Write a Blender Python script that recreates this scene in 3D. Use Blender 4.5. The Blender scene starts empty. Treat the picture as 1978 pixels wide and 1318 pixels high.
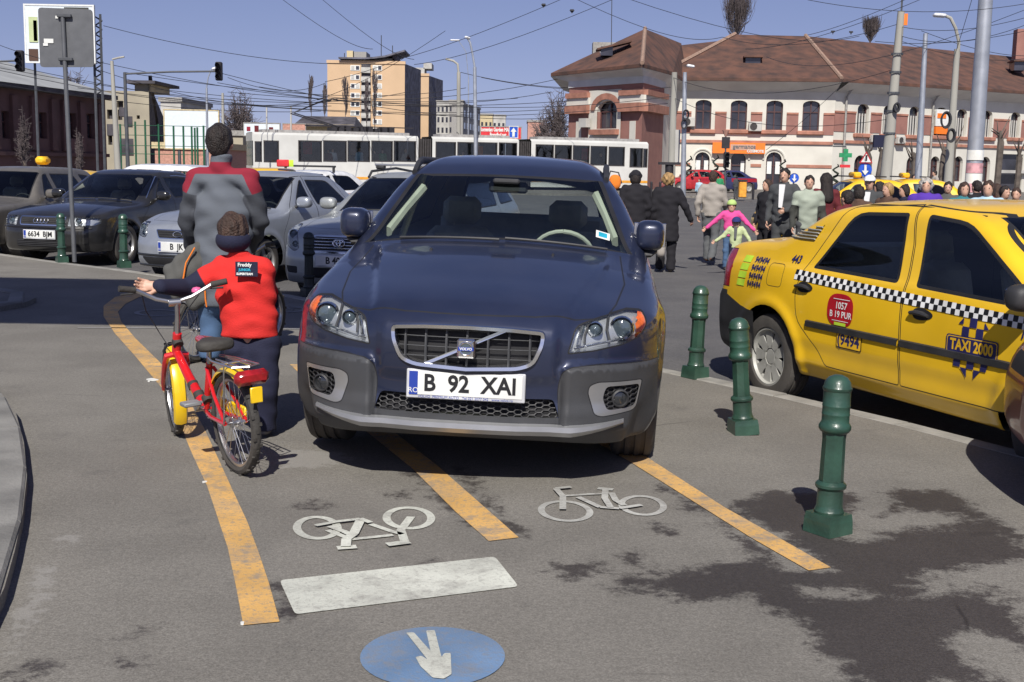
import bpy, bmesh, math, random
import numpy as np
from mathutils import Vector, Matrix
from mathutils.bvhtree import BVHTree
random.seed(7); RNG = np.random.default_rng(7)
scene = bpy.context.scene
COL = scene.collection
rad = math.radians
# ------------------------------------------------------------------ camera
CAM_H = 1.5; FPX = 2350.0; IW, IH = 1978.0, 1318.0
PITCH = math.atan((659 - 318) / FPX); ROLL = .018
_f = Vector((0, math.cos(PITCH), -math.sin(PITCH))); _u = Vector((0, math.sin(PITCH), math.cos(PITCH))); _r = Vector((1, 0, 0))
_r2 = _r * math.cos(ROLL) + _u * math.sin(ROLL); _u2 = _u * math.cos(ROLL) - _r * math.sin(ROLL)
cd = bpy.data.cameras.new('camera'); cam = bpy.data.objects.new('camera', cd); COL.objects.link(cam)
cd.sensor_width = 36; cd.lens = FPX / IW * 36; cd.clip_end = 6000; cd.clip_start = .05
cam.matrix_world = Matrix(((_r2.x, _u2.x, -_f.x, 0), (_r2.y, _u2.y, -_f.y, 0), (_r2.z, _u2.z, -_f.z, CAM_H), (0, 0, 0, 1)))
scene.camera = cam
# ------------------------------------------------------------------ world, sun, exposure
SUN_EL = 44.0; SUN_AZ = 4.0            # shadows run away from the viewer, a touch to the right
w = bpy.data.worlds.new('World'); scene.world = w; w.use_nodes = True
nt = w.node_tree; bg = nt.nodes['Background']
sky = nt.nodes.new('ShaderNodeTexSky'); sky.sky_type = 'NISHITA'; sky.sun_disc = False
sky.sun_elevation = rad(SUN_EL); sky.sun_rotation = rad(180 + SUN_AZ); sky.air_density = 1.0; sky.dust_density = 0.3; sky.ozone_density = 8.0; sky.altitude = 60
_tc = nt.nodes.new('ShaderNodeTexCoord'); _mp = nt.nodes.new('ShaderNodeMapping'); _mp.inputs['Location'].default_value = (0, 0, .075); _mp.inputs['Scale'].default_value = (1, 1, .9)
nt.links.new(_tc.outputs['Generated'], _mp.inputs[0]); nt.links.new(_mp.outputs[0], sky.inputs[0])
_ml = nt.nodes.new('ShaderNodeMix'); _ml.data_type = 'RGBA'; _ml.blend_type = 'MULTIPLY'; _ml.inputs[0].default_value = 1; _ml.inputs[7].default_value = (1.60, 1.06, 1.04, 1)
nt.links.new(sky.outputs[0], _ml.inputs[6]); nt.links.new(_ml.outputs[2], bg.inputs[0]); bg.inputs[1].default_value = .072
sd = bpy.data.lights.new('sun', 'SUN'); so = bpy.data.objects.new('sun', sd); COL.objects.link(so)
sd.energy = 5.0; sd.angle = rad(.5); sd.color = (1, .955, .88)
so.rotation_euler = Vector((math.sin(rad(SUN_AZ)) * math.cos(rad(SUN_EL)), math.cos(rad(SUN_AZ)) * math.cos(rad(SUN_EL)), -math.sin(rad(SUN_EL)))).to_track_quat('-Z', 'Y').to_euler()
scene.view_settings.view_transform = 'Standard'; scene.view_settings.look = 'None'
scene.view_settings.exposure = 0.12; scene.view_settings.gamma = 1; scene.view_settings.use_curve_mapping = False
# ------------------------------------------------------------------ surveying helpers (metres)
def ray(px, py):
    return _f + _r2 * ((px - IW / 2) / FPX) - _u2 * ((py - IH / 2) / FPX)
def G(px, py, z=0.0):
    d = ray(px, py); t = (z - CAM_H) / d.z; return (d.x * t, d.y * t)
def AT(px, py, Y):
    d = ray(px, py); t = Y / d.y; return (d.x * t, Y, CAM_H + d.z * t)
def road_z(x):
    return -.12
# ------------------------------------------------------------------ materials
MATS = {}
def lin(c):
    if isinstance(c, str):
        c = c.lstrip('#'); c = [int(c[i:i + 2], 16) / 255 for i in (0, 2, 4)]
        return tuple(v / 12.92 if v <= .04045 else ((v + .055) / 1.055) ** 2.4 for v in c) + (1,)
    return tuple(c) + (1,) if len(c) == 3 else tuple(c)
def mat(name, col, rough=.6, metal=0, var=.12, scale=6, bump=0, bscale=40, coat=0, back=None, col2=None, spec=.5, dust=0, sss=0, detail=4, thr=None, vert=False):
    """one procedural material: noise-varied colour, roughness and bump"""
    if name in MATS: return MATS[name]
    m = bpy.data.materials.new(name); m.use_nodes = True; N = m.node_tree.nodes; L = m.node_tree.links
    b = N['Principled BSDF']; c = lin(col)
    tc = N.new('ShaderNodeTexCoord'); n = N.new('ShaderNodeTexNoise'); n.inputs['Scale'].default_value = scale; n.inputs['Detail'].default_value = detail
    if vert:
        mp = N.new('ShaderNodeMapping'); mp.inputs['Scale'].default_value = (1, 1, .15); L.new(tc.outputs['Object'], mp.inputs[0]); L.new(mp.outputs[0], n.inputs[0])
    else: L.new(tc.outputs['Object'], n.inputs[0])
    mx = N.new('ShaderNodeMix'); mx.data_type = 'RGBA'
    c2 = lin(col2) if col2 else tuple(min(1, v * (1 + var * 2)) for v in c[:3]) + (1,)
    c1 = c if col2 else tuple(v * (1 - var * 2) for v in c[:3]) + (1,)
    mx.inputs[6].default_value = c1; mx.inputs[7].default_value = c2
    rr = N.new('ShaderNodeMapRange'); lo, hi = thr or (.3, .7)
    rr.inputs[1].default_value = lo; rr.inputs[2].default_value = hi
    L.new(n.outputs[0], rr.inputs[0]); L.new(rr.outputs[0], mx.inputs[0]); out = mx.outputs[2]
    if dust:
        g = N.new('ShaderNodeNewGeometry'); sp = N.new('ShaderNodeSeparateXYZ'); L.new(g.outputs['Normal'], sp.inputs[0])
        n2 = N.new('ShaderNodeTexNoise'); n2.inputs['Scale'].default_value = 3; n2.inputs['Detail'].default_value = 8; L.new(tc.outputs['Object'], n2.inputs[0])
        mr = N.new('ShaderNodeMapRange'); mr.inputs[1].default_value = .35; mr.inputs[2].default_value = .75; mr.inputs[3].default_value = dust * .3; mr.inputs[4].default_value = dust; L.new(n2.outputs[0], mr.inputs[0])
        md = N.new('ShaderNodeMix'); md.data_type = 'RGBA'; L.new(mr.outputs[0], md.inputs[0]); L.new(out, md.inputs[6]); md.inputs[7].default_value = (.16, .14, .115, 1); out = md.outputs[2]
    if back:
        g2 = N.new('ShaderNodeNewGeometry'); mb = N.new('ShaderNodeMix'); mb.data_type = 'RGBA'; L.new(g2.outputs['Backfacing'], mb.inputs[0]); L.new(out, mb.inputs[6]); mb.inputs[7].default_value = lin(back); out = mb.outputs[2]
        ms = N.new('ShaderNodeMath'); ms.operation = 'SUBTRACT'; ms.inputs[0].default_value = 1; L.new(g2.outputs['Backfacing'], ms.inputs[1])
        mc = N.new('ShaderNodeMath'); mc.operation = 'MULTIPLY'; mc.inputs[1].default_value = coat; L.new(ms.outputs[0], mc.inputs[0]); L.new(mc.outputs[0], b.inputs['Coat Weight'])
        mm = N.new('ShaderNodeMath'); mm.operation = 'MULTIPLY'; mm.inputs[1].default_value = metal; L.new(ms.outputs[0], mm.inputs[0]); L.new(mm.outputs[0], b.inputs['Metallic'])
    else:
        b.inputs['Coat Weight'].default_value = coat; b.inputs['Metallic'].default_value = metal
    L.new(out, b.inputs['Base Color'])
    rm = N.new('ShaderNodeMapRange'); rm.inputs[3].default_value = rough * .85; rm.inputs[4].default_value = min(1, rough * 1.15); L.new(n.outputs[0], rm.inputs[0]); L.new(rm.outputs[0], b.inputs['Roughness'])
    b.inputs['Coat Roughness'].default_value = .06; b.inputs['Specular IOR Level'].default_value = spec
    if sss: b.inputs['Subsurface Weight'].default_value = sss; b.inputs['Subsurface Radius'].default_value = (.02, .008, .005)
    if bump:
        nb = N.new('ShaderNodeTexNoise'); nb.inputs['Scale'].default_value = bscale; nb.inputs['Detail'].default_value = 5; L.new(tc.outputs['Object'], nb.inputs[0])
        bp = N.new('ShaderNodeBump'); bp.inputs['Strength'].default_value = bump; bp.inputs['Distance'].default_value = .02; L.new(nb.outputs[0], bp.inputs['Height']); L.new(bp.outputs[0], b.inputs['Normal'])
    MATS[name] = m; return m
def glass(name, tint=(.5, .58, .55), rough=.02, ior=1.5, gloss=1.0):
    if name in MATS: return MATS[name]
    m = bpy.data.materials.new(name); m.use_nodes = True; N = m.node_tree.nodes; L = m.node_tree.links; N.clear()
    o = N.new('ShaderNodeOutputMaterial'); t = N.new('ShaderNodeBsdfTransparent'); t.inputs[0].default_value = tuple(tint) + (1,)
    g = N.new('ShaderNodeBsdfGlossy'); g.inputs['Roughness'].default_value = rough; g.inputs[0].default_value = (gloss, gloss, gloss, 1)
    f = N.new('ShaderNodeFresnel'); f.inputs[0].default_value = ior; x = N.new('ShaderNodeMixShader')
    n = N.new('ShaderNodeTexNoise'); n.inputs['Scale'].default_value = 3; tc = N.new('ShaderNodeTexCoord'); L.new(tc.outputs['Object'], n.inputs[0])
    a = N.new('ShaderNodeMath'); a.operation = 'MULTIPLY_ADD'; a.inputs[1].default_value = .02; L.new(n.outputs[0], a.inputs[0]); L.new(f.outputs[0], a.inputs[2])
    L.new(a.outputs[0], x.inputs[0]); L.new(t.outputs[0], x.inputs[1]); L.new(g.outputs[0], x.inputs[2]); L.new(x.outputs[0], o.inputs[0])
    MATS[name] = m; return m
# ------------------------------------------------------------------ objects
def props(o, label=None, cat=None, group=None, kind=None):
    if label: o['label'] = label
    if cat: o['category'] = cat
    if group: o['group'] = group
    if kind: o['kind'] = kind
    return o
def thing(name, label, cat, loc=(0, 0, 0), rot=0, group=None, parent=None):
    o = bpy.data.objects.new(name, None); COL.objects.link(o); o.empty_display_size = .2
    o.location = loc; o.rotation_euler = (0, 0, rot) if not hasattr(rot, '__len__') else rot
    return props(o, label, cat, group)
def link_mesh(name, me, mats, parent=None, smooth=True):
    if me.polygons and smooth: me.polygons.foreach_set('use_smooth', [True] * len(me.polygons))
    for m in (mats if isinstance(mats, (list, tuple)) else [mats]): me.materials.append(m)
    o = bpy.data.objects.new(name, me); COL.objects.link(o)
    if parent: o.parent = parent
    return o
def raw(name, v, f, m, parent=None, smooth=False, angle=None):
    me = bpy.data.meshes.new(name); me.from_pydata([tuple(p) for p in v], [], [tuple(q) for q in f]); me.update()
    o = link_mesh(name, me, m, parent, smooth)
    if smooth and angle: sharp(me, angle)
    return o
def sharp(me, angle=35):
    bm = bmesh.new(); bm.from_mesh(me)
    for e in bm.edges:
        if len(e.link_faces) == 2 and e.calc_face_angle(0) > rad(angle): e.smooth = False
    bm.to_mesh(me); bm.free()
def copy_tree(root, loc=None, rot=None, label=None):
    c = root.copy(); COL.objects.link(c)
    if loc is not None: c.location = loc
    if rot is not None: c.rotation_euler = (0, 0, rot) if not hasattr(rot, '__len__') else rot
    if label: c['label'] = label
    def rec(a, b):
        for ch in [k for k in a.children if k is not c]:
            d = ch.copy(); COL.objects.link(d); d.parent = b; rec(ch, d)
    rec(root, c); return c
class MB:
    """collects primitives into one mesh"""
    def __init__(s): s.v = []; s.f = []
    def add(s, v, f):
        n = len(s.v); s.v += [tuple(p) for p in v]; s.f += [tuple(i + n for i in q) for q in f]; return s
    def box(s, c, d, rz=0, bev=0, M=None):
        x, y, z = d[0] / 2, d[1] / 2, d[2] / 2; vs = []
        if bev:
            b = min(bev, x * .9, y * .9, z * .9)
            for sx, sy, sz in [(a, b_, c_) for a in (-1, 1) for b_ in (-1, 1) for c_ in (-1, 1)]:
                vs += [(sx * (x - b), sy * (y - b), sz * z), (sx * (x - b), sy * y, sz * (z - b)), (sx * x, sy * (y - b), sz * (z - b))]
            hull = bmesh.new(); [hull.verts.new(p) for p in vs]; r = bmesh.ops.convex_hull(hull, input=hull.verts)
            bmesh.ops.dissolve_limit(hull, angle_limit=.01, verts=hull.verts, edges=hull.edges)
            hull.verts.index_update(); fs = [[q.index for q in fc.verts] for fc in hull.faces]; vs = [q.co.copy() for q in hull.verts]; hull.free()
        else:
            vs = [Vector((a, b_, c_)) for a in (-x, x) for b_ in (-y, y) for c_ in (-z, z)]
            fs = [(0, 1, 3, 2), (4, 6, 7, 5), (0, 4, 5, 1), (2, 3, 7, 6), (0, 2, 6, 4), (1, 5, 7, 3)]
        R = M if M else Matrix.Rotation(rz, 4, 'Z'); C = Vector(c)
        return s.add([R @ Vector(p) + C for p in vs], fs)
    def tube(s, pts, r, n=8, cap=True, flat=None):
        P = [Vector(p) for p in pts]; rs = r if hasattr(r, '__len__') else [r] * len(P); vs = []; fs = []; up = None
        for i, p in enumerate(P):
            t = (P[min(i + 1, len(P) - 1)] - P[max(i - 1, 0)]).normalized()
            if up is None: up = t.orthogonal().normalized() if abs(t.z) > .95 else Vector((0, 0, 1))
            a = t.cross(up); a = a.normalized() if a.length > 1e-5 else t.orthogonal().normalized(); b = a.cross(t).normalized(); up = b
            for k in range(n):
                q = 2 * math.pi * k / n; vs.append(p + (a * math.cos(q) + b * math.sin(q) * (flat or 1)) * rs[i])
        for i in range(len(P) - 1):
            for k in range(n): fs.append((i * n + k, i * n + (k + 1) % n, (i + 1) * n + (k + 1) % n, (i + 1) * n + k))
        if cap: fs += [tuple(range(n))[::-1], tuple((len(P) - 1) * n + k for k in range(n))]
        return s.add(vs, fs)
    def lathe(s, prof, n=24, M=None, a0=0, a1=2 * math.pi):
        full = abs(a1 - a0 - 2 * math.pi) < 1e-6; m = n if full else n + 1; vs = []; fs = []
        for k in range(m):
            q = a0 + (a1 - a0) * k / n
            for r, z in prof: vs.append(Vector((r * math.cos(q), r * math.sin(q), z)))
        L = len(prof)
        for k in range(n):
            for j in range(L - 1):
                a = k * L + j; b = ((k + 1) % m) * L + j
                q = (a, b, b + 1, a + 1)
                if prof[j][0] < 1e-6: q = (a, b + 1, a + 1)
                elif prof[j + 1][0] < 1e-6: q = (a, b, a + 1)
                fs.append(q)
        if M: vs = [M @ p for p in vs]
        return s.add(vs, fs)
    def prism(s, poly, d, M=None, z0=0):
        """poly in xy, extruded from z0 by d"""
        n = len(poly); vs = [Vector((p[0], p[1], z0)) for p in poly] + [Vector((p[0], p[1], z0 + d)) for p in poly]
        fs = [tuple(range(n))[::-1], tuple(range(n, 2 * n))] + [(i, (i + 1) % n, n + (i + 1) % n, n + i) for i in range(n)]
        if M: vs = [M @ p for p in vs]
        return s.add(vs, fs)
    def build(s, name, m, parent=None, smooth=False, angle=40):
        return raw(name, s.v, s.f, m, parent, smooth, angle if smooth else None)
AXX = Matrix.Rotation(rad(90), 4, 'X')       # z-axis -> -y ; used to stand profiles up
def standup(loc=(0, 0, 0)): return Matrix.Translation(loc) @ Matrix.Rotation(rad(90), 4, 'X')
def rpoly(pts, r, n=3):
    """round the corners of a polygon"""
    out = []; N = len(pts); rr = r if hasattr(r, '__len__') else [r] * N
    for i in range(N):
        p, a, b = Vector(pts[i]), Vector(pts[i - 1]), Vector(pts[(i + 1) % N]); R = rr[i]
        if R <= 0: out.append(tuple(p)); continue
        d1 = (a - p); d2 = (b - p); q = min(R, d1.length * .45, d2.length * .45); s0 = p + d1.normalized() * q; s1 = p + d2.normalized() * q
        for k in range(n + 1):
            t = k / n; out.append(tuple(s0 * (1 - t) ** 2 + p * 2 * t * (1 - t) + s1 * t * t))
    return out
def inset(poly, d):
    n = len(poly); ar = sum(poly[i - 1][0] * poly[i][1] - poly[i][0] * poly[i - 1][1] for i in range(n)); sg = 1 if ar > 0 else -1; out = []
    for i in range(n):
        a, p, b = Vector(poly[i - 1]), Vector(poly[i]), Vector(poly[(i + 1) % n]); t = (b - a)
        if t.length < 1e-9: out.append(tuple(p)); continue
        t.normalize(); out.append(tuple(p + Vector((-t.y, t.x)) * d * sg))
    return out
def text_mesh(s, size=1, ax='CENTER', bold=0, shear=0, sx=1):
    c = bpy.data.curves.new('t', 'FONT'); c.body = s; c.size = size; c.align_x = ax; c.align_y = 'CENTER'; c.offset = bold; c.shear = shear; c.resolution_u = 3
    o = bpy.data.objects.new('t', c); COL.objects.link(o); bpy.context.view_layer.update()
    me = bpy.data.meshes.new_from_object(o.evaluated_get(bpy.context.evaluated_depsgraph_get())); bpy.data.objects.remove(o); bpy.data.curves.remove(c)
    v = [(p.co.x * sx, p.co.y, 0) for p in me.vertices]; f = [tuple(q.vertices) for q in me.polygons]; bpy.data.meshes.remove(me); return v, f
# ------------------------------------------------------------------ implicit surfaces
def surfnet(f, lo, hi, h, it=2):
    n = [int(math.ceil((hi[i] - lo[i]) / h)) + 1 for i in range(3)]
    ax = [lo[i] + h * np.arange(n[i]) for i in range(3)]; X, Y, Z = np.meshgrid(*ax, indexing='ij'); V = f(X, Y, Z)
    I = V < 0; c = I[:-1, :-1, :-1].astype(np.int8)
    offs = [(a, b, d) for a in (0, 1) for b in (0, 1) for d in (0, 1)]
    tot = sum(I[a:n[0] - 1 + a, b:n[1] - 1 + b, d:n[2] - 1 + d].astype(np.int8) for a, b, d in offs)
    act = np.argwhere((tot > 0) & (tot < 8)); idx = -np.ones(tot.shape, np.int64); idx[tuple(act.T)] = np.arange(len(act))
    acc = np.zeros((len(act), 3)); cnt = np.zeros(len(act))
    for a in offs:
        for k in range(3):
            if a[k]: continue
            b = list(a); b[k] = 1
            va = V[act[:, 0] + a[0], act[:, 1] + a[1], act[:, 2] + a[2]]; vb = V[act[:, 0] + b[0], act[:, 1] + b[1], act[:, 2] + b[2]]
            m = (va < 0) != (vb < 0); t = np.where(m, va / np.where(m, va - vb, 1), 0)
            p = np.tile(np.array(a, float), (len(act), 1)); p[:, k] += t; acc += p * m[:, None]; cnt += m
    P = (act + acc / cnt[:, None]) * h + np.array(lo)
    F = []
    for k in range(3):
        a1, a2 = (k + 1) % 3, (k + 2) % 3; s0 = [slice(None)] * 3; s1 = [slice(None)] * 3; s0[k] = slice(0, -1); s1[k] = slice(1, None)
        A, B = I[tuple(s0)], I[tuple(s1)]; e = np.argwhere(A != B); ok = (e[:, a1] > 0) & (e[:, a2] > 0) & (e[:, a1] < n[a1] - 1) & (e[:, a2] < n[a2] - 1); e = e[ok]
        sgn = A[tuple(e.T)]; q = []
        for d1, d2 in ((-1, -1), (0, -1), (0, 0), (-1, 0)):
            g = e.copy(); g[:, a1] += d1; g[:, a2] += d2; q.append(idx[tuple(g.T)])
        q = np.stack(q, 1); q[~sgn] = q[~sgn][:, ::-1]; F.append(q)
    F = np.concatenate(F); P = project(f, P, it, h); return P, F
def grad(f, P, e=1e-3):
    x, y, z = P.T; g = np.stack([f(x + e, y, z) - f(x - e, y, z), f(x, y + e, z) - f(x, y - e, z), f(x, y, z + e) - f(x, y, z - e)], 1) / (2 * e); return g
def project(f, P, it, h):
    for _ in range(it):
        v = f(*P.T); g = grad(f, P); d = g * (v / np.maximum((g ** 2).sum(1), .05))[:, None]
        l = np.linalg.norm(d, axis=1); d *= np.minimum(1, h * .7 / np.maximum(l, 1e-9))[:, None]; P = P - d
    return P
def net_obj(name, f, lo, hi, h, m, parent=None, it=2, pick=None):
    P, F = surfnet(f, lo, hi, h, it); me = bpy.data.meshes.new(name)
    me.vertices.add(len(P)); me.vertices.foreach_set('co', P.astype(np.float32).ravel()); me.loops.add(F.size); me.loops.foreach_set('vertex_index', F.astype(np.int32).ravel())
    me.polygons.add(len(F)); me.polygons.foreach_set('loop_start', np.arange(0, F.size, 4, dtype=np.int32)); me.update(calc_edges=True); me.validate()
    ms = m if isinstance(m, (list, tuple)) else [m]
    o = link_mesh(name, me, ms, parent)
    if pick is not None and len(me.polygons) == len(F):
        me.polygons.foreach_set('material_index', pick(P[F].mean(1)).astype(np.int32))
    return o
def smax(a, b, k):
    h = np.maximum(k - np.abs(a - b), 0) / k; return np.maximum(a, b) + h * h * k * .25
def smin(a, b, k): return -smax(-a, -b, k)
def pchip(pts, N=600):
    x = np.array([p[0] for p in pts], float); y = np.array([p[1] for p in pts], float); h = np.diff(x); d = np.diff(y) / h; m = np.zeros(len(x))
    for i in range(1, len(x) - 1):
        if d[i - 1] * d[i] > 0: w1 = 2 * h[i] + h[i - 1]; w2 = h[i] + 2 * h[i - 1]; m[i] = (w1 + w2) / (w1 / d[i - 1] + w2 / d[i])
    m[0], m[-1] = d[0], d[-1]; q = np.linspace(x[0], x[-1], N); j = np.clip(np.searchsorted(x, q) - 1, 0, len(h) - 1); t = (q - x[j]) / h[j]
    v = y[j] * (2 * t ** 3 - 3 * t ** 2 + 1) + m[j] * h[j] * (t ** 3 - 2 * t ** 2 + t) + y[j + 1] * (3 * t ** 2 - 2 * t ** 3) + m[j + 1] * h[j] * (t ** 3 - t ** 2)
    kern = np.ones(9) / 9; vs = np.convolve(np.pad(v, 4, 'edge'), kern, 'valid'); vs[:2] = v[:2]; vs[-2:] = v[-2:]
    return lambda a: np.interp(a, q, vs)
# ================================================================== CARS (shape from implicit curves, panels cut out of it)
def inpoly(u, v, poly):
    c = False; j = len(poly) - 1
    for i in range(len(poly)):
        a, b = poly[i], poly[j]
        if (a[1] > v) != (b[1] > v) and u < (b[0] - a[0]) * (v - a[1]) / (b[1] - a[1]) + a[0]: c = not c
        j = i
    return c
AXES = {'side': (0, 2), 'top': (0, 1), 'front': (1, 2), 'rear': (1, 2)}
def cut(c, poly, view, cond, code):
    """split the shell's faces along a polygon seen from one side and mark what lies inside it"""
    a, b = AXES[view]; us = [p[0] for p in poly]; vs = [p[1] for p in poly]; n = len(poly); mg = .04
    C = c.cen; m = (C[:, a] > min(us) - mg) & (C[:, a] < max(us) + mg) & (C[:, b] > min(vs) - mg) & (C[:, b] < max(vs) + mg)
    E = [(poly[i], poly[(i + 1) % n]) for i in range(n)]; eb = [(min(p[0], q[0]), max(p[0], q[0]), min(p[1], q[1]), max(p[1], q[1])) for p, q in E]
    newf, newc, newcode = [], [], []
    for i in np.nonzero(m)[0]:
        ce = C[i]
        if c.code[i] == -99 or not cond(Vector(ce)): continue
        f = c.faces[i]; fu = [p[a] for p in f]; fv = [p[b] for p in f]; u0, u1, v0, v1 = min(fu), max(fu), min(fv), max(fv)
        near = [k for k in range(n) if eb[k][0] <= u1 and eb[k][1] >= u0 and eb[k][2] <= v1 and eb[k][3] >= v0]
        if not near:
            if inpoly(ce[a], ce[b], poly): c.code[i] = code
            continue
        pieces = [f]
        for k in near:
            p, q = E[k]; du, dv = q[0] - p[0], q[1] - p[1]; L = math.hypot(du, dv)
            if L < 1e-7: continue
            nu, nv = -dv / L, du / L; nxt = []
            for pc in pieces:
                d = [(x[a] - p[0]) * nu + (x[b] - p[1]) * nv for x in pc]
                if max(d) < 1e-6 or min(d) > -1e-6: nxt.append(pc); continue
                A, B = [], []
                for j in range(len(pc)):
                    x, y = pc[j], pc[(j + 1) % len(pc)]; dx, dy = d[j], d[(j + 1) % len(pc)]
                    if dx >= 0: A.append(x)
                    if dx <= 0: B.append(x)
                    if (dx > 0 > dy) or (dx < 0 < dy):
                        t = dx / (dx - dy); z = tuple(x[h] + (y[h] - x[h]) * t for h in range(3)); A.append(z); B.append(z)
                if len(A) > 2: nxt.append(A)
                if len(B) > 2: nxt.append(B)
            pieces = nxt
        old = c.code[i]; c.code[i] = -99
        for pc in pieces:
            mc = [sum(x[h] for x in pc) / len(pc) for h in range(3)]
            newf.append(pc); newc.append(mc); newcode.append(code if inpoly(mc[a], mc[b], poly) else old)
    if newf:
        c.faces += newf; c.cen = np.concatenate([c.cen, np.array(newc)]); c.code = np.concatenate([c.code, np.array(newcode)])
class Car:
    def __init__(s, P, name, label, group=None):
        s.P = P; s.root = thing(name, label, P.get('cat', 'car'), group=group); D = P
        top = pchip(D['top']); eps = .02; W = pchip(D['W']); S = pchip(D['S']); XF = pchip(D['front']); XR = pchip(D['rear']); PF = pchip(D['pf']); PR = pchip(D['pr'])
        ZB = pchip(D['bot']) if hasattr(D['bot'], '__len__') else (lambda x: x * 0 + D['bot'])
        cw, cr, crown, bs = D.get('cw', .18), D.get('cr', .15), D.get('crown', .07), D.get('bs', 0); k = D.get('k', .05); wx = D['wx']; R = D['R']; Ra = D['Ra']; fl = D.get('flare', .012)
        extra = D.get('extra')
        def f(x, y, z):
            ay = np.abs(y); q = np.clip((x + .8) / 1.2, 0, 1); q = q * q * (3 - 2 * q); xx = x + ay * ay * (cw * q - cr * (1 - q))
            T = top(xx); sl = (top(xx + eps) - top(xx - eps)) / (2 * eps)
            t = (z - T + crown * ay * ay) / np.sqrt(1 + sl * sl)
            wd = W(x) + S(z - bs * x)
            for xw in wx:
                r = np.hypot(x - xw, z - R); wd = wd + fl * np.exp(-((r - Ra - .02) / .05) ** 2)
            if extra: t, wd = extra(x, ay, z, t, wd)
            xf_ = XF(z) - PF(ay)
            if 'fx' in D: xf_ = xf_ + D['fx'](x, ay, z); wd = wd - D['low'](x, ay, z)
            d = smax(t, ay - wd, D.get('ks', .07)); d = smax(d, x - xf_, k); d = smax(d, (XR(z) + PR(ay)) - x, k); return smax(d, ZB(x) - z, .04)
        s.f = f; h = D.get('h', .04); mx = max(p[1] for p in D['W']) + .08
        P_, F_ = surfnet(f, (min(p[1] for p in D['rear']) - .06, -mx, -.02 + min(.15, .15)), (max(p[1] for p in D['front']) + .06, mx, max(p[1] for p in D['top']) + .06), h, 3)
        s.bvh = BVHTree.FromPolygons([tuple(p) for p in P_], [tuple(q) for q in F_]); s.codes = {}; s.n = 0
        s.faces = [[tuple(P_[i]) for i in q] for q in F_]; s.cen = P_[F_].mean(1); s.code = np.zeros(len(F_), int)
        for xw in wx:
            C = [(xw + Ra * math.cos(a), max(.0, R + Ra * math.sin(a))) for a in [2 * math.pi * i / 36 for i in range(36)]]
            for sg in (1, -1): cut(s, C, 'side', (lambda c, sg=sg: c.y * sg > .4), -9)
    def region(s, name, poly, view, m, cond=None, seam=0, ring=0, ringmat=None, sides=(1,), label=None):
        """cut a panel out of the shell, with an optional gap or trim ring round it"""
        for sg in sides:
            cc = cond or (lambda c: True)
            if view == 'side': c2 = lambda c, sg=sg: c.y * sg > .35 and cc(c); pl = poly
            elif view in ('front', 'rear'): c2 = lambda c: (c.x > 0) == (view == 'front') and cc(c); pl = [(u * sg, v) for u, v in poly]
            else: c2 = cc; pl = [(u, v * sg) for u, v in poly]
            rw = seam or ring
            if not hasattr(s, 'outl'): s.outl = {}
            s.outl[name] = inset(poly, rw) if rw else poly
            if rw:
                key = ('trim', ringmat or 'black_gap'); s.codes.setdefault(key, -(20 + len(s.codes))); cut(s, pl, view, c2, s.codes[key]); pl = inset(pl, rw)
            s.n += 1; s.codes[(name, s.n)] = (s.n, m, label); cut(s, pl, view, c2, s.n)
    def finish(s, paint, name='body'):
        by = {}
        for f, k in zip(s.faces, s.code):
            if k > -9 or k < -19 and k != -99: by.setdefault(int(k), []).append(f)
        s.objs = {}
        def mk(name, groups, mats):
            vid = {}; vs = []; fs = []; mi = []
            for k, fl in enumerate(groups):
                for f in fl:
                    q = []
                    for v in f:
                        kk = (round(v[0], 4), round(v[1], 4), round(v[2], 4))
                        if kk not in vid: vid[kk] = len(vs); vs.append(v)
                        if not q or q[-1] != vid[kk]: q.append(vid[kk])
                    if len(q) > 1 and q[0] == q[-1]: q.pop()
                    if len(set(q)) == len(q) > 2: fs.append(q); mi.append(k)
            if not fs: return None
            me = bpy.data.meshes.new(name); me.from_pydata([tuple(v) for v in vs], [], fs); o = link_mesh(name, me, mats, s.root); me.polygons.foreach_set('material_index', mi); me.update()
            g = grad(s.f, np.array([tuple(v) for v in vs]), 2e-3); g /= np.maximum(np.linalg.norm(g, axis=1), 1e-6)[:, None]; me.normals_split_custom_set_from_vertices(g.tolist()); return o
        tr = [(k, c) for k, c in s.codes.items() if k[0] == 'trim']
        s.objs['body'] = mk(name, [by.get(0, [])] + [by.get(c, []) for k, c in tr], [paint] + [MATS[k[1]] for k, c in tr])
        for k, c in s.codes.items():
            if k[0] == 'trim': continue
            o = mk(k[0], [by.get(c[0], [])], [c[1]])
            if o:
                if c[2]: o['label'] = c[2]
                s.objs.setdefault(k[0], []).append(o)
        s.faces = s.cen = s.code = None
    def hit(s, p, view):
        if view == 'front': o, d = Vector((4, p[0], p[1])), Vector((-1, 0, 0))
        elif view == 'rear': o, d = Vector((-4, p[0], p[1])), Vector((1, 0, 0))
        elif view == 'right': o, d = Vector((p[0], -3, p[1])), Vector((0, 1, 0))
        elif view == 'left': o, d = Vector((p[0], 3, p[1])), Vector((0, -1, 0))
        else: o, d = Vector((p[0], p[1], 4)), Vector((0, 0, -1))
        loc, no, _, _ = s.bvh.ray_cast(o, d)
        if loc is None: return Vector((0, 0, 0)), Vector((0, 0, 1))
        return loc, no
    def drape(s, pts, view, off=.004):
        out = []
        for p in pts: l, n = s.hit(p, view); out.append(l + n * off)
        return out
    def decal(s, name, v, f, m, at, view='right', off=.004, parent=None):
        vs = []
        for p in v: l, n = s.hit((at[0] + p[0], at[1] + p[1]), view); vs.append(l + n * off)
        return raw(name, vs, f, m, parent or s.root)
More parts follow.
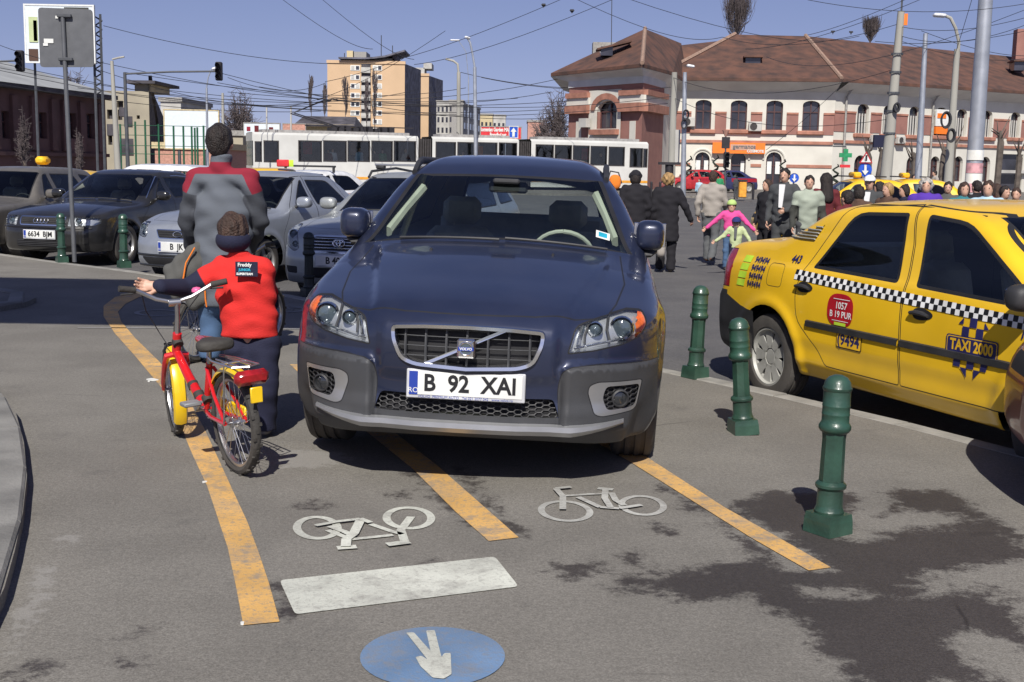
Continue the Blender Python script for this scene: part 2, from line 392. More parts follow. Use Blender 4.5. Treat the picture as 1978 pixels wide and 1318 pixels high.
    def dtube(s, name, pts, view, r, m, off=.004, closed=False, parent=None, n=6, flat=None):
        P_ = s.drape(pts + ([pts[0]] if closed else []), view, off); b = MB().tube(P_, r, n, flat=flat); return b.build(name, m, parent or s.root, True)
    def plate(s, text, z, blue=True, y0=0, sx=1, view='front', caption=None):
        sg = 1 if view == 'front' else -1; l, n = s.hit((y0, z), view); x = l.x + .012 * sg
        b = MB().box((x, y0, z), (.012, .545, .135), bev=.004).build('number_plate', MATS['plate_frame'], s.root)
        MB().box((x + .005 * sg, y0, z + .004), (.008, .52, .11), bev=.002).build('plate_face', MATS['plate_white'], b)
        if blue: MB().box((x + .006 * sg, y0 - .24 * sg, z + .004), (.0082, .04, .108)).build('blue_band', MATS['plate_blue'], b)
        v, f = text_mesh(text, .108 * sx, bold=.0028, sx=.92); raw('plate_characters', [(x + .0115 * sg, y0 + (.02 + p[0]) * sg, z + .004 + p[1]) for p in v], f, MATS['black_paint'], b)
        if blue: v, f = text_mesh('RO', .034); raw('country_code', [(x + .0115 * sg, y0 + (-.24 + p[0]) * sg, z - .03 + p[1]) for p in v], f, MATS['plate_white'], b)
        if caption: v, f = text_mesh(caption, .017); raw('dealer_caption', [(x + .0075 * sg, y0 + p[0] * sg, z - .058 + p[1]) for p in v], f, MATS['plate_blue'], b)
        return b
def wheel_mesh(R, wd, style):
    """tyre + rim meshes, axle along local y, outer face at +y"""
    key = (R, wd, style)
    if key in wheel_mesh.c: return wheel_mesh.c[key]
    h = wd / 2; r = R * (.66 if style != 'steel' else .6)
    t = MB(); prof = [(r, -h * .8), (r + .01, -h * .95), (R * .88, -h), (R * .97, -h * .88), (R, -h * .7)]
    for g in (-.45, 0, .45): prof += [(R, (g - .1) * h), (R - .008, (g - .09) * h), (R - .008, (g + .09) * h), (R, (g + .1) * h)]
    prof += [(R, h * .7), (R * .97, h * .88), (R * .88, h), (r + .01, h * .95), (r, h * .8)]
    M = Matrix.Rotation(rad(-90), 4, 'X'); t.lathe(prof, 40, M)
    m = MB(); m.lathe([(r + .004, -h * .85), (r, -h * .7), (r - .02, -h * .5), (r - .025, h * .5), (r, h * .72), (r + .006, h * .86), (r - .008, h * .88), (r - .02, h * .6)], 40, M)
    if style == 'hub9':
        m.lathe([(0, h * .62), (.05, h * .62), (.065, h * .52), (r * .38, h * .5)], 32, M)
        for k in range(9):
            a = 2 * math.pi * k / 9
            for q in range(1):
                pts = [(r * .3, -.035), (r * .6, -.034), (r * .99, -.052), (r * .99, .052), (r * .6, .034), (r * .3, .035)]
                m.prism([(x, y) for x, y in pts], .012, Matrix.Rotation(-a, 4, 'Y') @ Matrix.Translation((0, h * .52, 0)) @ M)
        m.lathe([(r * .82, h * .52), (r * .9, h * .66), (r, h * .7)], 40, M)
    elif style == 'steel':
        m.lathe([(0, h * .5), (.06, h * .5), (.08, h * .3), (r, h * .45)], 32, M)
    else:
        n = 5; m.lathe([(0, h * .6), (.05, h * .6), (.075, h * .4), (.075, h * .2)], 24, M)
        for k in range(n):
            a = 2 * math.pi * k / n; m.prism([(.03, -.04), (r * .98, -.032), (r * .98, .032), (.03, .04)], .03, Matrix.Rotation(-a, 4, 'Y') @ Matrix.Translation((0, h * .35, 0)) @ M)
    dk = MB().lathe([(0, h * .1), (r - .01, h * .1)], 24, M)
    def me(b, nm):
        q = bpy.data.meshes.new(nm); q.from_pydata([tuple(v) for v in b.v], [], b.f); q.update(); sharp(q, 30); return q
    wheel_mesh.c[key] = (me(t, 'tyre'), me(m, 'rim'), me(dk, 'brake_disc')); return wheel_mesh.c[key]
wheel_mesh.c = {}
def add_wheels(root, wx, hw, R, wd, style, rimmat, steer=0, which=None, rot=0):
    T, Rm, Dk = wheel_mesh(R, wd, style)
    for i, x in enumerate(wx):
        for sg in (1, -1):
            o = bpy.data.objects.new('wheel', Rm); COL.objects.link(o); o.parent = root; o.location = (x, sg * (hw - wd / 2 - .015), R)
            o.rotation_euler = (0, rot, (0 if sg > 0 else math.pi) + (steer if x > 0 else 0))
            if not Rm.materials: Rm.materials.append(rimmat); Rm.polygons.foreach_set('use_smooth', [True] * len(Rm.polygons))
            if Rm.materials[0] != rimmat: o.material_slots[0].link = 'OBJECT'; o.material_slots[0].material = rimmat
            t = bpy.data.objects.new('tyre', T); COL.objects.link(t); t.parent = o
            if not T.materials: T.materials.append(MATS['tyre']); T.polygons.foreach_set('use_smooth', [True] * len(T.polygons))
            d = bpy.data.objects.new('brake_disc', Dk); COL.objects.link(d); d.parent = o
            if not Dk.materials: Dk.materials.append(MATS['dark_metal'])
    b = MB()
    for x in wx:
        for sg in (1, -1):
            n = 20; rr = R + .045; vs = []; ys = (sg * (hw - .07), sg * (hw - .34))
            for k in range(n + 1):
                a = -.25 + (math.pi + .5) * k / n
                for y in ys: vs.append((x + rr * math.cos(a), y, R + rr * math.sin(a)))
            vs.append((x, ys[1], R)); b.add(vs, [(2 * k, 2 * k + 1, 2 * k + 3, 2 * k + 2) for k in range(n)] + [(2 * k + 1, 2 * n + 2, 2 * k + 3) for k in range(n)])
    b.build('wheel_well', MATS['underbody'], root)
def super_obj(name, c, abc, p, m, parent, h=.02, rot=None, cutf=None):
    a, b, d = abc
    def f(x, y, z):
        r = ((np.abs(x) / a) ** p + (np.abs(y) / b) ** p + (np.abs(z) / d) ** p) ** (1 / p); v = (r - 1) * min(a, b, d)
        return cutf(x, y, z, v) if cutf else v
    o = net_obj(name, f, (-a * 1.1, -b * 1.1, -d * 1.1), (a * 1.1, b * 1.1, d * 1.1), h, m, parent); o.location = c
    if rot: o.rotation_euler = rot
    return o
def seat(root, x, y, z0, m, lean=.25):
    b = MB(); b.box((x, y, z0 + .08), (.5, .48, .16), bev=.05)
    M = Matrix.Rotation(-lean, 4, 'Y'); b.box((x - .28, y, z0 + .42), (.14, .46, .62), bev=.06, M=M); b.box((x - .40, y, z0 + .83), (.1, .26, .19), bev=.045, M=M)
    b.tube([(x - .36, y - .05, z0 + .7), (x - .39, y - .05, z0 + .8)], .008); b.build('seat', m, root, True)
def interior(root, xc, zc, hw, m, dash, wheelmat, steer_y=.36, wheel_z=None, rows=2):
    wz = wheel_z or zc - .12
    MB().box((xc - .18, 0, zc - .14), (.42, hw * 1.55, .2), bev=.06).build('dashboard', dash, root, True)
    MB().box((xc - 1.4, 0, .3), (2.9, hw * 1.5, .08)).build('cabin_floor', dash, root)
    for sg in (1, -1): seat(root, xc - 1.0, sg * .36, .35, m)
    if rows > 1:
        b = MB().box((xc - 2.0, 0, .5), (.5, 1.25, .3), bev=.05); b.box((xc - 2.3, 0, .83), (.16, 1.25, .62), bev=.05, M=Matrix.Rotation(-.3, 4, 'Y')); b.build('rear_seat', m, root, True)
    b = MB(); M = Matrix.Translation((xc - .5, steer_y, wz)) @ Matrix.Rotation(rad(-62), 4, 'Y')
    b.tube([M @ Vector((.19 * math.cos(a), .19 * math.sin(a), 0)) for a in [2 * math.pi * i / 28 for i in range(29)]], .014, 8, cap=False)
    b.tube([M @ Vector((-.18, 0, 0)), M @ Vector((0, 0, -.02)), M @ Vector((.0, .18, 0))], .014); b.tube([M @ Vector((0, 0, -.02)), M @ Vector((.0, -.18, 0))], .014); b.build('steering_wheel', wheelmat, root, True)
def wipers(car, xc, m, cwv=.18):
    for y0, y1 in ((-.55, .02), (.05, .62)):
        car.dtube('wiper', [(xc + .02 - cwv * y * y - .03 * (1 - abs((y - y0) / (y1 - y0)) * 1), y) for y in [y0 + (y1 - y0) * i / 6 for i in range(7)]], 'top', .008, m, .014)
def spec(L=4.5, Wd=1.75, H=1.43, wb=2.65, fo=.85, zc=.95, zh=.88, zn=.70, zd=.98, xc=.92, xh=.22, xh2=-.95, xb=-1.55, R=.31, body='sedan', zb=.22, **kw):
    hw = Wd / 2; xf = wb / 2 + fo; xr = xf - L
    if body == 'sedan': tail = [(xr, zd - .14), (xr + .06, zd - .05), (xr + .22, zd), (xb - .05, zd + .01), (xb + .08, zd + .05), (xh2 + .02, H - .07), (xh2 + .3, H - .01)]
    else: tail = [(xr, zd - .08), (xr + .05, zd + .08), (xr + .30, H - .12), (xr + .48, H - .045), (xr + .9, H - .01)]
    D = dict(top=tail + [(-.2, H), (xh - .15, H - .02), (xh, H - .065), (xh + (xc - xh) * .5, (H - .065 + zc) / 2 + .015), (xc, zc), (xc + .1, zc - .02), ((xc + xf) / 2, zh), (xf - .25, zn + .07), (xf - .08, zn), (xf, zn - .05)],
             W=[(xr, hw * .86), (xr + .3, hw * .94), (-wb / 2, hw * .985), (0, hw), (wb / 2, hw * .985), (xf - .3, hw * .94), (xf, hw * .86)],
             S=[(.1, -.12), (.2, -.05), (.35, -.008), (.5, 0), (.7, -.002), (zc - .1, -.02), (zc - .02, -.045), (zc + .04, -.085), (H - .2, -.215), (H - .06, -.28), (H + .05, -.36)],
             front=[(.1, xf - .16), (.22, xf - .06), (.35, xf - .005), (.5, xf), (.6, xf - .025), (zn, xf - .07), (zn + .12, xf - .16)],
             rear=[(.1, xr + .14), (.25, xr + .03), (.5, xr), (.62, xr + .03), (zd - .05, xr + .06), (H, xr + (.08 if body == 'sedan' else .3))],
             pf=[(0, 0), (.35, .02), (.55, .07), (.7, .15), (.8, .27), (.9, .45)], pr=[(0, 0), (.4, .02), (.65, .07), (.8, .18), (.9, .35)],
             bot=zb, wx=(wb / 2, -wb / 2), R=R, Ra=R + .055, h=.045)
    D.update(kw); D['dims'] = dict(hw=hw, xf=xf, xr=xr, H=H, xc=xc, xh=xh, xh2=xh2, xb=xb, zc=zc, zn=zn, body=body, zd=zd, R=R, wb=wb)
    return D
def std_regions(c, gl='car_glass', doors=True, trim='black_gap', tw=.018):
    d = c.P['dims']; xc, xh, H, zc, cw = d['xc'], d['xh'], d['H'], d['zc'], c.P.get('cw', .18); xf, xr = d['xf'], d['xr']
    g = MATS[gl]; tz = H - .125; b = zc + .02
    ys = [-.66 + .12 * i for i in range(12)]
    ws = [(xc - .03 - cw * y * y, y) for y in ys]; hd = [(xh + .03 - cw * y * y * .9, y * .84) for y in ys[::-1]]
    if doors:
        ya = .03; R = d['R']; wb = d['wb']; zl = .30
        front = rpoly([(wb / 2 - .46, zl), (wb / 2 - .36, .62), (xc - .26, b - .02), (xh - .02, H - .075), (-.02, H - .06), (-.06, b), (-.08, zl)], [.06, .1, .05, .08, .02, 0, .03])
        rx = -wb / 2 + .30
        rear = rpoly([(-.085, zl), (-.065, b), (-.025, H - .06), (d['xh2'] + .12, H - .075), (-wb / 2 + .18, b + .02), (rx - .08, .78), (rx + .05, .62), (rx + .22, zl)], [.03, 0, .02, .08, .08, .1, .1, .05])
        c.region('door', front, 'side', c.paint, seam=.007, sides=(1, -1), cond=lambda q: q.z < H - .05)
        c.region('door', rear, 'side', c.paint, seam=.007, sides=(1, -1), cond=lambda q: q.z < H - .05)
    c.region('windscreen', ws + hd, 'top', g, cond=lambda q: q.z > zc - .08, ring=tw, ringmat=trim)
    fw = rpoly([(xc - .42, b), (xh - .06, tz), (.03, tz + .012), (.0, b - .01)], [.03, .07, .02, .02]); rw = rpoly([(-.13, b - .01), (-.07, tz + .012), (d['xh2'] + .26, tz), (-d['wb'] / 2 + .22, b + .01)], [.02, .02, .12, .07])
    c.region('side_window', fw, 'side', g, ring=tw, ringmat=trim, sides=(1, -1)); c.region('side_window', rw, 'side', g, ring=tw, ringmat=trim, sides=(1, -1))
    if d['body'] != 'sedan':
        c.region('side_window', rpoly([(-d['wb'] / 2 + .05, b + .02), (d['xh2'] + .1, tz), (xr + .55, tz - .03), (xr + .38, b + .05)], .05), 'side', g, ring=tw, ringmat=trim, sides=(1, -1))
    else:
        rb, rh = d['xb'] + .12, d['xh2'] - .02; cr = c.P.get('cr', .15)
        c.region('rear_window', [(rb + cr * y * y, y * .95) for y in ys] + [(rh + cr * y * y, y * .85) for y in ys[::-1]], 'top', g, cond=lambda q: q.z > d['zd'] - .05, ring=tw, ringmat=trim)
    # bonnet seam
    yy = [-.62 + .124 * i for i in range(11)]
    c.region('bonnet', rpoly([(xc + .04 - cw * y * y, y) for y in yy] + [(xf - .2 - .35 * y * y, y * .95) for y in yy[::-1]], 0), 'top', c.paint, cond=lambda q: q.z > d['zn'] - .03, seam=.007)
def mirrors(c, m, x, y, z, s=1.0):
    for sg in (1, -1):
        o = super_obj('door_mirror', (x, sg * y, z), (.085 * s, .12 * s, .085 * s), 3, m, c.root, .02)
        MB().tube([(x + .02, sg * (y - .1), z - .06), (x + .05, sg * (y - .24), z - .09)], .022).build('mirror_arm', MATS['black_plastic'], c.root, True)
        g = MB().box((-.07 * s, 0, 0), (.03, .17 * s, .11 * s), bev=.01).build('mirror_glass', MATS['chrome'], o)
def lamp_unit(c, name, poly, view='front', depth=.06, lens='lamp_glass', bucket='lamp_bucket', inner=None):
    """call before finish(): cut the lens; returns a function that fills the housing behind it afterwards"""
    c.region(name, poly, view, MATS[lens], ring=.006, ringmat='black_gap', sides=(1, -1))
def lamp_fill(c, name, depth=.05, bucket='lamp_bucket', bulbs=(), orange=None):
    for o in c.objs.get(name, []):
        me = o.data; vs = [v.co.copy() for v in me.vertices]; sg = 1 if sum(v.y for v in vs) > 0 else -1; ctr = sum(vs, Vector()) / len(vs); fr = 1 if ctr.x > 0 else -1
        cc = [Vector((v.x - depth * fr, (v.y - ctr.y) * .93 + ctr.y - sg * .01, (v.z - ctr.z) * .93 + ctr.z)) for v in vs]
        raw('reflector', cc, [tuple(p.vertices) for p in me.polygons], MATS[bucket], o, True)
        ol = [c.hit((p[0] * sg, p[1]), 'front' if fr > 0 else 'rear')[0] for p in c.outl[name]]; oc = [Vector((v.x - depth * fr, (v.y - ctr.y) * .93 + ctr.y - sg * .01, (v.z - ctr.z) * .93 + ctr.z)) for v in ol]; n = len(ol)
        raw('housing', ol + oc, [(i, (i + 1) % n, (i + 1) % n + n, i + n) for i in range(n)], MATS[bucket], o)
        for y, z, r in bulbs:
            l, nn = c.hit((y * sg, z), 'front' if fr > 0 else 'rear'); Mx = Matrix.Translation(l - Vector((depth * .95 * fr, 0, 0))) @ Matrix.Rotation(rad(90) * fr, 4, 'Y')
            MB().lathe([(r, 0), (r * 1.02, .02), (r * .92, .034), (r * .86, .02), (r * .8, .004)], 20, Mx).build('bulb_bezel', MATS['chrome'], o, True)
            MB().lathe([(r * .8, .002), (r * .74, .018), (r * .4, .03), (0, .034)], 20, Mx).build('projector_lens', MATS['projector'], o, True)
        if orange:
            y0, y1, z0, z1 = orange; q = []
            for p in me.polygons:
                ce = p.center
                if y0 <= abs(ce.y) <= y1 and z0 <= ce.z <= z1: q.append(p)
            if q:
                ids = {}; v2 = []
                for p in q:
                    for i in p.vertices:
                        if i not in ids: ids[i] = len(v2); v2.append(vs[i] - Vector((.012 * fr, sg * .004, 0)))
                raw('indicator', v2, [tuple(ids[i] for i in p.vertices) for p in q], MATS['amber'], o, True)
# ------------------------------------------------------------------ shared materials
mat('black_gap', (.012, .012, .014), .7); mat('black_plastic', (.03, .03, .032), .55, bump=.1, bscale=300); mat('black_paint', (.012, .012, .014), .5)
mat('plate_frame', (.55, .56, .58), .35); mat('plate_white', (.72, .73, .70), .4, var=.04); mat('plate_blue', (.02, .05, .32), .4, var=.05)
mat('tyre', (.032, .031, .032), .85, var=.25, scale=9, bump=.15, bscale=80, dust=.45); mat('rim_silver', (.42, .42, .42), .35, .6, dust=.35); mat('rim_grey', (.40, .40, .37), .5, .1, dust=.2); mat('dark_metal', (.06, .06, .06), .6, .4)
mat('underbody', (.02, .02, .022), .9); mat('chrome', (.86, .86, .85), .16, 1, var=.02); mat('satin_silver', (.52, .53, .54), .34, .75, var=.06, dust=.15)
mat('lamp_bucket', (.60, .62, .64), .28, .55, var=.04, scale=8); mat('fog_glass', (.03,.032,.035), .1, .2, coat=1); mat('projector', (.10, .13, .15), .06, .3, coat=1); mat('amber', (.75, .16, .03), .25, coat=.8, var=.1, scale=40)
mat('sticker_cyan', (.02, .35, .5), .5)
glass('lamp_glass', (.93, .94, .95), .02, 1.4); glass('car_glass', (.86, .90, .88), .02, 1.5); glass('dark_glass', (.60, .66, .66), .02, 1.45); glass('volvo_glass', (.80, .88, .88), .015, 1.55)
mat('beige', (.50, .50, .40), .8, var=.06, bump=.05); mat('seat_grey', (.33, .33, .29), .9, bump=.1, bscale=60); mat('dash', (.035, .036, .038), .8); mat('seat_dark', (.03, .03, .034), .9)
mat('taillight_red', (.30, .01, .012), .15, coat=1, var=.15, scale=30)
mat('white_trim', (.7, .7, .7), .5)
# ================================================================== dark blue estate car parked on the cycle lane
mat('blue_paint', (.012, .020, .054), .34, .25, var=.10, scale=1.5, coat=.8, back='#8c8d7c', dust=.10)
mat('cladding', (.038, .041, .047), .55, var=.12, scale=5, bump=.12, bscale=260, dust=.12)
def volvo():
    hw = .925
    top = [(-2.47, .95), (-2.42, 1.08), (-2.33, 1.22), (-2.05, 1.47), (-1.8, 1.525), (-1.2, 1.555), (-.6, 1.56), (-.2, 1.548), (.08, 1.505), (.26, 1.44), (.6, 1.265), (.96, 1.085), (1.06, 1.062), (1.4, 1.018), (1.8, .95), (2.05, .905), (2.2, .868), (2.29, .835), (2.36, .79)]
    D = dict(cat='estate car', top=top, W=[(-2.5, .82), (-2.1, .89), (-1.4, .925), (0, .93), (1.0, .93), (1.5, .925), (1.9, .885), (2.15, .845), (2.36, .80)],
             S=[(.1, -.12), (.22, -.06), (.34, -.012), (.48, 0), (.64, -.002), (.78, -.012), (.88, -.035), (.96, -.055), (1.04, -.09), (1.2, -.165), (1.38, -.27), (1.5, -.385), (1.6, -.52)],
             front=[(.1, 2.16), (.24, 2.27), (.31, 2.335), (.37, 2.335), (.44, 2.325), (.56, 2.335), (.66, 2.345), (.76, 2.335), (.82, 2.29), (.90, 2.2), (1.0, 2.05)], rear=[(.1, -2.3), (.3, -2.44), (.55, -2.47), (.7, -2.44), (1.0, -2.40), (1.5, -2.1)],
             pf=[(0, 0), (.2, .008), (.38, .035), (.5, .075), (.62, .135), (.72, .215), (.8, .31), (.88, .45), (.95, .62)], pr=[(0, 0), (.4, .02), (.65, .07), (.8, .16), (.95, .4)],
             bot=[(-2.4, .3), (-1, .2), (1.4, .2), (2.1, .21), (2.35, .27)], wx=(1.4075, -1.4075), R=.343, Ra=.40, flare=.02, cw=.23, crown=.085, k=.055, ks=.075, h=.025)
    vy = pchip([(.9, .64), (1.3, .585), (1.8, .50), (2.15, .44), (2.35, .41)])
    def extra(x, ay, z, t, wd):
        # the bonnet's raised centre between two shoulders, and the proud grille block in front
        a = np.clip((x - .9) / .35, 0, 1); e = np.clip((ay - vy(x)) / .055, 0, 1); e = e * e * (3 - 2 * e)
        t = t + a * (.024 * e)
        return t, wd
    D['extra'] = extra
    sst = lambda v, a, b: (lambda q: q * q * (3 - 2 * q))(np.clip((v - a) / (b - a), 0, 1))
    def fx(x, ay, z):
        return .02 * (1 - sst(ay, .385, .435)) * sst(z, .5, .57) * (1 - sst(z, .80, .86)) + .03 * sst(ay, .42, .455) * (1 - sst(z, .585, .605)) + .012 * sst(ay, .42, .47) * (1 - sst(z, .612, .635))
    D['fx'] = fx; D['low'] = lambda x, ay, z: .55 * np.maximum(.50 - z, 0) * sst(x, 1.85, 2.05) * sst(ay, .70, .80)
    D['dims'] = dict(hw=hw, xf=2.35, xr=-2.47, H=1.56, xc=.98, xh=.24, xh2=-2.0, xb=-2.3, zc=1.02, zn=.82, body='wagon', zd=1.0, R=.343, wb=2.815)
    c = Car(D, 'estate_car', 'dark blue estate car with grey cladding, parked head on across the painted cycle lane'); c.paint = MATS['blue_paint']
    # grille opening, lower mesh opening
    gp = rpoly([(-.355, .765), (-.352, .70), (-.312, .605), (-.24, .578), (0, .566), (.24, .578), (.312, .605), (.352, .70), (.355, .765), (.2, .776), (0, .78), (-.2, .776)], [.03, .03, .05, .05, 0, .05, .05, .03, .03, .0, 0, 0])
    gi = inset(gp, .022)
    c.region('grille_opening', gi, 'front', MATS['black_gap'])
    low = rpoly([(-.40, .445), (-.43, .36), (.43, .36), (.40, .445)], .02); c.region('lower_opening', low, 'front', MATS['black_gap'])
    clad = rpoly([(.425, .36), (.415, .50), (.432, .575), (.47, .60), (.62, .612), (.97, .60), (.97, .2), (.45, .2)], [.02, .03, .03, .03, .0, 0, 0, 0])
    c.region('bumper_cladding', clad, 'front', MATS['cladding'], ring=.004, ringmat='black_gap', sides=(1, -1), cond=lambda q: q.x > 1.85)
    c.region('bumper_skirt', [(-.47, .36), (.47, .36), (.47, .2), (-.47, .2)], 'front', MATS['cladding'], cond=lambda q: q.x > 1.9)
    fog = rpoly([(.815, .525), (.60, .532), (.560, .515), (.553, .48), (.588, .375), (.625, .362), (.79, .378)], [.02, .03, .03, .03, .03, .03, .03]); fogi = rpoly([(.80, .502), (.64, .506), (.625, .45), (.65, .392), (.78, .400)], .02)
    c.region('fog_lamp_surround', fog, 'front', MATS['satin_silver'], ring=.005, ringmat='black_gap', sides=(1, -1)); c.region('fog_lamp_recess', fogi, 'front', MATS['black_gap'], sides=(1, -1))
    hl = rpoly([(.80, .835), (.72, .842), (.60, .822), (.485, .785), (.452, .655), (.575, .668), (.70, .69), (.79, .72), (.828, .78)], [.02, .0, .02, .03, .015, 0, 0, .03, .03])
    c.region('headlight', hl, 'front', MATS['lamp_glass'], ring=.007, ringmat='black_gap', sides=(1, -1), cond=lambda q: q.x > 1.7)
    # bonnet seam, windscreen, side windows
    cwv = .23; ys = [-.68 + .136 * i for i in range(11)]
    bon = [(1.05 - cwv * y * y, y * 1.03) for y in ys] + [(1.5, .72), (1.9, .675), (2.06, .64), (2.15, .57), (2.22, .45), (2.27, .3), (2.29, .15), (2.297, 0), (2.29, -.15), (2.27, -.3), (2.22, -.45), (2.15, -.57), (2.06, -.64), (1.9, -.675), (1.5, -.72)]
    c.region('bonnet', bon, 'top', c.paint, cond=lambda q: q.z > .79, seam=.008)
    c.region('windscreen', rpoly([(.97 - cwv * y * y, y * 1.13) for y in ys] + [(.27 - cwv * y * y * .9, y * .85) for y in ys[::-1]], 0), 'top', MATS['volvo_glass'], cond=lambda q: q.z > .94, ring=.03, ringmat='black_gap')
    tz, b = 1.415, 1.015; lg = MATS['car_glass']
    c.region('side_window', rpoly([(.52, b), (.10, tz), (-.12, tz + .01), (-.18, b)], [.03, .07, .02, .02]), 'side', lg, ring=.018, ringmat='black_gap', sides=(1, -1))
    c.region('side_window', rpoly([(-.26, b), (-.2, tz + .01), (-1.08, tz), (-1.12, b)], .03), 'side', lg, ring=.018, ringmat='black_gap', sides=(1, -1))
    c.region('side_window', rpoly([(-1.2, b), (-1.16, tz), (-1.9, tz - .02), (-2.1, b + .03)], .05), 'side', lg, ring=.018, ringmat='black_gap', sides=(1, -1))
    c.region('rear_window', rpoly([(-.6, 1.06), (-.5, 1.42), (.5, 1.42), (.6, 1.06)], .06), 'rear', lg, ring=.02, ringmat='black_gap', cond=lambda q: q.x < -1.9)
    c.finish(c.paint); r = c.root
    for k in ('grille_opening', 'lower_opening', 'fog_lamp_recess'):
        for o in c.objs[k]:      # push the openings back so that they are real recesses
            me = o.data; dd = .06 if k != 'fog_lamp_recess' else .035; sg = -1 if sum(v.co.y for v in me.vertices) < 0 and k == 'fog_lamp_recess' else 1; vs = [c.hit((p[0] * sg, p[1]), 'front')[0] for p in c.outl[k]]; n = len(vs); fs = [(i, (i + 1) % n, (i + 1) % n + n, i + n) for i in range(n)]
            raw('recess_wall', vs + [v - Vector((dd, 0, 0)) for v in vs], fs, MATS['black_plastic'], r)
            for v in me.vertices: v.co.x -= dd
    lamp_fill(c, 'headlight', .05, bulbs=((.70, .765, .058), (.575, .765, .036)), orange=(.772, .84, .7, .86))
    for o in c.objs['headlight']:
        sg = 1 if o.data.vertices[0].co.y > 0 else -1; q = lambda pts, dx: [c.hit((p[0] * sg, p[1]), 'front')[0] - Vector((dx, 0, 0)) for p in pts]
        MB().tube(q([(.485, .68), (.58, .70), (.68, .715), (.76, .735)], .022), .006, 6).build('trim_strip', MATS['chrome'], o, True); MB().tube(q([(.635, .815), (.63, .76), (.645, .71)], .03), .007, 6).build('divider', MATS['dark_metal'], o, True)
        MB().tube(q([(.52, .775), (.505, .73), (.50, .695)], .03), .010, 6).build('reflector_rib', MATS['chrome'], o, True); MB().tube(q([(.545, .785), (.53, .74), (.53, .70)], .034), .006, 6).build('reflector_rib', MATS['dark_metal'], o, True)
    # chrome grille frame
    sd_ = lambda P_, dx: [Vector((c.hit((p[0] * .97, min(max(p[1], .61), .73)), 'front')[0].x + dx, p[0], p[1])) for p in P_]; vs = []; fs = []; n = len(gp); o1 = sd_(gp, -.004); o2 = sd_(inset(gp, .004), .013); o3 = sd_(inset(gp, .02), .011); o4 = sd_(inset(gp, .026), -.035)
    for L_ in (o1, o2, o3, o4): vs += L_
    for j in range(3): fs += [(j * n + i, j * n + (i + 1) % n, (j + 1) * n + (i + 1) % n, (j + 1) * n + i) for i in range(n)]
    gf = raw('grille_frame', vs, fs, MATS['chrome'], r, True, 50)
    b = MB()
    for z in (.625, .67, .715, .748): 
        hwz = .31 + (z - .6) * .22 if z > .6 else .29
        b.tube([c.hit((y, z), 'front')[0] - Vector((.028, 0, 0)) for y in [hwz * (-1 + 2 * i / 14) for i in range(15)]], .005, 6, flat=.6)
    b.build('grille_bars', MATS['cladding'], gf, True); b = MB()
    for y in (-.285, -.19, -.095, 0, .095, .19, .285): b.tube([c.hit((y, z), 'front')[0] - Vector((.02, 0, 0)) for z in (.588 if abs(y) < .25 else .605, .65, .71, .768)], .007, 6, flat=.6)
    b.build('grille_slats', MATS['cladding'], gf, True)
    v0 = [(-.215, .588), (-.19, .583), (.205, .768), (.17, .768)]
    q = [c.hit(p, 'front')[0] + Vector((.004, 0, 0)) for p in v0]; raw('grille_slash', q + [p - Vector((.02, 0, 0)) for p in q], [(0, 1, 2, 3), (0, 4, 5, 1), (1, 5, 6, 2), (2, 6, 7, 3), (3, 7, 4, 0)], MATS['chrome'], gf)
    xb = c.hit((0, .675), 'front')[0].x + .016; bd = MB().box((xb, 0, .675), (.02, .082, .088), bev=.008).build('badge', MATS['chrome'], gf)
    MB().lathe([(.0, .0), (.0255, .0)], 28, Matrix.Translation((xb + .0135, 0, .675)) @ Matrix.Rotation(rad(90), 4, 'Y')).build('badge_disc', MATS['projector'], bd)
    MB().tube([(xb + .014, .029 * math.cos(a), .675 + .029 * math.sin(a)) for a in [2 * math.pi * i / 24 for i in range(25)]], .0045, 6).build('badge_ring', MATS['chrome'], bd, True)
    MB().tube([(xb + .014, .021, .699), (xb + .014, .036, .713)], .004).build('badge_arrow', MATS['chrome'], bd)
    MB().box((xb + .017, 0, .675), (.004, .07, .016)).build('badge_band', MATS['plate_blue'], bd)
    v, f = text_mesh('VOLVO', .016, bold=.0006, sx=1.05); raw('badge_lettering', [(xb + .0195, p[0], .675 + p[1]) for p in v], f, MATS['plate_white'], bd)
    c.plate('B  92  XAI', .497, caption='VOLVO  PREMIUM AUTO   Tel 021 2077 042   www.volvo.ro')
    # skid strip
    zz = lambda y: .305 + .03 * max(0, (abs(y) - .45) / .27) ** 1.5 * (1 if abs(y) > .45 else 0)
    ysk = [-.73 + 1.46 * i / 30 for i in range(31)]; vs = []
    for y in ysk:
        l, nn = c.hit((y, max(.30, zz(y))), 'front'); t_ = 1 - .55 * max(0, (abs(y) - .5) / .23); z = zz(y)
        vs += [(l.x + .004, y, z + .026 * t_), (l.x + .028, y, z + .018 * t_), (l.x + .030, y, z - .006 * t_), (l.x + .008, y, z - .03 * t_), (l.x - .03, y, z - .034 * t_)]
    raw('skid_plate', vs, [(5 * i + j, 5 * i + 5 + j, 5 * i + 6 + j, 5 * i + 1 + j) for i in range(30) for j in range(4)] + [tuple(range(5)), tuple(range(150, 155))[::-1]], MATS['satin_silver'], r, True, 40)
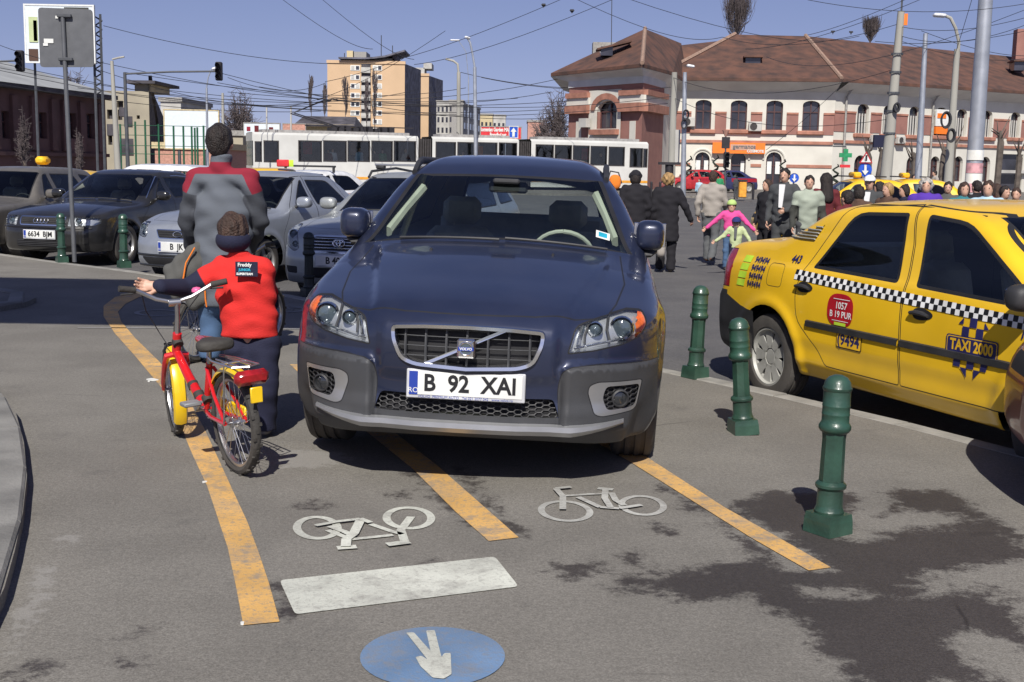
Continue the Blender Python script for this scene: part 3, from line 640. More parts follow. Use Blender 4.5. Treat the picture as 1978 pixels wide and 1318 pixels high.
    # honeycomb in the lower opening and round the fog lamps
    def honey(name, y0, y1, z0, z1, a, bb, dx, inside):
        m = MB()
        row = 0; z = z0
        while z < z1:
            y = y0 + (a * .75 if row % 2 else 0)
            while y < y1:
                if inside(y, z):
                    P_ = [(y + a * .5 * math.cos(t), z + bb * math.sin(t)) for t in [math.pi / 3 * i for i in range(7)]]; m.tube([c.hit(p, 'front')[0] - Vector((dx, 0, 0)) for p in P_], .0035, 4, cap=False)
                y += a * 1.5
            z += bb * .87; row += 1
        return m.build(name, MATS['black_plastic'], r, True)
    honey('lower_mesh', -.42, .43, .368, .44, .042, .013, .02, lambda y, z: inpoly(y, z, low))
    for sg in (1, -1):
        honey('fog_mesh', sg * .72 - .11, sg * .72 + .11, .395, .50, .036, .013, .018, lambda y, z: inpoly(abs(y), z, fogi))
        l, nn = c.hit((sg * .70, .443), 'front'); Mx = Matrix.Translation(l - Vector((.03, 0, 0))) @ Matrix.Rotation(sg * .35, 4, 'Z') @ Matrix.Rotation(rad(90), 4, 'Y')
        fl = MB().lathe([(.045, 0), (.043, .03), (.036, .034), (.032, .02), (.0, .016)], 24, Mx).build('fog_lamp', MATS['black_plastic'], r, True); MB().lathe([(.032, .022), (.02, .026), (0, .027)], 24, Mx).build('fog_lens', MATS['fog_glass'], fl, True)
    # roof rails
    for sg in (1, -1):
        pt = []
        for i in range(15):
            t = i / 14; x = .12 - 2.0 * t; l, nn = c.hit((x, sg * .60), 'top'); h_ = .055 * min(1, min(t, 1 - t) * 9) + .002; pt.append(Vector((x, sg * .60, l.z + h_)))
        MB().tube(pt, .019, 8, flat=1.2).build('roof_rail', MATS['black_plastic'], r, True)
    for sg in (1, -1):
        def cf(x, y, z, v, sg=sg): return smax(v, np.abs(x) - .11 + .25 * np.maximum(-y * sg, 0), .03)
        o = super_obj('door_mirror', (.62, sg * .87, 1.125), (.11, .082, .088), 3.3, MATS['blue_paint'], r, .014, cutf=lambda x, y, z, v: smax(v, -x - .045, .02))
        MB().box((-.052, 0, 0), (.01, .19, .14), bev=.004).build('mirror_glass', MATS['chrome'], o)
        MB().tube([(.62, sg * .88, 1.04), (.64, sg * .86, 1.02), (.66, sg * .80, 1.02)], [.05, .045, .035], 10, flat=.5).build('mirror_arm', MATS['black_plastic'], r, True)
    add_wheels(r, (1.4075, -1.4075), .925, .343, .225, 'alloy', MATS['rim_silver'])
    interior(r, .92, 1.0, .8, MATS['beige'], MATS['dash'], MATS['beige'], steer_y=.36, wheel_z=.95)
    for o in r.children:
        if o.name.startswith('seat') or o.name.startswith('rear_seat'):
            o.data.materials[0] = MATS['seat_grey']
    for sg in (1, -1):   # pale pillar linings and door trims
        MB().box((-.22, sg * .66, 1.2), (.12, .03, .5), bev=.01, M=Matrix.Rotation(sg * .32, 4, 'X')).build('pillar_trim', MATS['beige'], r)
        MB().tube([(.62, sg * .68, 1.08), (.38, sg * .625, 1.2), (.12, sg * .55, 1.33)], .034, 8).build('pillar_trim', MATS['beige'], r, True)
        MB().box((.15, sg * .80, .88), (1.3, .05, .22), bev=.02).build('door_lining', MATS['beige'], r)
    MB().box((.22, 0, 1.36), (.03, .24, .07), bev=.02).build('rear_view_mirror', MATS['black_plastic'], r)
    MB().box((.38, -.0, 1.40), (.09, .16, .03), bev=.01).build('sensor_pod', MATS['black_plastic'], r)
    l, nn = c.hit((.74, .61), 'top'); 
    for dx_, mt, s_ in ((0, 'plate_white', 1), (.002, 'sticker_cyan', .62)):
        mat('sticker_cyan', (.02, .35, .5), .5)
        P_ = [c.hit((.735 + a * .035 * s_, .595 + b_ * .04 * s_), 'top')[0] + Vector((0, 0, .003 + dx_)) for a, b_ in ((-1, -1), (1, -1), (1, 1), (-1, 1))]; raw('sticker', P_, [(0, 1, 2, 3)], MATS[mt], r)
    wipers(c, .99, MATS['black_plastic'], .23)
    for sg in (1, -1): c.dtube('washer_nozzle', [(1.22, sg * .33), (1.24, sg * .33)], 'top', .008, MATS['black_plastic'])
    return c
# ================================================================== yellow taxi at the kerb
mat('taxi_yellow', (.86, .52, .012), .35, var=.05, scale=2, coat=.6, dust=.10, back='#55544e'); mat('navy_print', (.02, .02, .10), .5); mat('red_print', (.42, .01, .02), .45); mat('lime_print', (.50, .75, .05), .5); mat('white_print', (.8, .8, .78), .5); mat('yellow_print', (.78, .46, .02), .45)
def taxi():
    hw = .87
    D = dict(cat='taxi', top=[(-2.2, .98), (-2.14, 1.07), (-1.97, 1.125), (-1.5, 1.165), (-1.40, 1.19), (-.86, 1.415), (-.5, 1.46), (-.1, 1.475), (.3, 1.465), (.58, 1.41), (1.24, 1.05), (1.36, 1.02), (1.7, .96), (2.0, .84), (2.12, .7)],
             W=[(-2.2, .78), (-1.85, .835), (-1.3, .86), (0, .87), (1.3, .86), (1.8, .82), (2.12, .75)],
             S=[(.1, -.10), (.28, -.05), (.36, -.015), (.43, -.012), (.52, 0), (.7, 0), (.85, -.008), (.95, -.03), (1.0, -.055), (1.2, -.115), (1.37, -.165), (1.43, -.22), (1.5, -.4)],
             front=[(.1, 1.95), (.25, 2.06), (.5, 2.12), (.7, 2.08), (.9, 2.0)], rear=[(.1, -2.0), (.25, -2.12), (.45, -2.20), (.68, -2.20), (.74, -2.16), (1.0, -2.13), (1.3, -2.0)],
             pf=[(0, 0), (.4, .03), (.65, .12), (.8, .26), (.9, .45)], pr=[(0, 0), (.4, .015), (.65, .05), (.78, .12), (.9, .26)],
             bot=[(-2.1, .30), (-1.5, .24), (1.5, .24), (2.1, .25)], wx=(1.315, -1.315), R=.31, Ra=.375, flare=.017, cw=.16, cr=.2, crown=.06, h=.027, k=.05, ks=.06)
    D['dims'] = dict(hw=hw, xf=2.12, xr=-2.1, H=1.52, xc=1.26, xh=.56, xh2=-.84, xb=-1.44, zc=1.03, zn=.8, body='sedan', zd=1.16, R=.31, wb=2.63)
    c = Car(D, 'taxi', 'yellow saloon taxi with a chequered stripe standing along the kerb beside the green bollards'); c.paint = MATS['taxi_yellow']; P = c.paint; g = MATS['car_glass']
    c.region('rear_bumper', [(-2.5, .735), (-2.0, .735), (-1.68, .64), (-1.3, .60), (-1.3, .0), (-2.5, 0)], 'side', MATS['black_plastic'], sides=(1, -1), cond=lambda q: q.x < -1.5)
    c.region('rear_bumper', [(-.9, .735), (.9, .735), (.9, .1), (-.9, .1)], 'rear', MATS['black_plastic'], cond=lambda q: q.x < -1.9)
    c.region('door', rpoly([(-.62, .35), (-.72, .46), (-.96, .62), (-.99, .80), (-.955, .96), (-.66, 1.41), (-.02, 1.445), (.06, 1.2), (.10, .96), (.115, .6), (.12, .35)], [.03, .05, .08, .03, .05, .08, .02, 0, 0, 0, .02]), 'side', P, seam=.007, sides=(1, -1), cond=lambda q: q.z < 1.45)
    c.region('door', rpoly([(.127, .35), (.122, .6), (.107, .96), (.067, 1.2), (-.015, 1.445), (.55, 1.41), (1.12, 1.03), (1.16, .9), (1.12, .6), (1.02, .45), (1.0, .35)], [.02, 0, 0, 0, .02, .08, .05, .05, .05, .03, .03]), 'side', P, seam=.007, sides=(1, -1), cond=lambda q: q.z < 1.45)
    c.region('side_window', rpoly([(-.86, .985), (-.56, 1.375), (-.06, 1.39), (.025, .965)], [.03, .1, .03, .03]), 'side', g, ring=.022, ringmat='black_gap', sides=(1, -1), cond=lambda q: q.z < 1.42)
    c.region('side_window', rpoly([(.19, .958), (.115, 1.39), (.48, 1.36), (1.04, 1.01), (1.06, .93)], [.03, .03, .1, .05, .03]), 'side', g, ring=.022, ringmat='black_gap', sides=(1, -1), cond=lambda q: q.z < 1.42)
    ys = [-.62 + .124 * i for i in range(11)]
    c.region('rear_window', [(-1.37 + .2 * y * y, y) for y in ys] + [(-.92 + .2 * y * y, y * .88) for y in ys[::-1]], 'top', g, cond=lambda q: q.z > 1.15, ring=.02, ringmat='black_gap')
    c.region('windscreen', [(1.22 - .16 * y * y, y * 1.05) for y in ys] + [(.6 - .16 * y * y, y * .9) for y in ys[::-1]], 'top', g, cond=lambda q: q.z > 1.0, ring=.02, ringmat='black_gap')
    c.region('tail_light', rpoly([(.60, .76), (.90, .76), (.90, 1.06), (.66, 1.04)], .03), 'rear', MATS['taillight_red'], sides=(1, -1), ring=.006, ringmat='black_gap', cond=lambda q: q.x < -1.86)
    c.region('fuel_flap', rpoly([(-1.355, .82), (-1.165, .82), (-1.165, .985), (-1.355, .985)], .04), 'side', P, seam=.005, sides=(-1,))
    c.finish(P); r = c.root
    # side seen from the pavement (local -y)
    v = 'right'; k = 0; b1 = MB(); b2 = MB(); n = 0
    x = -1.02
    while x < 1.62:
        z = .962 - (x + 1.02) * .036
        for row in (0, 1):
            q = [c.hit(p, v) for p in ((x, z - row * .033), (x + .036, z - row * .033), (x + .036, z - .033 - row * .033), (x, z - .033 - row * .033))]; q = [l + nn * .004 for l, nn in q]
            (b1 if (n + row) % 2 else b2).add(q, [(0, 1, 2, 3)])
        x += .036; n += 1
    b1.build('chequer_white', MATS['white_print'], r)['kind'] = 'stuff'; b2.build('chequer_black', MATS['black_paint'], r)['kind'] = 'stuff'
    for sg, vw in ((-1, 'right'), (1, 'left')):
        zz = .615
        for x0, x1 in ((-.83, .11), (.13, 1.05)):
            b = MB(); pts = [c.hit((x0 + (x1 - x0) * i / 16, zz), vw) for i in range(17)]; vs = []
            for l, nn in pts: vs += [l + Vector((0, 0, .024)), l + Vector((0, sg * .014, .018)), l + Vector((0, sg * .014, -.018)), l + Vector((0, 0, -.024))]
            b.add(vs, [(4 * i + j, 4 * i + 4 + j, 4 * i + 5 + j, 4 * i + 1 + j) for i in range(16) for j in range(3)]).build('side_moulding', MATS['black_plastic'], r)
        for hx, hz in ((-.90, .852), (.28, .81)):
            E_ = [(.088 * math.cos(a) * (1 + .25 * math.cos(a)), .036 * math.sin(a)) for a in [2 * math.pi * i / 20 for i in range(20)]]
            c.decal('handle_recess', [(px_, py_, 0) for px_, py_ in E_], [tuple(range(20))], MATS['black_gap'], (hx, hz), vw, .003)
            c.dtube('door_handle', [(hx - .075, hz), (hx - .03, hz + .006), (hx + .03, hz + .004), (hx + .08, hz - .006)], vw, [.016, .022, .022, .012], MATS['black_plastic'], .012, flat=.7, n=8)
    V_ = lambda s, sz, at, m, **kw: c.decal('lettering', *text_mesh(s, sz, **kw), MATS[m], at, v, .0055)
    circ = lambda a, b_, n_=24, p=1: [(a * math.copysign(abs(math.cos(t)) ** p, math.cos(t)), b_ * math.copysign(abs(math.sin(t)) ** p, math.sin(t)), 0) for t in [2 * math.pi * i / n_ for i in range(n_)]]
    c.decal('licence_badge', circ(.135, .105, 28, .7), [tuple(range(28))], MATS['red_print'], (-.47, .745), v, .004); V_('1057', .062, (-.46, .772), 'white_print', bold=.001); V_('B 19 PUR', .058, (-.46, .715), 'white_print', bold=.001)
    for zz in (.815, .675): c.decal('badge_line', [(-.085, .002, 0), (.085, .002, 0), (.085, -.002, 0), (-.085, -.002, 0)], [(0, 1, 2, 3)], MATS['white_print'], (-.46, zz), v, .006)
    c.decal('badge_strip', [(-.06, .01, 0), (.06, .01, 0), (.06, -.01, 0), (-.06, -.01, 0)], [(0, 1, 2, 3)], MATS['lime_print'], (-.46, .655), v, .006)
    bx = [(-.13, .055), (.13, .055), (.13, -.05), (-.13, -.05)]; o_ = rpoly(bx, .015); i_ = inset(o_, .006 if False else -.0) 
    c.decal('fare_frame', [(p[0], p[1], 0) for p in o_], [tuple(range(len(o_)))], MATS['black_paint'], (-.36, .553), v, .004); i_ = rpoly([(-.123, .048), (.123, .048), (.123, -.043), (-.123, -.043)], .012)
    c.decal('fare_panel', [(p[0], p[1], 0) for p in i_], [tuple(range(len(i_)))], MATS['yellow_print'], (-.36, .553), v, .005); V_('(9494', .098, (-.365, .556), 'navy_print', bold=.003)
    V_('443', .075, (-1.07, 1.025), 'navy_print', bold=.002, shear=.3); V_('1,69', .085, (1.13, .80), 'navy_print', bold=.002, shear=.2)
    for i in range(4):
        V_('949494', .062, (-1.475 - .012 * i, .985 - .058 * i), 'navy_print', bold=.0015, shear=.15, sx=1.0)
        c.decal('phone_sticker', [(-.055, .024, 0), (.055, .024, 0), (.045, -.024, 0), (-.065, -.024, 0)], [(0, 1, 2, 3)], MATS['lime_print'], (-1.66 - .01 * i, .985 - .058 * i), v, .004)
    lx, lz = .72, .655
    c.decal('logo_panel', [(p[0], p[1], 0) for p in rpoly([(-.20, .056), (.20, .056), (.20, -.056), (-.20, -.056)], .02)], [tuple(range(16))], MATS['navy_print'], (lx, lz + .02), v, .005)
    c.decal('logo_rim', [(p[0], p[1], 0) for p in rpoly([(-.192, .049), (.192, .049), (.192, -.049), (-.192, -.049)], .017)], [tuple(range(16))], MATS['yellow_print'], (lx, lz + .02), v, .0056)
    c.decal('logo_field', [(p[0], p[1], 0) for p in rpoly([(-.187, .044), (.187, .044), (.187, -.044), (-.187, -.044)], .015)], [tuple(range(16))], MATS['navy_print'], (lx, lz + .02), v, .0062)
    c.decal('lettering', *text_mesh('TAXI 2000', .085, bold=.003, sx=.86), MATS['yellow_print'], (lx, lz + .02), v, .0072)
    sq = [(-.5, 2), (1.5, 2) if False else (.5, 3), (-.5, 1.1)] 
    for cx, cz, tri in ((0, 5.0, 0), (-2, 3.0, 0), (2, 3.0, 0), (-3.6, 5.0, 1), (3.8, 4.6, 2), (-3.9, -3.6, 0), (0, -3.6, 0), (3.9, -3.6, 3), (-2, -5.6, 4), (2, -5.6, 5)):
        s_ = .027; q = {0: [(-1, -1), (1, -1), (1, 1), (-1, 1)], 1: [(-.6, -.6), (.8, -.6), (.8, .9)], 2: [(-.7, -.6), (.7, -.6), (-.7, .9)], 3: [(-1, -1), (.6, -1), (1, 1), (-1, 1)], 4: [(1, -1), (1, 1), (-1, 1)], 5: [(-1, -1), (1, 1), (-1, 1)]}[tri]
        c.decal('logo_check', [(lx * 0 + (cx + a) * s_, (cz + b_) * s_, 0) for a, b_ in q], [tuple(range(len(q)))], MATS['navy_print'], (lx, lz + .022), v, .0052)
    # louvre blades over the rear quarter
    for sg, vw in ((-1, 'right'), (1, 'left')):
        q = [(-1.34, 1.165), (-.86, 1.275), (-.93, 1.16)]; c.decal('quarter_louvre', [(p[0], p[1], 0) for p in q], [(0, 1, 2)], MATS['black_gap'], (0, 0), vw, .004)
        for i in range(5):
            z = 1.172 + .021 * i; x0 = -1.34 + (z - 1.165) * 4.36; x1 = -.93 + (z - 1.16) * .61
            c.dtube('louvre_blade', [(x0 + (x1 - x0) * j / 5, z) for j in range(6)], vw, .006, MATS['seat_grey'], .008)
    c.dtube('roof_drip', [(-.95, -.60), (-.5, -.63), (0, -.64), (.5, -.62)], 'top', .007, MATS['black_gap'], .0); c.dtube('roof_drip', [(-.95, .60), (-.5, .63), (0, .64), (.5, .62)], 'top', .007, MATS['black_gap'], .0)
    mirrors(c, MATS['black_plastic'], 1.14, .93, 1.0, .85)
    add_wheels(r, (1.315, -1.315), .86, .31, .185, 'hub9', MATS['rim_grey']); interior(r, 1.2, 1.02, .72, MATS['seat_grey'], MATS['dash'], MATS['dash'])
    return c
# ================================================================== parked cars
mat('black_car', (.010, .011, .013), .3, .1, coat=.8, var=.1, dust=.12, back='#1c1c1e'); mat('silver_car', (.38, .41, .46), .38, .5, var=.04, coat=.5, dust=.12, back='#26272a'); mat('warm_silver', (.36, .37, .36), .35, .7, var=.04, coat=.5, dust=.15, back='#333')  if False else None
mat('pale_silver', (.45, .47, .46), .36, .5, var=.04, coat=.5, dust=.12, back='#26272a'); mat('brown_grey', (.155, .145, .13), .45, .35, var=.08, coat=.3, dust=.25, back='#202020'); mat('white_car', (.70, .71, .72), .35, coat=.5, dust=.12, back='#333333'); mat('dark_red_car', (.19, .006, .014), .35, .0, coat=.7, dust=.02, back='#200'  + '000'); mat('red_car', (.42, .015, .02), .35, coat=.6, dust=.1, back='#222222'); mat('blue_car', (.02, .025, .09), .35, coat=.6, dust=.1, back='#222222')
def common(c, dark=False, rows=2, seats='seat_grey', wheel='alloy', rim='rim_silver', mir=True):
    d = c.P['dims']; P = c.P
    c.finish(c.paint)
    if mir: mirrors(c, c.paint, d['xc'] - .42, d['hw'] + .07, d['zc'] + .06, .9)
    add_wheels(c.root, P['wx'], d['hw'] - .01, d['R'], .19, wheel, MATS[rim]); interior(c.root, d['xc'], d['zc'], d['hw'] * .88, MATS[seats], MATS['dash'], MATS['dash'], rows=rows)
def dark_saloon():
    D = spec(L=4.8, Wd=1.78, H=1.43, wb=2.69, fo=.93, zc=.97, zh=.90, zn=.745, zd=1.0, xc=.86, xh=.1, xh2=-1.05, xb=-1.75, cat='car', h=.036)
    c = Car(D, 'dark_saloon', 'black saloon with a chrome-edged grille and plate 6634 BJM parked behind the bollards'); c.paint = MATS['black_car']; d = D['dims']
    std_regions(c)
    hl = rpoly([(.80, .735), (.43, .745), (.43, .60), (.76, .61), (.83, .65)], .02); lamp_unit(c, 'headlight', hl)
    g = rpoly([(-.39, .745), (-.37, .605), (.37, .605), (.39, .745)], .03); c.region('grille', g, 'front', MATS['black_gap'], ring=.018, ringmat='chrome')
    c.region('lower_intake', rpoly([(-.42, .40), (-.42, .29), (.42, .29), (.42, .40)], .02), 'front', MATS['black_gap']); common(c)
    lamp_fill(c, 'headlight', .05, bulbs=((.56, .67, .05),)); v = 'front'
    for z in (.635, .66, .685, .71): c.dtube('grille_bar', [(-.33 + .066 * i, z) for i in range(11)], v, .004, MATS['dark_metal'])
    for i in range(4): c.dtube('badge_ring', [(-.087 + .058 * i + .036 * math.cos(a), .674 + .036 * math.sin(a)) for a in [2 * math.pi * k / 16 for k in range(17)]], v, .0045, MATS['chrome'], .014)
    for z in (.31, .335, .36, .385): c.dtube('intake_bar', [(-.40 + .08 * i, z) for i in range(11)], v, .005, MATS['black_plastic'])
    c.plate('6634  BJM', .475); c.dtube('bumper_strip', [(-.74 + .148 * i, .575) for i in range(11)], v, .012, MATS['black_car'], .004); wipers(c, .86, MATS['black_plastic'])
    for sg in (1, -1): c.dtube('window_trim', [(.62, .99), (.1, 1.315), (-.5, 1.335), (-1.0, 1.30)], 'left' if sg > 0 else 'right', .009, MATS['chrome'], .002)
    return c
def silver_saloon():
    D = spec(L=4.28, Wd=1.70, H=1.47, wb=2.50, fo=.82, zc=1.0, zh=.93, zn=.765, zd=1.05, xc=.88, xh=.14, xh2=-.95, xb=-1.55, R=.30, cat='car', h=.036, crown=.08)
    c = Car(D, 'silver_saloon', 'silver-blue small saloon parked behind the man in the grey jacket'); c.paint = MATS['silver_car']
    std_regions(c, 'dark_glass')
    hl = rpoly([(.76, .80), (.58, .80), (.50, .66), (.54, .60), (.70, .62), (.79, .70)], .03); lamp_unit(c, 'headlight', hl)
    c.region('grille', rpoly([(-.36, .72), (-.30, .60), (.30, .60), (.36, .72)], .03), 'front', MATS['black_gap'], ring=.012, ringmat='chrome'); c.region('lower_intake', rpoly([(-.6, .36), (-.5, .26), (.5, .26), (.6, .36)], .03), 'front', MATS['black_gap'])
    common(c); lamp_fill(c, 'headlight', .05, bulbs=((.64, .73, .05), (.60, .66, .03))); v = 'front'
    for z in (.63, .66, .69): c.dtube('grille_bar', [(-.29 + .058 * i, z) for i in range(11)], v, .004, MATS['dark_metal'])
    c.dtube('badge_ring', [(.065 * math.cos(a), .66 + .034 * math.sin(a)) for a in [2 * math.pi * k / 16 for k in range(17)]], v, .005, MATS['chrome'], .01)
    c.decal('badge_letter', *text_mesh('H', .055, shear=.3, bold=.003), MATS['chrome'], (0, .66), 'front', .014) if False else None
    c.plate('B  JK', .50, y0=0); c.dtube('bumper_bar', [(-.7 + .14 * i, .385) for i in range(11)], v, .018, MATS['silver_car'], .0); c.dtube('bumper_bar', [(-.7 + .14 * i, .25) for i in range(11)], v, .018, MATS['silver_car'], .0); wipers(c, .88, MATS['black_plastic'])
    return c
def silver_estate():
    D = spec(L=4.7, Wd=1.76, H=1.50, wb=2.70, fo=.93, zc=1.03, zh=.96, zn=.80, zd=1.05, xc=.95, xh=.15, xh2=-1.6, xb=-2.1, R=.32, body='wagon', cat='estate car', h=.036, crown=.08)
    c = Car(D, 'silver_estate', 'silver estate with a barred chrome grille and roof rails behind the blue car'); c.paint = MATS['pale_silver']
    std_regions(c)
    hl = rpoly([(.80, .88), (.68, .89), (.56, .76), (.52, .62), (.60, .585), (.76, .66), (.83, .78)], .05); lamp_unit(c, 'headlight', hl)
    c.region('grille', rpoly([(-.40, .73), (-.33, .79), (.33, .79), (.40, .73), (.33, .585), (-.33, .585)], .05), 'front', MATS['black_gap'], ring=.02, ringmat='chrome')
    c.region('lower_intake', rpoly([(-.42, .42), (-.42, .30), (.42, .30), (.42, .42)], .03), 'front', MATS['black_gap']); c.region('fog_recess', rpoly([(.54, .42), (.54, .34), (.70, .34), (.74, .42)], .02), 'front', MATS['black_gap'], sides=(1, -1))
    common(c); lamp_fill(c, 'headlight', .05, bulbs=((.66, .78, .055), (.60, .67, .04))); v = 'front'
    for z in (.61, .645, .68, .715, .75): c.dtube('grille_bar', [(-.33 + .066 * i, z) for i in range(11)], v, .010, MATS['chrome'], flat=.6)
    c.dtube('badge_ring', [(.07 * math.cos(a), .70 + .046 * math.sin(a)) for a in [2 * math.pi * k / 20 for k in range(21)]], v, .007, MATS['chrome'], .016)
    c.dtube('badge_ring', [(.052 * math.cos(a), .715 + .018 * math.sin(a)) for a in [2 * math.pi * k / 20 for k in range(21)]], v, .006, MATS['chrome'], .018); c.dtube('badge_ring', [(.02 * math.cos(a), .70 + .034 * math.sin(a)) for a in [2 * math.pi * k / 20 for k in range(21)]], v, .006, MATS['chrome'], .018)
    c.plate('B 40 PY', .50, blue=False)
    for sg in (1, -1): MB().tube([(.05, sg * .60, 1.42), (-.05, sg * .60, 1.50), (-.9, sg * .61, 1.54), (-1.7, sg * .60, 1.48), (-1.8, sg * .6, 1.42)], .017, 8).build('roof_rail', MATS['black_plastic'], c.root, True)
    for x in (-.35,): 
        MB().box((x, 0, 1.585), (.09, 1.35, .03), bev=.01).build('roof_bar', MATS['satin_silver'], c.root, True)
        for sg in (1, -1): MB().box((x, sg * .60, 1.555), (.1, .12, .06), bev=.02).build('bar_foot', MATS['black_plastic'], c.root, True)
    wipers(c, .95, MATS['black_plastic']); return c
def simple_car(name, label, paint, group=None, regions=True, boxy=False, **kw):
    D = spec(h=kw.pop('h', .05), **kw); c = Car(D, name, label, group); c.paint = MATS[paint]; std_regions(c, 'dark_glass', doors=False)
    d = D['dims']; lamp_unit(c, 'headlight', rpoly([(.74, d['zn'] - .02), (.46, d['zn'] - .02), (.46, d['zn'] - .14), (.74, d['zn'] - .14)], .03))
    c.region('tail_light', rpoly([(.60, d['zd'] - .3), (.85, d['zd'] - .3), (.85, d['zd'] - .08), (.62, d['zd'] - .08)], .02), 'rear', MATS['taillight_red'], sides=(1, -1))
    c.region('grille', rpoly([(-.38, d['zn'] - .04), (-.36, d['zn'] - .13), (.36, d['zn'] - .13), (.38, d['zn'] - .04)], .02), 'front', MATS['black_gap'])
    common(c, rows=1, wheel='steel', rim='rim_grey', mir=kw.get('mir', True)); lamp_fill(c, 'headlight', .04); return c
# ================================================================== GROUND
KERB = [(-46, 62), (-30, 42), (-14, 25.2), (-7.92, 18.74), (-6.65, 17.55), (-5.25, 16.4), (-3.79, 15.0), (-2.52, 13.65), (-.6, 11.3), (1.175, 9.03), (2.187, 7.62), (2.71, 6.68), (3.9, 4.4), (6.2, 0), (9.3, -6)]
def kx(y): ks = KERB[::-1]; return float(np.interp(y, [p[1] for p in ks], [p[0] for p in ks]))
def pdist(P, poly):
    """signed distance (negative inside) of points to a polygon"""
    n = len(poly); A = np.array(poly, float); ins = np.zeros(len(P), bool); d = np.full(len(P), 1e9)
    for i in range(n):
        a, b = A[i], A[(i + 1) % n]; ab = b - a; t = np.clip(((P - a) @ ab) / max(ab @ ab, 1e-12), 0, 1); d = np.minimum(d, np.linalg.norm(P - a - t[:, None] * ab, axis=1))
        c = (a[1] > P[:, 1]) != (b[1] > P[:, 1]); x = (b[0] - a[0]) * (P[:, 1] - a[1]) / np.where(b[1] == a[1], 1e-9, b[1] - a[1]) + a[0]; ins ^= c & (P[:, 0] < x)
    return np.where(ins, -d, d)
def gp(pts, z=0): return [G(x, y, z) for x, y in pts]
def asphalt(name, c, c2, stains=False, gr=120):
    m = bpy.data.materials.new(name); m.use_nodes = True; N = m.node_tree.nodes; L = m.node_tree.links; b = N['Principled BSDF']; tc = N.new('ShaderNodeTexCoord')
    def noise(s, d=5, r=.6):
        n = N.new('ShaderNodeTexNoise'); n.inputs['Scale'].default_value = s; n.inputs['Detail'].default_value = d; n.inputs['Roughness'].default_value = r; L.new(tc.outputs['Object'], n.inputs[0]); return n.outputs[0]
    def mr(i, a, b_, c_=0, d_=1):
        q = N.new('ShaderNodeMapRange'); q.interpolation_type = 'SMOOTHSTEP'
        for k, v in zip((1, 2, 3, 4), (a, b_, c_, d_)): q.inputs[k].default_value = v
        L.new(i, q.inputs[0]); return q.outputs[0]
    def mix(f, a, b_, mode='MIX'):
        q = N.new('ShaderNodeMix'); q.data_type = 'RGBA'; q.blend_type = mode
        (L.new(f, q.inputs[0]) if not isinstance(f, float) else setattr(q.inputs[0], 'default_value', f))
        for k, v in ((6, a), (7, b_)): (L.new(v, q.inputs[k]) if not isinstance(v, tuple) else setattr(q.inputs[k], 'default_value', v))
        return q.outputs[2]
    base = mix(mr(noise(.9, 8, .62), .35, .66), lin(c), lin(c2)); g = noise(gr, 3, .7)
    base = mix(mr(g, .36, .64), mix(1.0, base, (.70, .69, .68, 1), 'MULTIPLY'), base); base = mix(mr(noise(gr * .38, 4, .75), .38, .62), mix(1.0, base, (.80, .80, .80, 1), 'MULTIPLY'), base)
    base = mix(mr(noise(gr * 3.2, 2, .6), .60, .75), base, lin((.26, .25, .235))); base = mix(mr(noise(26, 4, .7), .64, .74, 0, .6), base, lin((.045, .042, .042)))
    base = mix(mr(noise(2.7, 10, .72), .55, .72, 0, .35), base, lin((.075, .072, .07)))
    rough = None
    vo = N.new('ShaderNodeTexVoronoi'); vo.feature = 'DISTANCE_TO_EDGE'; vo.inputs['Scale'].default_value = .55; vm = N.new('ShaderNodeMix'); vm.data_type = 'VECTOR'; vm.inputs[0].default_value = .10
    nc = N.new('ShaderNodeTexNoise'); nc.inputs['Scale'].default_value = 2.2; nc.inputs['Detail'].default_value = 8; L.new(tc.outputs['Object'], nc.inputs[0]); L.new(tc.outputs['Object'], vm.inputs[4]); L.new(nc.outputs['Color'], vm.inputs[5]); L.new(vm.outputs[1], vo.inputs['Vector'])
    ck = N.new('ShaderNodeMath'); ck.operation = 'MULTIPLY'; L.new(mr(vo.outputs['Distance'], .0, .006, 1, 0), ck.inputs[0]); L.new(mr(noise(.8, 3, .5), .57, .66, 0, .6), ck.inputs[1]); base = mix(ck.outputs[0], base, lin((.06, .056, .052)))
    if stains:
        at = N.new('ShaderNodeAttribute'); at.attribute_name = 'wet'; ad = N.new('ShaderNodeMath'); ad.operation = 'ADD'; n1 = mr(noise(5, 12, .82), .25, .75, -.75, .75); L.new(at.outputs['Fac'], ad.inputs[0]); L.new(n1, ad.inputs[1])
        wm = mr(ad.outputs[0], .25, .85); base = mix(wm, base, mix(1.0, base, (.30, .28, .295, 1), 'MULTIPLY'))
        a2 = N.new('ShaderNodeAttribute'); a2.attribute_name = 'chalk'; ad2 = N.new('ShaderNodeMath'); ad2.operation = 'ADD'; L.new(a2.outputs['Fac'], ad2.inputs[0]); L.new(mr(noise(11, 8, .8), .25, .75, -.5, .5), ad2.inputs[1])
        base = mix(mr(ad2.outputs[0], .45, .8, 0, .55), base, lin((.30, .29, .27))); rough = mr(wm, 0, 1, .93, .62)
    L.new(base, b.inputs['Base Color']); b.inputs['Roughness'].default_value = .92; b.inputs['Specular IOR Level'].default_value = .3
    if rough is not None: L.new(rough, b.inputs['Roughness'])
    bp = N.new('ShaderNodeBump'); bp.inputs['Strength'].default_value = .55; bp.inputs['Distance'].default_value = .006; L.new(g, bp.inputs['Height']); L.new(bp.outputs[0], b.inputs['Normal'])
    MATS[name] = m; return m
asphalt('pavement_asphalt', (.212, .200, .178), (.268, .254, .226), True); asphalt('road_asphalt', (.125, .122, .124), (.16, .155, .152)); asphalt('far_pavement', (.20, .185, .165), (.25, .235, .21), gr=9)
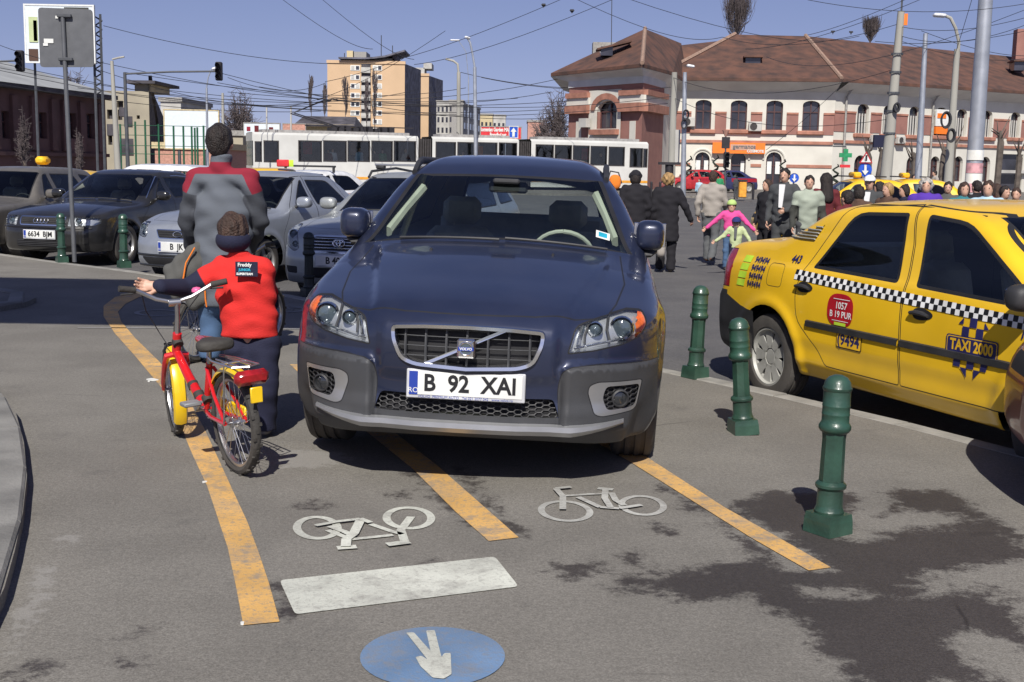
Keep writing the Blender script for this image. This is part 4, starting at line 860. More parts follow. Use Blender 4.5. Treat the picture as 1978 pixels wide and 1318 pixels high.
# pavement sheet: rows along Y, columns from the left edge to the kerb; finer where the photograph looks closely
ysr = list(np.arange(-6, 2.8, .8)) + list(np.arange(2.8, 8.6, .028)) + list(np.arange(8.6, 19, .12)) + [20, 22, 25.2, 42, 62]
N_ = 230; vs = []; tw = np.concatenate([np.linspace(0, .30, 12)[:-1], np.linspace(.30, 1, N_ - 11)])
for y in ysr:
    k = kx(y) - .15; x0 = min(-9 if y < 9 else -60, k - 30 if y > 9 else -9)
    for t in tw:
        if y < 9: x = x0 + (k - x0) * (t if False else 1 - (1 - t) ** 1.0)
        else: x = k - (k - x0) * (1 - t) ** 3
        vs.append((x, y, 0))
nr = len(ysr); fs = [(r * N_ + c, r * N_ + c + 1, (r + 1) * N_ + c + 1, (r + 1) * N_ + c) for r in range(nr - 1) for c in range(N_ - 1)]
pv = raw('pavement', vs, fs, MATS['pavement_asphalt']); props(pv, kind='structure')
P2 = np.array(vs)[:, :2]; wet = np.full(len(vs), -9.); chk = np.full(len(vs), -9.)
WET = [[(1062, 1100), (1075, 1088), (1120, 1086), (1172, 1086), (1178, 1100), (1150, 1110), (1100, 1116)], [(1190, 1080), (1205, 1064), (1235, 1066), (1250, 1086), (1225, 1094)],
       [(1165, 1130), (1225, 1110), (1330, 1100), (1425, 1088), (1470, 1070), (1530, 1098), (1600, 1100), (1560, 1075), (1500, 1030), (1430, 1000), (1405, 985), (1440, 962), (1490, 948), (1550, 952), (1620, 948), (1660, 965), (1655, 985), (1700, 998), (1730, 975), (1700, 952), (1760, 946), (1835, 945), (1890, 975), (1930, 1010), (1978, 1045), (1990, 1080), (1900, 1092), (1800, 1112), (1765, 1118), (1772, 1150), (1800, 1155), (1850, 1140), (1935, 1128), (1940, 1170), (1990, 1200), (1995, 1260), (1900, 1225), (1850, 1235), (1880, 1280), (1935, 1330), (1630, 1330), (1605, 1270), (1560, 1225), (1500, 1180), (1440, 1155), (1340, 1160), (1290, 1145), (1200, 1140)],
       [(1250, 925), (1275, 935), (1330, 970), (1420, 1025), (1500, 1075), (1545, 1104), (1500, 1095), (1420, 1040), (1330, 985), (1290, 955)],
       [(795, 912), (812, 912), (880, 965), (912, 1010), (900, 1015), (870, 985), (830, 945)], [(870, 905), (895, 905), (950, 970), (1000, 1020), (1010, 1035), (980, 1020), (930, 970)],
       [(572, 978), (600, 966), (632, 972), (630, 982), (590, 982)], [(735, 960), (775, 948), (792, 955), (760, 962)], [(1255, 1012), (1290, 1018), (1298, 1030), (1270, 1028)], [(0, 1305), (55, 1286), (78, 1290), (60, 1318), (0, 1330)], [(285, 1212), (315, 1208), (312, 1218), (288, 1220)],
       [(228, 1232), (258, 1226), (250, 1236)], [(268, 1262), (290, 1258), (282, 1268)], [(535, 1120), (555, 1140), (570, 1190), (548, 1185)], [(240, 1270), (250, 1262), (246, 1282)], [(805, 1082), (830, 1082), (828, 1092), (808, 1092)]]
DRY = [[(1640, 978), (1660, 968), (1700, 1000), (1735, 978), (1850, 1000), (1900, 1005), (1800, 1018), (1700, 1032), (1655, 1046), (1640, 1040)], [(1560, 1140), (1670, 1135), (1660, 1150), (1570, 1152)]]
CH = [[(95, 1030), (150, 1035), (150, 1055), (110, 1060)], [(60, 1095), (120, 1085), (100, 1150), (80, 1200), (50, 1190)], [(530, 870), (640, 868), (690, 885), (620, 905), (540, 905)], [(20, 1180), (80, 1150), (60, 1230), (10, 1270)]]
for pl in WET: wet = np.maximum(wet, -pdist(P2, gp(pl)))
for pl in DRY: wet = np.minimum(wet, pdist(P2, gp(pl)))
for pl in CH: chk = np.maximum(chk, -pdist(P2, gp(pl)))
for nm, arr in (('wet', wet), ('chalk', chk)):
    a = pv.data.attributes.new(nm, 'FLOAT', 'POINT'); a.data.foreach_set('value', np.clip(.5 + arr / .15, -1, 1.45).astype(np.float32))
rz = -.12
rd = raw('road', [(-400, -60, rz), (400, -60, rz), (400, 900, rz), (-400, 900, rz)], [(0, 1, 2, 3)], MATS['road_asphalt']); props(rd, kind='structure')
fp = MB().box((20, 110, -.07), (330, 88, .14)).build('far_pavement', MATS['far_pavement']); props(fp, kind='structure')
tr_ = MB()
for o_ in (0, 1.5): tr_.add([(-120 + 0, 66 + o_ - 22, rz + .006), (120, 130 + o_ - 22, rz + .006), (120, 130.1 + o_ - 22, rz + .006), (-120, 66.1 + o_ - 22, rz + .006)], [(0, 1, 2, 3)])
mat('kerb_concrete', (.27, .26, .235), .9, var=.12, scale=5, bump=.3, bscale=60); mat('kerb_dark', (.20, .195, .18), .9, var=.12, scale=4, bump=.3, bscale=60)
kb = thing('kerb', None, None); del_ = kb; kb['kind'] = 'structure'
def kerb_run(parent, pts, width, z1, h, m, step=1.0, side=1, gap=.008):
    P = [Vector((p[0], p[1], 0)) for p in pts]; out = [P[0]]; acc = 0
    tot = sum((P[i + 1] - P[i]).length for i in range(len(P) - 1)); n = max(1, int(tot / step)); ds = [tot * i / n for i in range(n + 1)]
    def at(s):
        for i in range(len(P) - 1):
            l = (P[i + 1] - P[i]).length
            if s <= l or i == len(P) - 2: return P[i].lerp(P[i + 1], s / l)
            s -= l
    for i in range(n):
        a, b = at(ds[i]), at(ds[i + 1]); t = (b - a).normalized(); nn = Vector((-t.y, t.x, 0)) * side; a2 = a + t * gap; b2 = b - t * gap; c = nn * width; j = random.uniform(-.004, .004); bv = .012
        vs = [a2 + c * 0, b2, b2 + c, a2 + c]; v = [(p.x, p.y, z1 - h) for p in vs] + [(p.x, p.y, z1 - bv + j) for p in vs]; ins = [a2 + nn * bv, b2 + nn * bv, b2 + c - nn * bv, a2 + c - nn * bv]; v += [(p.x, p.y, z1 + j) for p in ins]
        raw('kerbstone', v, [(0, 1, 5, 4), (1, 2, 6, 5), (2, 3, 7, 6), (3, 0, 4, 7), (4, 5, 9, 8), (5, 6, 10, 9), (6, 7, 11, 10), (7, 4, 8, 11), (8, 9, 10, 11)], m, parent)
kerb_run(kb, [p for p in KERB if -1 < p[1] < 30], .15, .005, .2, MATS['kerb_concrete'], 1.0, 1 if False else -1)
# raised planting islands on the left, edged with kerbstones
def island(name, edge_px, closing, z):
    E_ = gp(edge_px, z); poly = E_ + closing; o = MB().prism([(p[0], p[1]) for p in poly], z - .01 + .05, z0=-.05).build(name, MATS['pavement_asphalt']); props(o, kind='structure')
    return o, E_
isl, E1 = island('traffic_island', [(-40, 722), (0, 752), (30, 792), (46, 850), (52, 915), (44, 985), (28, 1060), (8, 1130), (-40, 1230), (-140, 1400)], [(-6, 2), (-6, 7.6)], .07)
kerb_run(isl, E1, .14, .078, .1, MATS['kerb_dark'], .8, -1)
isl2, E2 = island('traffic_island', [(-120, 540), (0, 555), (45, 564), (70, 573), (50, 582), (0, 590), (-120, 600)], [(-9, 12.5)], .06)
kerb_run(isl2, E2, .14, .068, .1, MATS['kerb_dark'], .8, -1)
# ------------------------------------------------------------------ painted markings
def paint(name, c, wear, cthr=(.50, .64), c3=(.22, .208, .19)):
    m = mat(name, c, .75, var=.1, scale=2.2, bump=.2, bscale=150); N = m.node_tree.nodes; L = m.node_tree.links; b = N['Principled BSDF']; src = b.inputs['Base Color'].links[0].from_socket
    tc = N.new('ShaderNodeTexCoord'); prev = src
    for sc, lo, hi, amt in ((6.5, cthr[0], cthr[1], wear), (55, .52, .62, wear * .9), (1.7, .48, .7, wear * .7)):
        n = N.new('ShaderNodeTexNoise'); n.inputs['Scale'].default_value = sc; n.inputs['Detail'].default_value = 9; n.inputs['Roughness'].default_value = .72; L.new(tc.outputs['Object'], n.inputs[0])
        r = N.new('ShaderNodeMapRange'); r.inputs[1].default_value = lo; r.inputs[2].default_value = hi; r.inputs[4].default_value = amt; L.new(n.outputs[0], r.inputs[0])
        x = N.new('ShaderNodeMix'); x.data_type = 'RGBA'; L.new(r.outputs[0], x.inputs[0]); L.new(prev, x.inputs[6]); x.inputs[7].default_value = lin(c3); prev = x.outputs[2]
    L.new(prev, b.inputs['Base Color']); return m
paint('yellow_paint', (.62, .365, .115), .75); paint('white_paint', (.56, .57, .50), .5); paint('thin_white', (.42, .42, .39), .6, (.5, .62)); paint('blue_paint_mark', (.135, .225, .37), .5); paint('faint_white', (.26, .26, .26), .7, (.42, .6))
def marking(name, poly, m, z=.004):
    o = MB().add([(p[0], p[1], z) for p in poly], [tuple(range(len(poly)))]).build(name, m); props(o, kind='structure'); return o
def strip(name, Lp, Rp, m, z=.004):
    a, b = gp(Lp), gp(Rp); n = len(a); o = MB().add([(p[0], p[1], z) for p in a + b], [(i, i + 1, n + i + 1, n + i) for i in range(n - 1)]).build(name, m); props(o, kind='structure'); return o
strip('yellow_line', [(470, 1210), (455, 1130), (440, 1060), (420, 1000), (400, 940), (372, 880), (345, 815), (312, 750), (262, 690), (222, 645), (200, 612), (200, 592), (222, 575), (255, 565), (300, 558)],
      [(540, 1203), (520, 1130), (500, 1070), (478, 1010), (450, 950), (425, 895), (395, 830), (360, 765), (308, 700), (262, 655), (234, 622), (228, 603), (242, 588), (268, 575), (305, 567)], MATS['yellow_paint'])
strip('yellow_line', [(944, 1047), (880, 990), (798, 908), (640, 780), (560, 705)], [(1002, 1040), (940, 985), (846, 902), (690, 780), (590, 705)], MATS['yellow_paint'])
strip('yellow_line', [(1562, 1104), (1450, 1040), (1320, 958), (1216, 893), (1020, 780), (900, 705)], [(1605, 1098), (1500, 1038), (1400, 982), (1252, 886), (1060, 780), (930, 705)], MATS['yellow_paint'])
marking('white_bar', gp(rpoly([(540, 1123), (956, 1077), (1002, 1135), (570, 1189)], 8)), MATS['white_paint'])
bc = G(836, 1268); marking('blue_disc', [(bc[0] + .222 * math.cos(a), bc[1] + .232 * math.sin(a)) for a in [2 * math.pi * i / 48 for i in range(48)]], MATS['blue_paint_mark'])
z3 = lambda pts, ox, oy, s=3.008: [(ox + x / s, oy + y / s) for x, y in pts]
marking('white_arrow', gp(rpoly(z3([(1005, 1042), (1052, 1042), (1148, 1150), (1122, 1030), (1172, 1028), (1205, 1160), (1212, 1185), (1228, 1162), (1265, 1162), (1270, 1285), (1225, 1312), (1160, 1305), (1090, 1240), (1060, 1185), (1095, 1178), (1130, 1200)], 450, 880), 2.5)), MATS['white_paint'], .008)
def ribbon(b, pts, wd, z=.004):
    P = [Vector((*G(x, y), 0)) for x, y in pts]; vs = []
    closed = (P[0] - P[-1]).length < 1e-4
    for i, p in enumerate(P):
        a = P[i - 1] if i else (P[-2] if closed else P[0]); c = P[i + 1] if i < len(P) - 1 else (P[1] if closed else P[-1]); t = (c - a).normalized(); n = Vector((-t.y, t.x, 0)) * wd / 2; vs += [(p + n).to_tuple()[:2] + (z,), (p - n).to_tuple()[:2] + (z,)]
    return b.add(vs, [(2 * i, 2 * i + 1, 2 * i + 3, 2 * i + 2) for i in range(len(P) - 1)])
def ell(cx, cy, rx, ry, tilt=0, n=36): return [(cx + rx * math.cos(a), cy + ry * math.sin(a) + tilt * rx * math.cos(a)) for a in [2 * math.pi * i / n for i in range(n + 1)]]
def bikemark(polys, m, wd=.03, sx=450, sy=880):
    for k, (pts, ww) in enumerate(polys):
        b = MB(); q = z3(pts, sx, sy)
        if len(pts) > 20: ribbon(b, q, ww, .004)
        else: [ribbon(b, [q[i], q[i + 1]], ww, .0052 + .0009 * ((k * 3 + i) % 9)) for i in range(len(q) - 1)]
        o = b.build('bicycle_symbol', m); props(o, kind='structure')
bikemark([(ell(490, 425, 118, 62, .02), .034), (ell(1022, 368, 130, 60, .02), .034), ([(480, 420), (590, 400), (740, 382), (800, 405), (930, 450), (985, 465)], .028), ([(550, 440), (690, 495), (930, 470)], .028), ([(560, 420), (640, 450), (700, 480)], .03), ([(740, 390), (700, 470), (660, 500), (655, 545)], .04), ([(1035, 362), (975, 440), (1000, 515)], .036), ([(605, 548), (718, 540)], .045), ([(895, 532), (1025, 515)], .045)], MATS['white_paint'])
bikemark([(ell(278, 328, 142, 56, .06), .03), (ell(725, 295, 122, 54, .06), .03), ([(262, 325), (262, 250), (222, 205), (310, 196)], .03), ([(265, 240), (400, 232), (500, 228)], .026), ([(350, 250), (480, 310), (590, 318), (720, 298)], .03), ([(510, 205), (505, 260), (540, 315)], .03), ([(465, 196), (555, 204)], .04), ([(545, 225), (570, 270), (620, 300)], .03)], MATS['thin_white'], .03, 1000, 880)
bikemark([(ell(970 + 20, 415, 120, 18), .05), (ell(1230, 400, 120, 16), .04)], MATS['faint_white'], .04, 0, 480) if False else None
b = MB(); ribbon(b, ell(306, 605, 42, 5.5), .05); ribbon(b, ell(372, 602, 30, 5), .05, .0055); props(b.build('bicycle_symbol', MATS['faint_white']), kind='structure')
b = MB(); ribbon(b, ell(556, 598, 32, 5.5), .05); ribbon(b, [(530, 592), (560, 597), (585, 595)], .05, .0055); props(b.build('bicycle_symbol', MATS['faint_white']), kind='structure')
b = MB(); ribbon(b, [(150, 634), (400, 635), (640, 637)], .05); props(b.build('drain_strip', MATS['faint_white']), kind='structure')
# litter
mat('paper_white', (.7, .7, .66), .8); litter_n = 0
for px, py, s in ((294, 735, 26), (430, 645, 15), (395, 933, 10), (468, 1207, 12), (288, 738, 8)):
    g = G(px, py); a = random.random() * 3; sz = s * .00115 * (g[1] / 5)
    o = MB().prism(rpoly([(-sz, -sz * .6), (sz, -sz * .5), (sz * .8, sz * .6), (-sz * .7, sz * .5)], sz * .4), .006).build('paper_scrap', MATS['paper_white']); o.location = (g[0], g[1], .002); o.rotation_euler = (0, 0, a)
    props(o, ['small white paper scrap lying left of the red bicycle', 'white scrap on the shaded edge of the pavement', 'tiny white scrap beside the curved yellow line', 'white scrap touching the near end of the curved yellow line', 'tiny scrap next to the larger paper by the bicycle'][litter_n], 'litter', 'litter on the pavement'); litter_n += 1
# ------------------------------------------------------------------ bollards
mat('bollard_green', (.018, .062, .042), .38, var=.2, scale=7, coat=.25, bump=.12, bscale=70, dust=.12); mat('bollard_shaded', (.012, .018, .018), .45, var=.2, bump=.1)  # the darker bollard material has the shadow it stands in put into its colour
def bollard(x, y, label, m='bollard_green', lean=(0, 0), s=1.0, rz_=.6):
    t = thing('bollard', label, 'bollard', (x, y, 0), (lean[0], lean[1], rz_), 'cast iron bollards along the pavement edge'); M = MATS[m]
    b = MB(); hw_ = .072; b.add([(a * hw_, c * hw_, 0) for a, c in ((-1, -1), (1, -1), (1, 1), (-1, 1))] + [(a * hw_ * .97, c * hw_ * .97, .055) for a, c in ((-1, -1), (1, -1), (1, 1), (-1, 1))] + [(a * .066, c * .066, .085) for a, c in ((-1, -1), (1, -1), (1, 1), (-1, 1))], [(0, 1, 5, 4), (1, 2, 6, 5), (2, 3, 7, 6), (3, 0, 4, 7), (4, 5, 9, 8), (5, 6, 10, 9), (6, 7, 11, 10), (7, 4, 8, 11), (8, 9, 10, 11), (3, 2, 1, 0)])
    b.build('base', M, t); b = MB()
    b.lathe([(.060, .085), (.062, .095), (.057, .105), (.054, .12), (.053, .185), (.058, .19), (.064, .197), (.064, .208), (.058, .215), (.050, .222)], 28)
    b.lathe([(.051, .222), (.050, .235), (.0475, .40), (.05, .425)], 8); b.lathe([(.05, .425), (.060, .432), (.066, .442), (.066, .456), (.060, .466), (.056, .472), (.056, .50), (.0575, .503), (.0575, .507), (.056, .51), (.056, .535), (.0575, .538), (.0575, .542), (.056, .545), (.055, .60), (.059, .605), (.060, .615), (.056, .622), (.052, .64), (.038, .658), (.018, .667), (0, .669)], 28)
    b.build('shaft', M, t, True, 35); t.scale = (s, s, s); return t
bollard(1.335, 4.93, 'green bollard nearest the viewer, standing on the wet patch of pavement', lean=(0, .02)); bollard(1.335, 6.83, 'green bollard leaning left in front of the taxi rear wheel, middle of the right row', lean=(-.01, -.085), rz_=.15)
bollard(1.325, 8.66, 'green bollard farthest of the right row, standing behind the taxi rear bumper', lean=(0, .04)); g = G(120, 507); bollard(g[0], g[1], 'green bollard in front of the black saloon grille beside the sign pole', s=1.05)
g = G(240, 517); bollard(g[0], g[1], 'green bollard between the black saloon and the silver-blue saloon', s=1.10); g = G(597, 572); bollard(g[0], g[1], 'bollard in front of the silver estate grille, its shade put into the colour', 'bollard_shaded', s=1.07)
# ================================================================== PEOPLE
for n_, c_ in dict(skin=(.52, .31, .22), skin_b=(.45, .26, .18)).items(): mat(n_, c_, .5, var=.05, sss=.08)
def cloth(n, c, var=.10, **k): return mat('cloth_' + n, c, .92, var=var * .5, scale=2.5, bump=.3, bscale=160, **k)
cloth('grey', (.105, .118, .140)); cloth('slate', (.058, .064, .078)); cloth('crimson', (.27, .015, .035)); cloth('red', (.62, .022, .018)); cloth('navy', (.012, .014, .04)); cloth('jeans', (.07, .13, .24), .2); cloth('black', (.011, .010, .014)); cloth('taupe', (.33, .30, .265)); cloth('greytrouser', (.10, .105, .11)); cloth('pink', (.72, .08, .30)); cloth('lime', (.45, .62, .20)); cloth('palegreen', (.48, .55, .30)); cloth('olive', (.05, .052, .045)); cloth('vest', (.33, .37, .30), .25); cloth('teal', (.03, .17, .20)); cloth('lightblue', (.38, .55, .66)); cloth('purple', (.08, .03, .32)); cloth('white', (.72, .72, .72)); cloth('brown', (.09, .05, .035)); cloth('maroon', (.12, .015, .02)); cloth('darkgrey', (.055, .058, .062)); cloth('bluecap', (.02, .03, .14)); cloth('denim2', (.10, .22, .42)); cloth('green', (.03, .25, .10)); cloth('orange', (.75, .20, .02)); cloth('khaki', (.085, .085, .08))
mat('hair_dark', (.018, .012, .010), .6, var=.3, scale=40, bump=.8, bscale=90, vert=True); mat('hair_brown', (.05, .027, .018), .6, var=.3, scale=40, bump=.8, bscale=90, vert=True); mat('hair_gold', (.36, .22, .09), .6, var=.25, scale=30, bump=.8, bscale=90, vert=True); mat('hair_grey', (.35, .33, .30), .6, var=.2, scale=30, bump=.6, vert=True); mat('shoe_dark', (.02, .016, .014), .5); mat('shoe_grey', (.16, .15, .15), .7); mat('shoe_brown', (.12, .055, .035), .6); mat('eye', (.02, .015, .012), .2)
def cone(P, a, b, ra, rb, sy=1.0):
    x, y, z = P; a = np.array(a); b = np.array(b); y = (y - a[1]) / sy + a[1]; d = b - a; d = np.array([d[0], d[1] / sy, d[2]]); L = max(d @ d, 1e-9)
    t = np.clip(((x - a[0]) * d[0] + (y - a[1]) * d[1] + (z - a[2]) * d[2]) / L, 0, 1)
    return (np.sqrt((x - a[0] - t * d[0]) ** 2 + (y - a[1] - t * d[1]) ** 2 + (z - a[2] - t * d[2]) ** 2) - (ra + (rb - ra) * t)) * (1 if sy == 1 else .85)
def ellip(P, c, r):
    x, y, z = P; k = np.sqrt(((x - c[0]) / r[0]) ** 2 + ((y - c[1]) / r[1]) ** 2 + ((z - c[2]) / r[2]) ** 2); return (k - 1) * min(r)
def uni(L, k):
    d = L[0]
    for e in L[1:]: d = smin(d, e, k)
    return d
def joints(H, **m):
    s = H / 1.75; J = dict(pel=(0, 0, .97), waist=(0, 0, 1.10), chest=(0, .0, 1.32), neck=(0, -.015, 1.47), ntop=(0, .0, 1.555), head=(0, .02, 1.635), shL=(-.185, -.01, 1.425), shR=(.185, -.01, 1.425), elL=(-.245, -.03, 1.14), elR=(.245, -.03, 1.14), wrL=(-.25, .05, .89), wrR=(.25, .05, .89),
        hipL=(-.09, 0, .93), hipR=(.09, 0, .93), knL=(-.10, .02, .50), knR=(.10, .02, .50), anL=(-.10, -.02, .085), anR=(.10, -.02, .085))
    J.update(m); return {k: tuple(v * s for v in p) for k, p in J.items()}
HANDS = {}
def hand_mesh(curl=.5, spread=.012):
    key = (curl, spread)
    if key in HANDS: return HANDS[key]
    segs = [((0, 0, .01), (0, 0, -.075), .026, .030, .48)]
    for i, L_ in enumerate((.068, .078, .073, .058)):
        x = -.027 + .018 * i; a = Vector((x, 0, -.075)); an = 0; p = a
        for j, fr in enumerate((.45, .32, .26)):
            an += curl * (.7 if j == 0 else .8); q = p + Vector(((x / .03) * spread * fr * .3, math.sin(an) * L_ * fr, -math.cos(an) * L_ * fr)); segs.append((tuple(p), tuple(q), .0088 - .0009 * j, .0082 - .0009 * j, 1)); p = q
    t0 = Vector((-.024, .004, -.02)); t1 = t0 + Vector((-.026, .014, -.028)); t2 = t1 + Vector((-.006, .016, -.026)); segs += [(tuple(t0), tuple(t1), .013, .0105, 1), (tuple(t1), tuple(t2), .0105, .008, 1)]
    f = lambda x, y, z: uni([cone((x, y, z), *s_) for s_ in segs], .006)
    P_, F_ = surfnet(f, (-.085, -.04, -.17), (.06, .11, .04), .0055, 2); me = bpy.data.meshes.new('hand'); me.from_pydata(P_.tolist(), [], F_.tolist()); me.update(); me.polygons.foreach_set('use_smooth', [True] * len(me.polygons)); me.materials.append(MATS['skin']); HANDS[key] = me; return me
def place_hand(root, wr, to, s=1.0, curl=.5, roll=0, mirror=False, parent=None):
    o = bpy.data.objects.new('hand', hand_mesh(curl)); COL.objects.link(o); o.parent = parent or root; d = Vector(to).normalized(); q = d.to_track_quat('-Z', 'Y'); o.rotation_mode = 'QUATERNION'
    o.rotation_quaternion = q @ Matrix.Rotation(roll, 4, 'Z').to_quaternion(); o.location = wr; o.scale = (-s if mirror else s, s, s); return o
def two_tone(a, b, c=None):
    k = 'tone_%s_%s_%s' % (a, b, c)
    if k in MATS: return MATS[k]
    m = MATS['cloth_' + a].copy(); N = m.node_tree.nodes; L = m.node_tree.links; p = N['Principled BSDF']; src = p.inputs['Base Color'].links[0].from_socket; at = N.new('ShaderNodeAttribute'); at.attribute_name = 'tone'
    r = N.new('ShaderNodeMapRange'); r.inputs[1].default_value = -.003; r.inputs[2].default_value = .003; L.new(at.outputs['Fac'], r.inputs[0]); x = N.new('ShaderNodeMix'); x.data_type = 'RGBA'; L.new(r.outputs[0], x.inputs[0]); L.new(src, x.inputs[6])
    q = next(n for n in MATS['cloth_' + b].node_tree.nodes if n.type == 'MIX'); x.inputs[7].default_value = q.inputs[6].default_value; out = x.outputs[2]
    if c:
        a2 = N.new('ShaderNodeAttribute'); a2.attribute_name = 'tone2'; r2 = N.new('ShaderNodeMapRange'); r2.inputs[1].default_value = -.003; r2.inputs[2].default_value = .003; L.new(a2.outputs['Fac'], r2.inputs[0]); x2 = N.new('ShaderNodeMix'); x2.data_type = 'RGBA'; L.new(r2.outputs[0], x2.inputs[0]); L.new(out, x2.inputs[6]); q = next(n for n in MATS['cloth_' + c].node_tree.nodes if n.type == 'MIX'); x2.inputs[7].default_value = q.inputs[6].default_value; out = x2.outputs[2]
    L.new(out, p.inputs['Base Color']); MATS[k] = m; return m
def person(label, loc, yaw, H=1.7, J=None, top='grey', legs='greytrouser', hair='hair_dark', hstyle='short', skin='skin', shoes='shoe_dark', hem=None, coat=False, h=.024, bulk=1.0, headk=1.0, inner=None, yoke=None, sleeve=None, curl=.5, handdir=None, hands=True, group=None, hat=None, cutlow=None, pants=True, folds=1.0, colh=.045, ksm=.026, sway=0, sit=False, hips=1.0):
    J = J or joints(H); s = H / 1.75; g = thing('person', label, 'person', loc, yaw, group); A = lambda k: np.array(J[k]); hk = headk * s
    hd = A('head'); nk = A('neck')
    def body(x, y, z):
        P = (x, y, z); L = [cone(P, A('pel'), A('waist'), .125 * s, .115 * s, .75), cone(P, A('waist'), A('chest'), .115 * s, .14 * s, .72), cone(P, A('shL'), A('shR'), .05 * s, .05 * s), cone(P, nk - (0, 0, .03 * s), A('ntop'), .056 * s, .052 * s)]
        for S_ in 'LR': L += [cone(P, A('sh' + S_), A('el' + S_), .048 * s, .038 * s), cone(P, A('el' + S_), A('wr' + S_), .037 * s, .025 * s), cone(P, A('hip' + S_), A('kn' + S_), .078 * s, .052 * s), cone(P, A('kn' + S_), A('an' + S_), .050 * s, .034 * s)]
        b = uni(L, .04 * s); c = hd
        L2 = [ellip(P, c + np.array((0, -.012, .025)) * hk, np.array((.074, .094, .092)) * hk), ellip(P, c + np.array((0, .022, -.045)) * hk, np.array((.056, .062, .068)) * hk)]
        q = uni(L2, .03 * hk); q = smin(q, cone(P, c + np.array((0, .080, .012)) * hk, c + np.array((0, .101, -.020)) * hk, .009 * hk, .014 * hk), .012 * hk)
        for sg in (-1, 1): q = smin(q, ellip(P, c + np.array((sg * .076, -.008, -.008)) * hk, np.array((.012, .02, .031)) * hk), .006 * hk); q = smax(q, -ellip(P, c + np.array((sg * .032, .092, .014)) * hk, np.array((.017, .012, .011)) * hk), .012 * hk)
        q = smin(q, cone(P, c + np.array((-.018, .083, -.052)) * hk, c + np.array((.018, .083, -.052)) * hk, .008 * hk, .008 * hk), .006 * hk)
        return smin(b, q, .03 * s)
    allp = np.array([J[k] for k in J]); lo = allp.min(0) - .22 * s; hi = allp.max(0) + .20 * s; lo[2] = -.02
    def bb(f, lo_=lo, hi_=hi, hh=h, *a, **k): return net_obj(a[0], f, lo_, hi_, hh, a[1], g, **k)
    hb = max(.016, h * .8); bo = bb(body, lo, hi, hb * (1.15 if h > .02 else 1), 'body', MATS[skin], it=1)
    wr = lambda x, y, z, a=1.0: a * s * folds * (.0045 * np.sin(29 * x / s + 23 * z / s + 1.3) + .0035 * np.sin(41 * z / s - 17 * x / s + 9 * y) + .003 * np.sin(57 * z / s + 31 * y))
    # eyes
    if h < .03:
        e = MB()
        for sg in (-1, 1): e.lathe([(0, -.007 * hk), (.006 * hk, -.003 * hk), (.006 * hk, .003 * hk), (0, .007 * hk)], 8, Matrix.Translation(hd + np.array((sg * .032, .083, .014)) * hk))
        e.build('eyes', MATS['eye'], bo)
    zh = (hem if hem is not None else (.82 if not coat else .55)) * s if J is None or cutlow is None else cutlow; B = bulk
    def jacket(x, y, z):
        P = (x, y, z); pz = A('pel'); lowp = pz * np.array((1, 1, 0)) + np.array((0, 0, zh)); L = [cone(P, lowp, A('waist'), (.200 if coat else .178) * s * B * hips, .176 * s * B, .70), cone(P, A('waist'), A('chest'), .176 * s * B, .188 * s * B, .64), cone(P, A('chest'), nk - (0, 0, .05 * s), .180 * s * B, .10 * s, .72), cone(P, A('shL') * .82 + nk * .18, A('shR') * .82 + nk * .18, .070 * s * B, .070 * s * B), cone(P, nk - (0, 0, .01), nk + (0, 0, colh * s), .078 * s, .074 * s)]
        for S_ in 'LR': L += [cone(P, A('sh' + S_), A('el' + S_), .073 * s * B, .060 * s * B), cone(P, A('el' + S_), A('wr' + S_), .058 * s * B, .046 * s * B)]
        d = uni(L, ksm * s) + wr(x, y, z, .8) + folds * .004 * s * np.sin((x * 26 + np.abs(z - J['waist'][2]) * 38) / s); d = smax(d, zh - z, .015)
        for S_ in 'LR':
            a_, b_ = A('el' + S_), A('wr' + S_); t = (b_ - a_) / np.linalg.norm(b_ - a_); d = np.maximum(d, ((x - b_[0]) * t[0] + (y - b_[1]) * t[1] + (z - b_[2]) * t[2]) - .01 * s if False else d)
        return smax(d, z - (nk[2] + (colh + .025) * s), .012)
    jm = [MATS['cloth_' + top] if not (yoke or sleeve) else two_tone(top, yoke or sleeve, sleeve if yoke else None)]; pick = None
    sl2 = []
    if yoke or sleeve:
        def pick(C):
            o = np.full(len(C), -1.)
            if yoke:
                zt = J['shL'][2] + .050 * s; arm = np.abs(C[:, 0] - nk[0]) - .17 * s; lim = zt - np.clip(arm, 0, .11) * 2.2; o = np.minimum(C[:, 2] - lim, nk[2] + .04 * s - C[:, 2])
            if yoke and sleeve:
                o2 = np.full(len(C), -1.)
                for S_ in 'LR':
                    for k0, k1, off in (('sh', 'el', .09), ('el', 'wr', 0)):
                        a_, b_ = A(k0 + S_), A(k1 + S_); tt = np.clip(((C - a_) @ (b_ - a_)) / ((b_ - a_) @ (b_ - a_)), 0, 1); dd = np.linalg.norm(C - a_ - tt[:, None] * (b_ - a_), axis=1); o2 = np.maximum(o2, np.minimum(.092 * s * B - dd, (C - a_) @ ((b_ - a_) / np.linalg.norm(b_ - a_)) - off * s))
                o2 = np.minimum(o2, np.abs(C[:, 0] - nk[0]) - .165 * s); sl2.append(o2)
            elif sleeve:
                for S_ in 'LR':
                    a_, b_ = A('sh' + S_), A('el' + S_); cc = a_ + (b_ - a_) * .55; t = (b_ - a_) / np.linalg.norm(b_ - a_); w_ = A('wr' + S_); dd = np.linalg.norm(C - (b_ + w_) / 2, axis=1); o = np.maximum(o, np.minimum((C - cc) @ t, np.minimum(np.linalg.norm(w_ - b_) * .5 + .12 * s - dd, np.abs(C[:, 0] - nk[0]) - .15 * s)))
            return o
    jo = bb(jacket, lo, hi, h, 'jacket' if not coat else 'coat', jm)
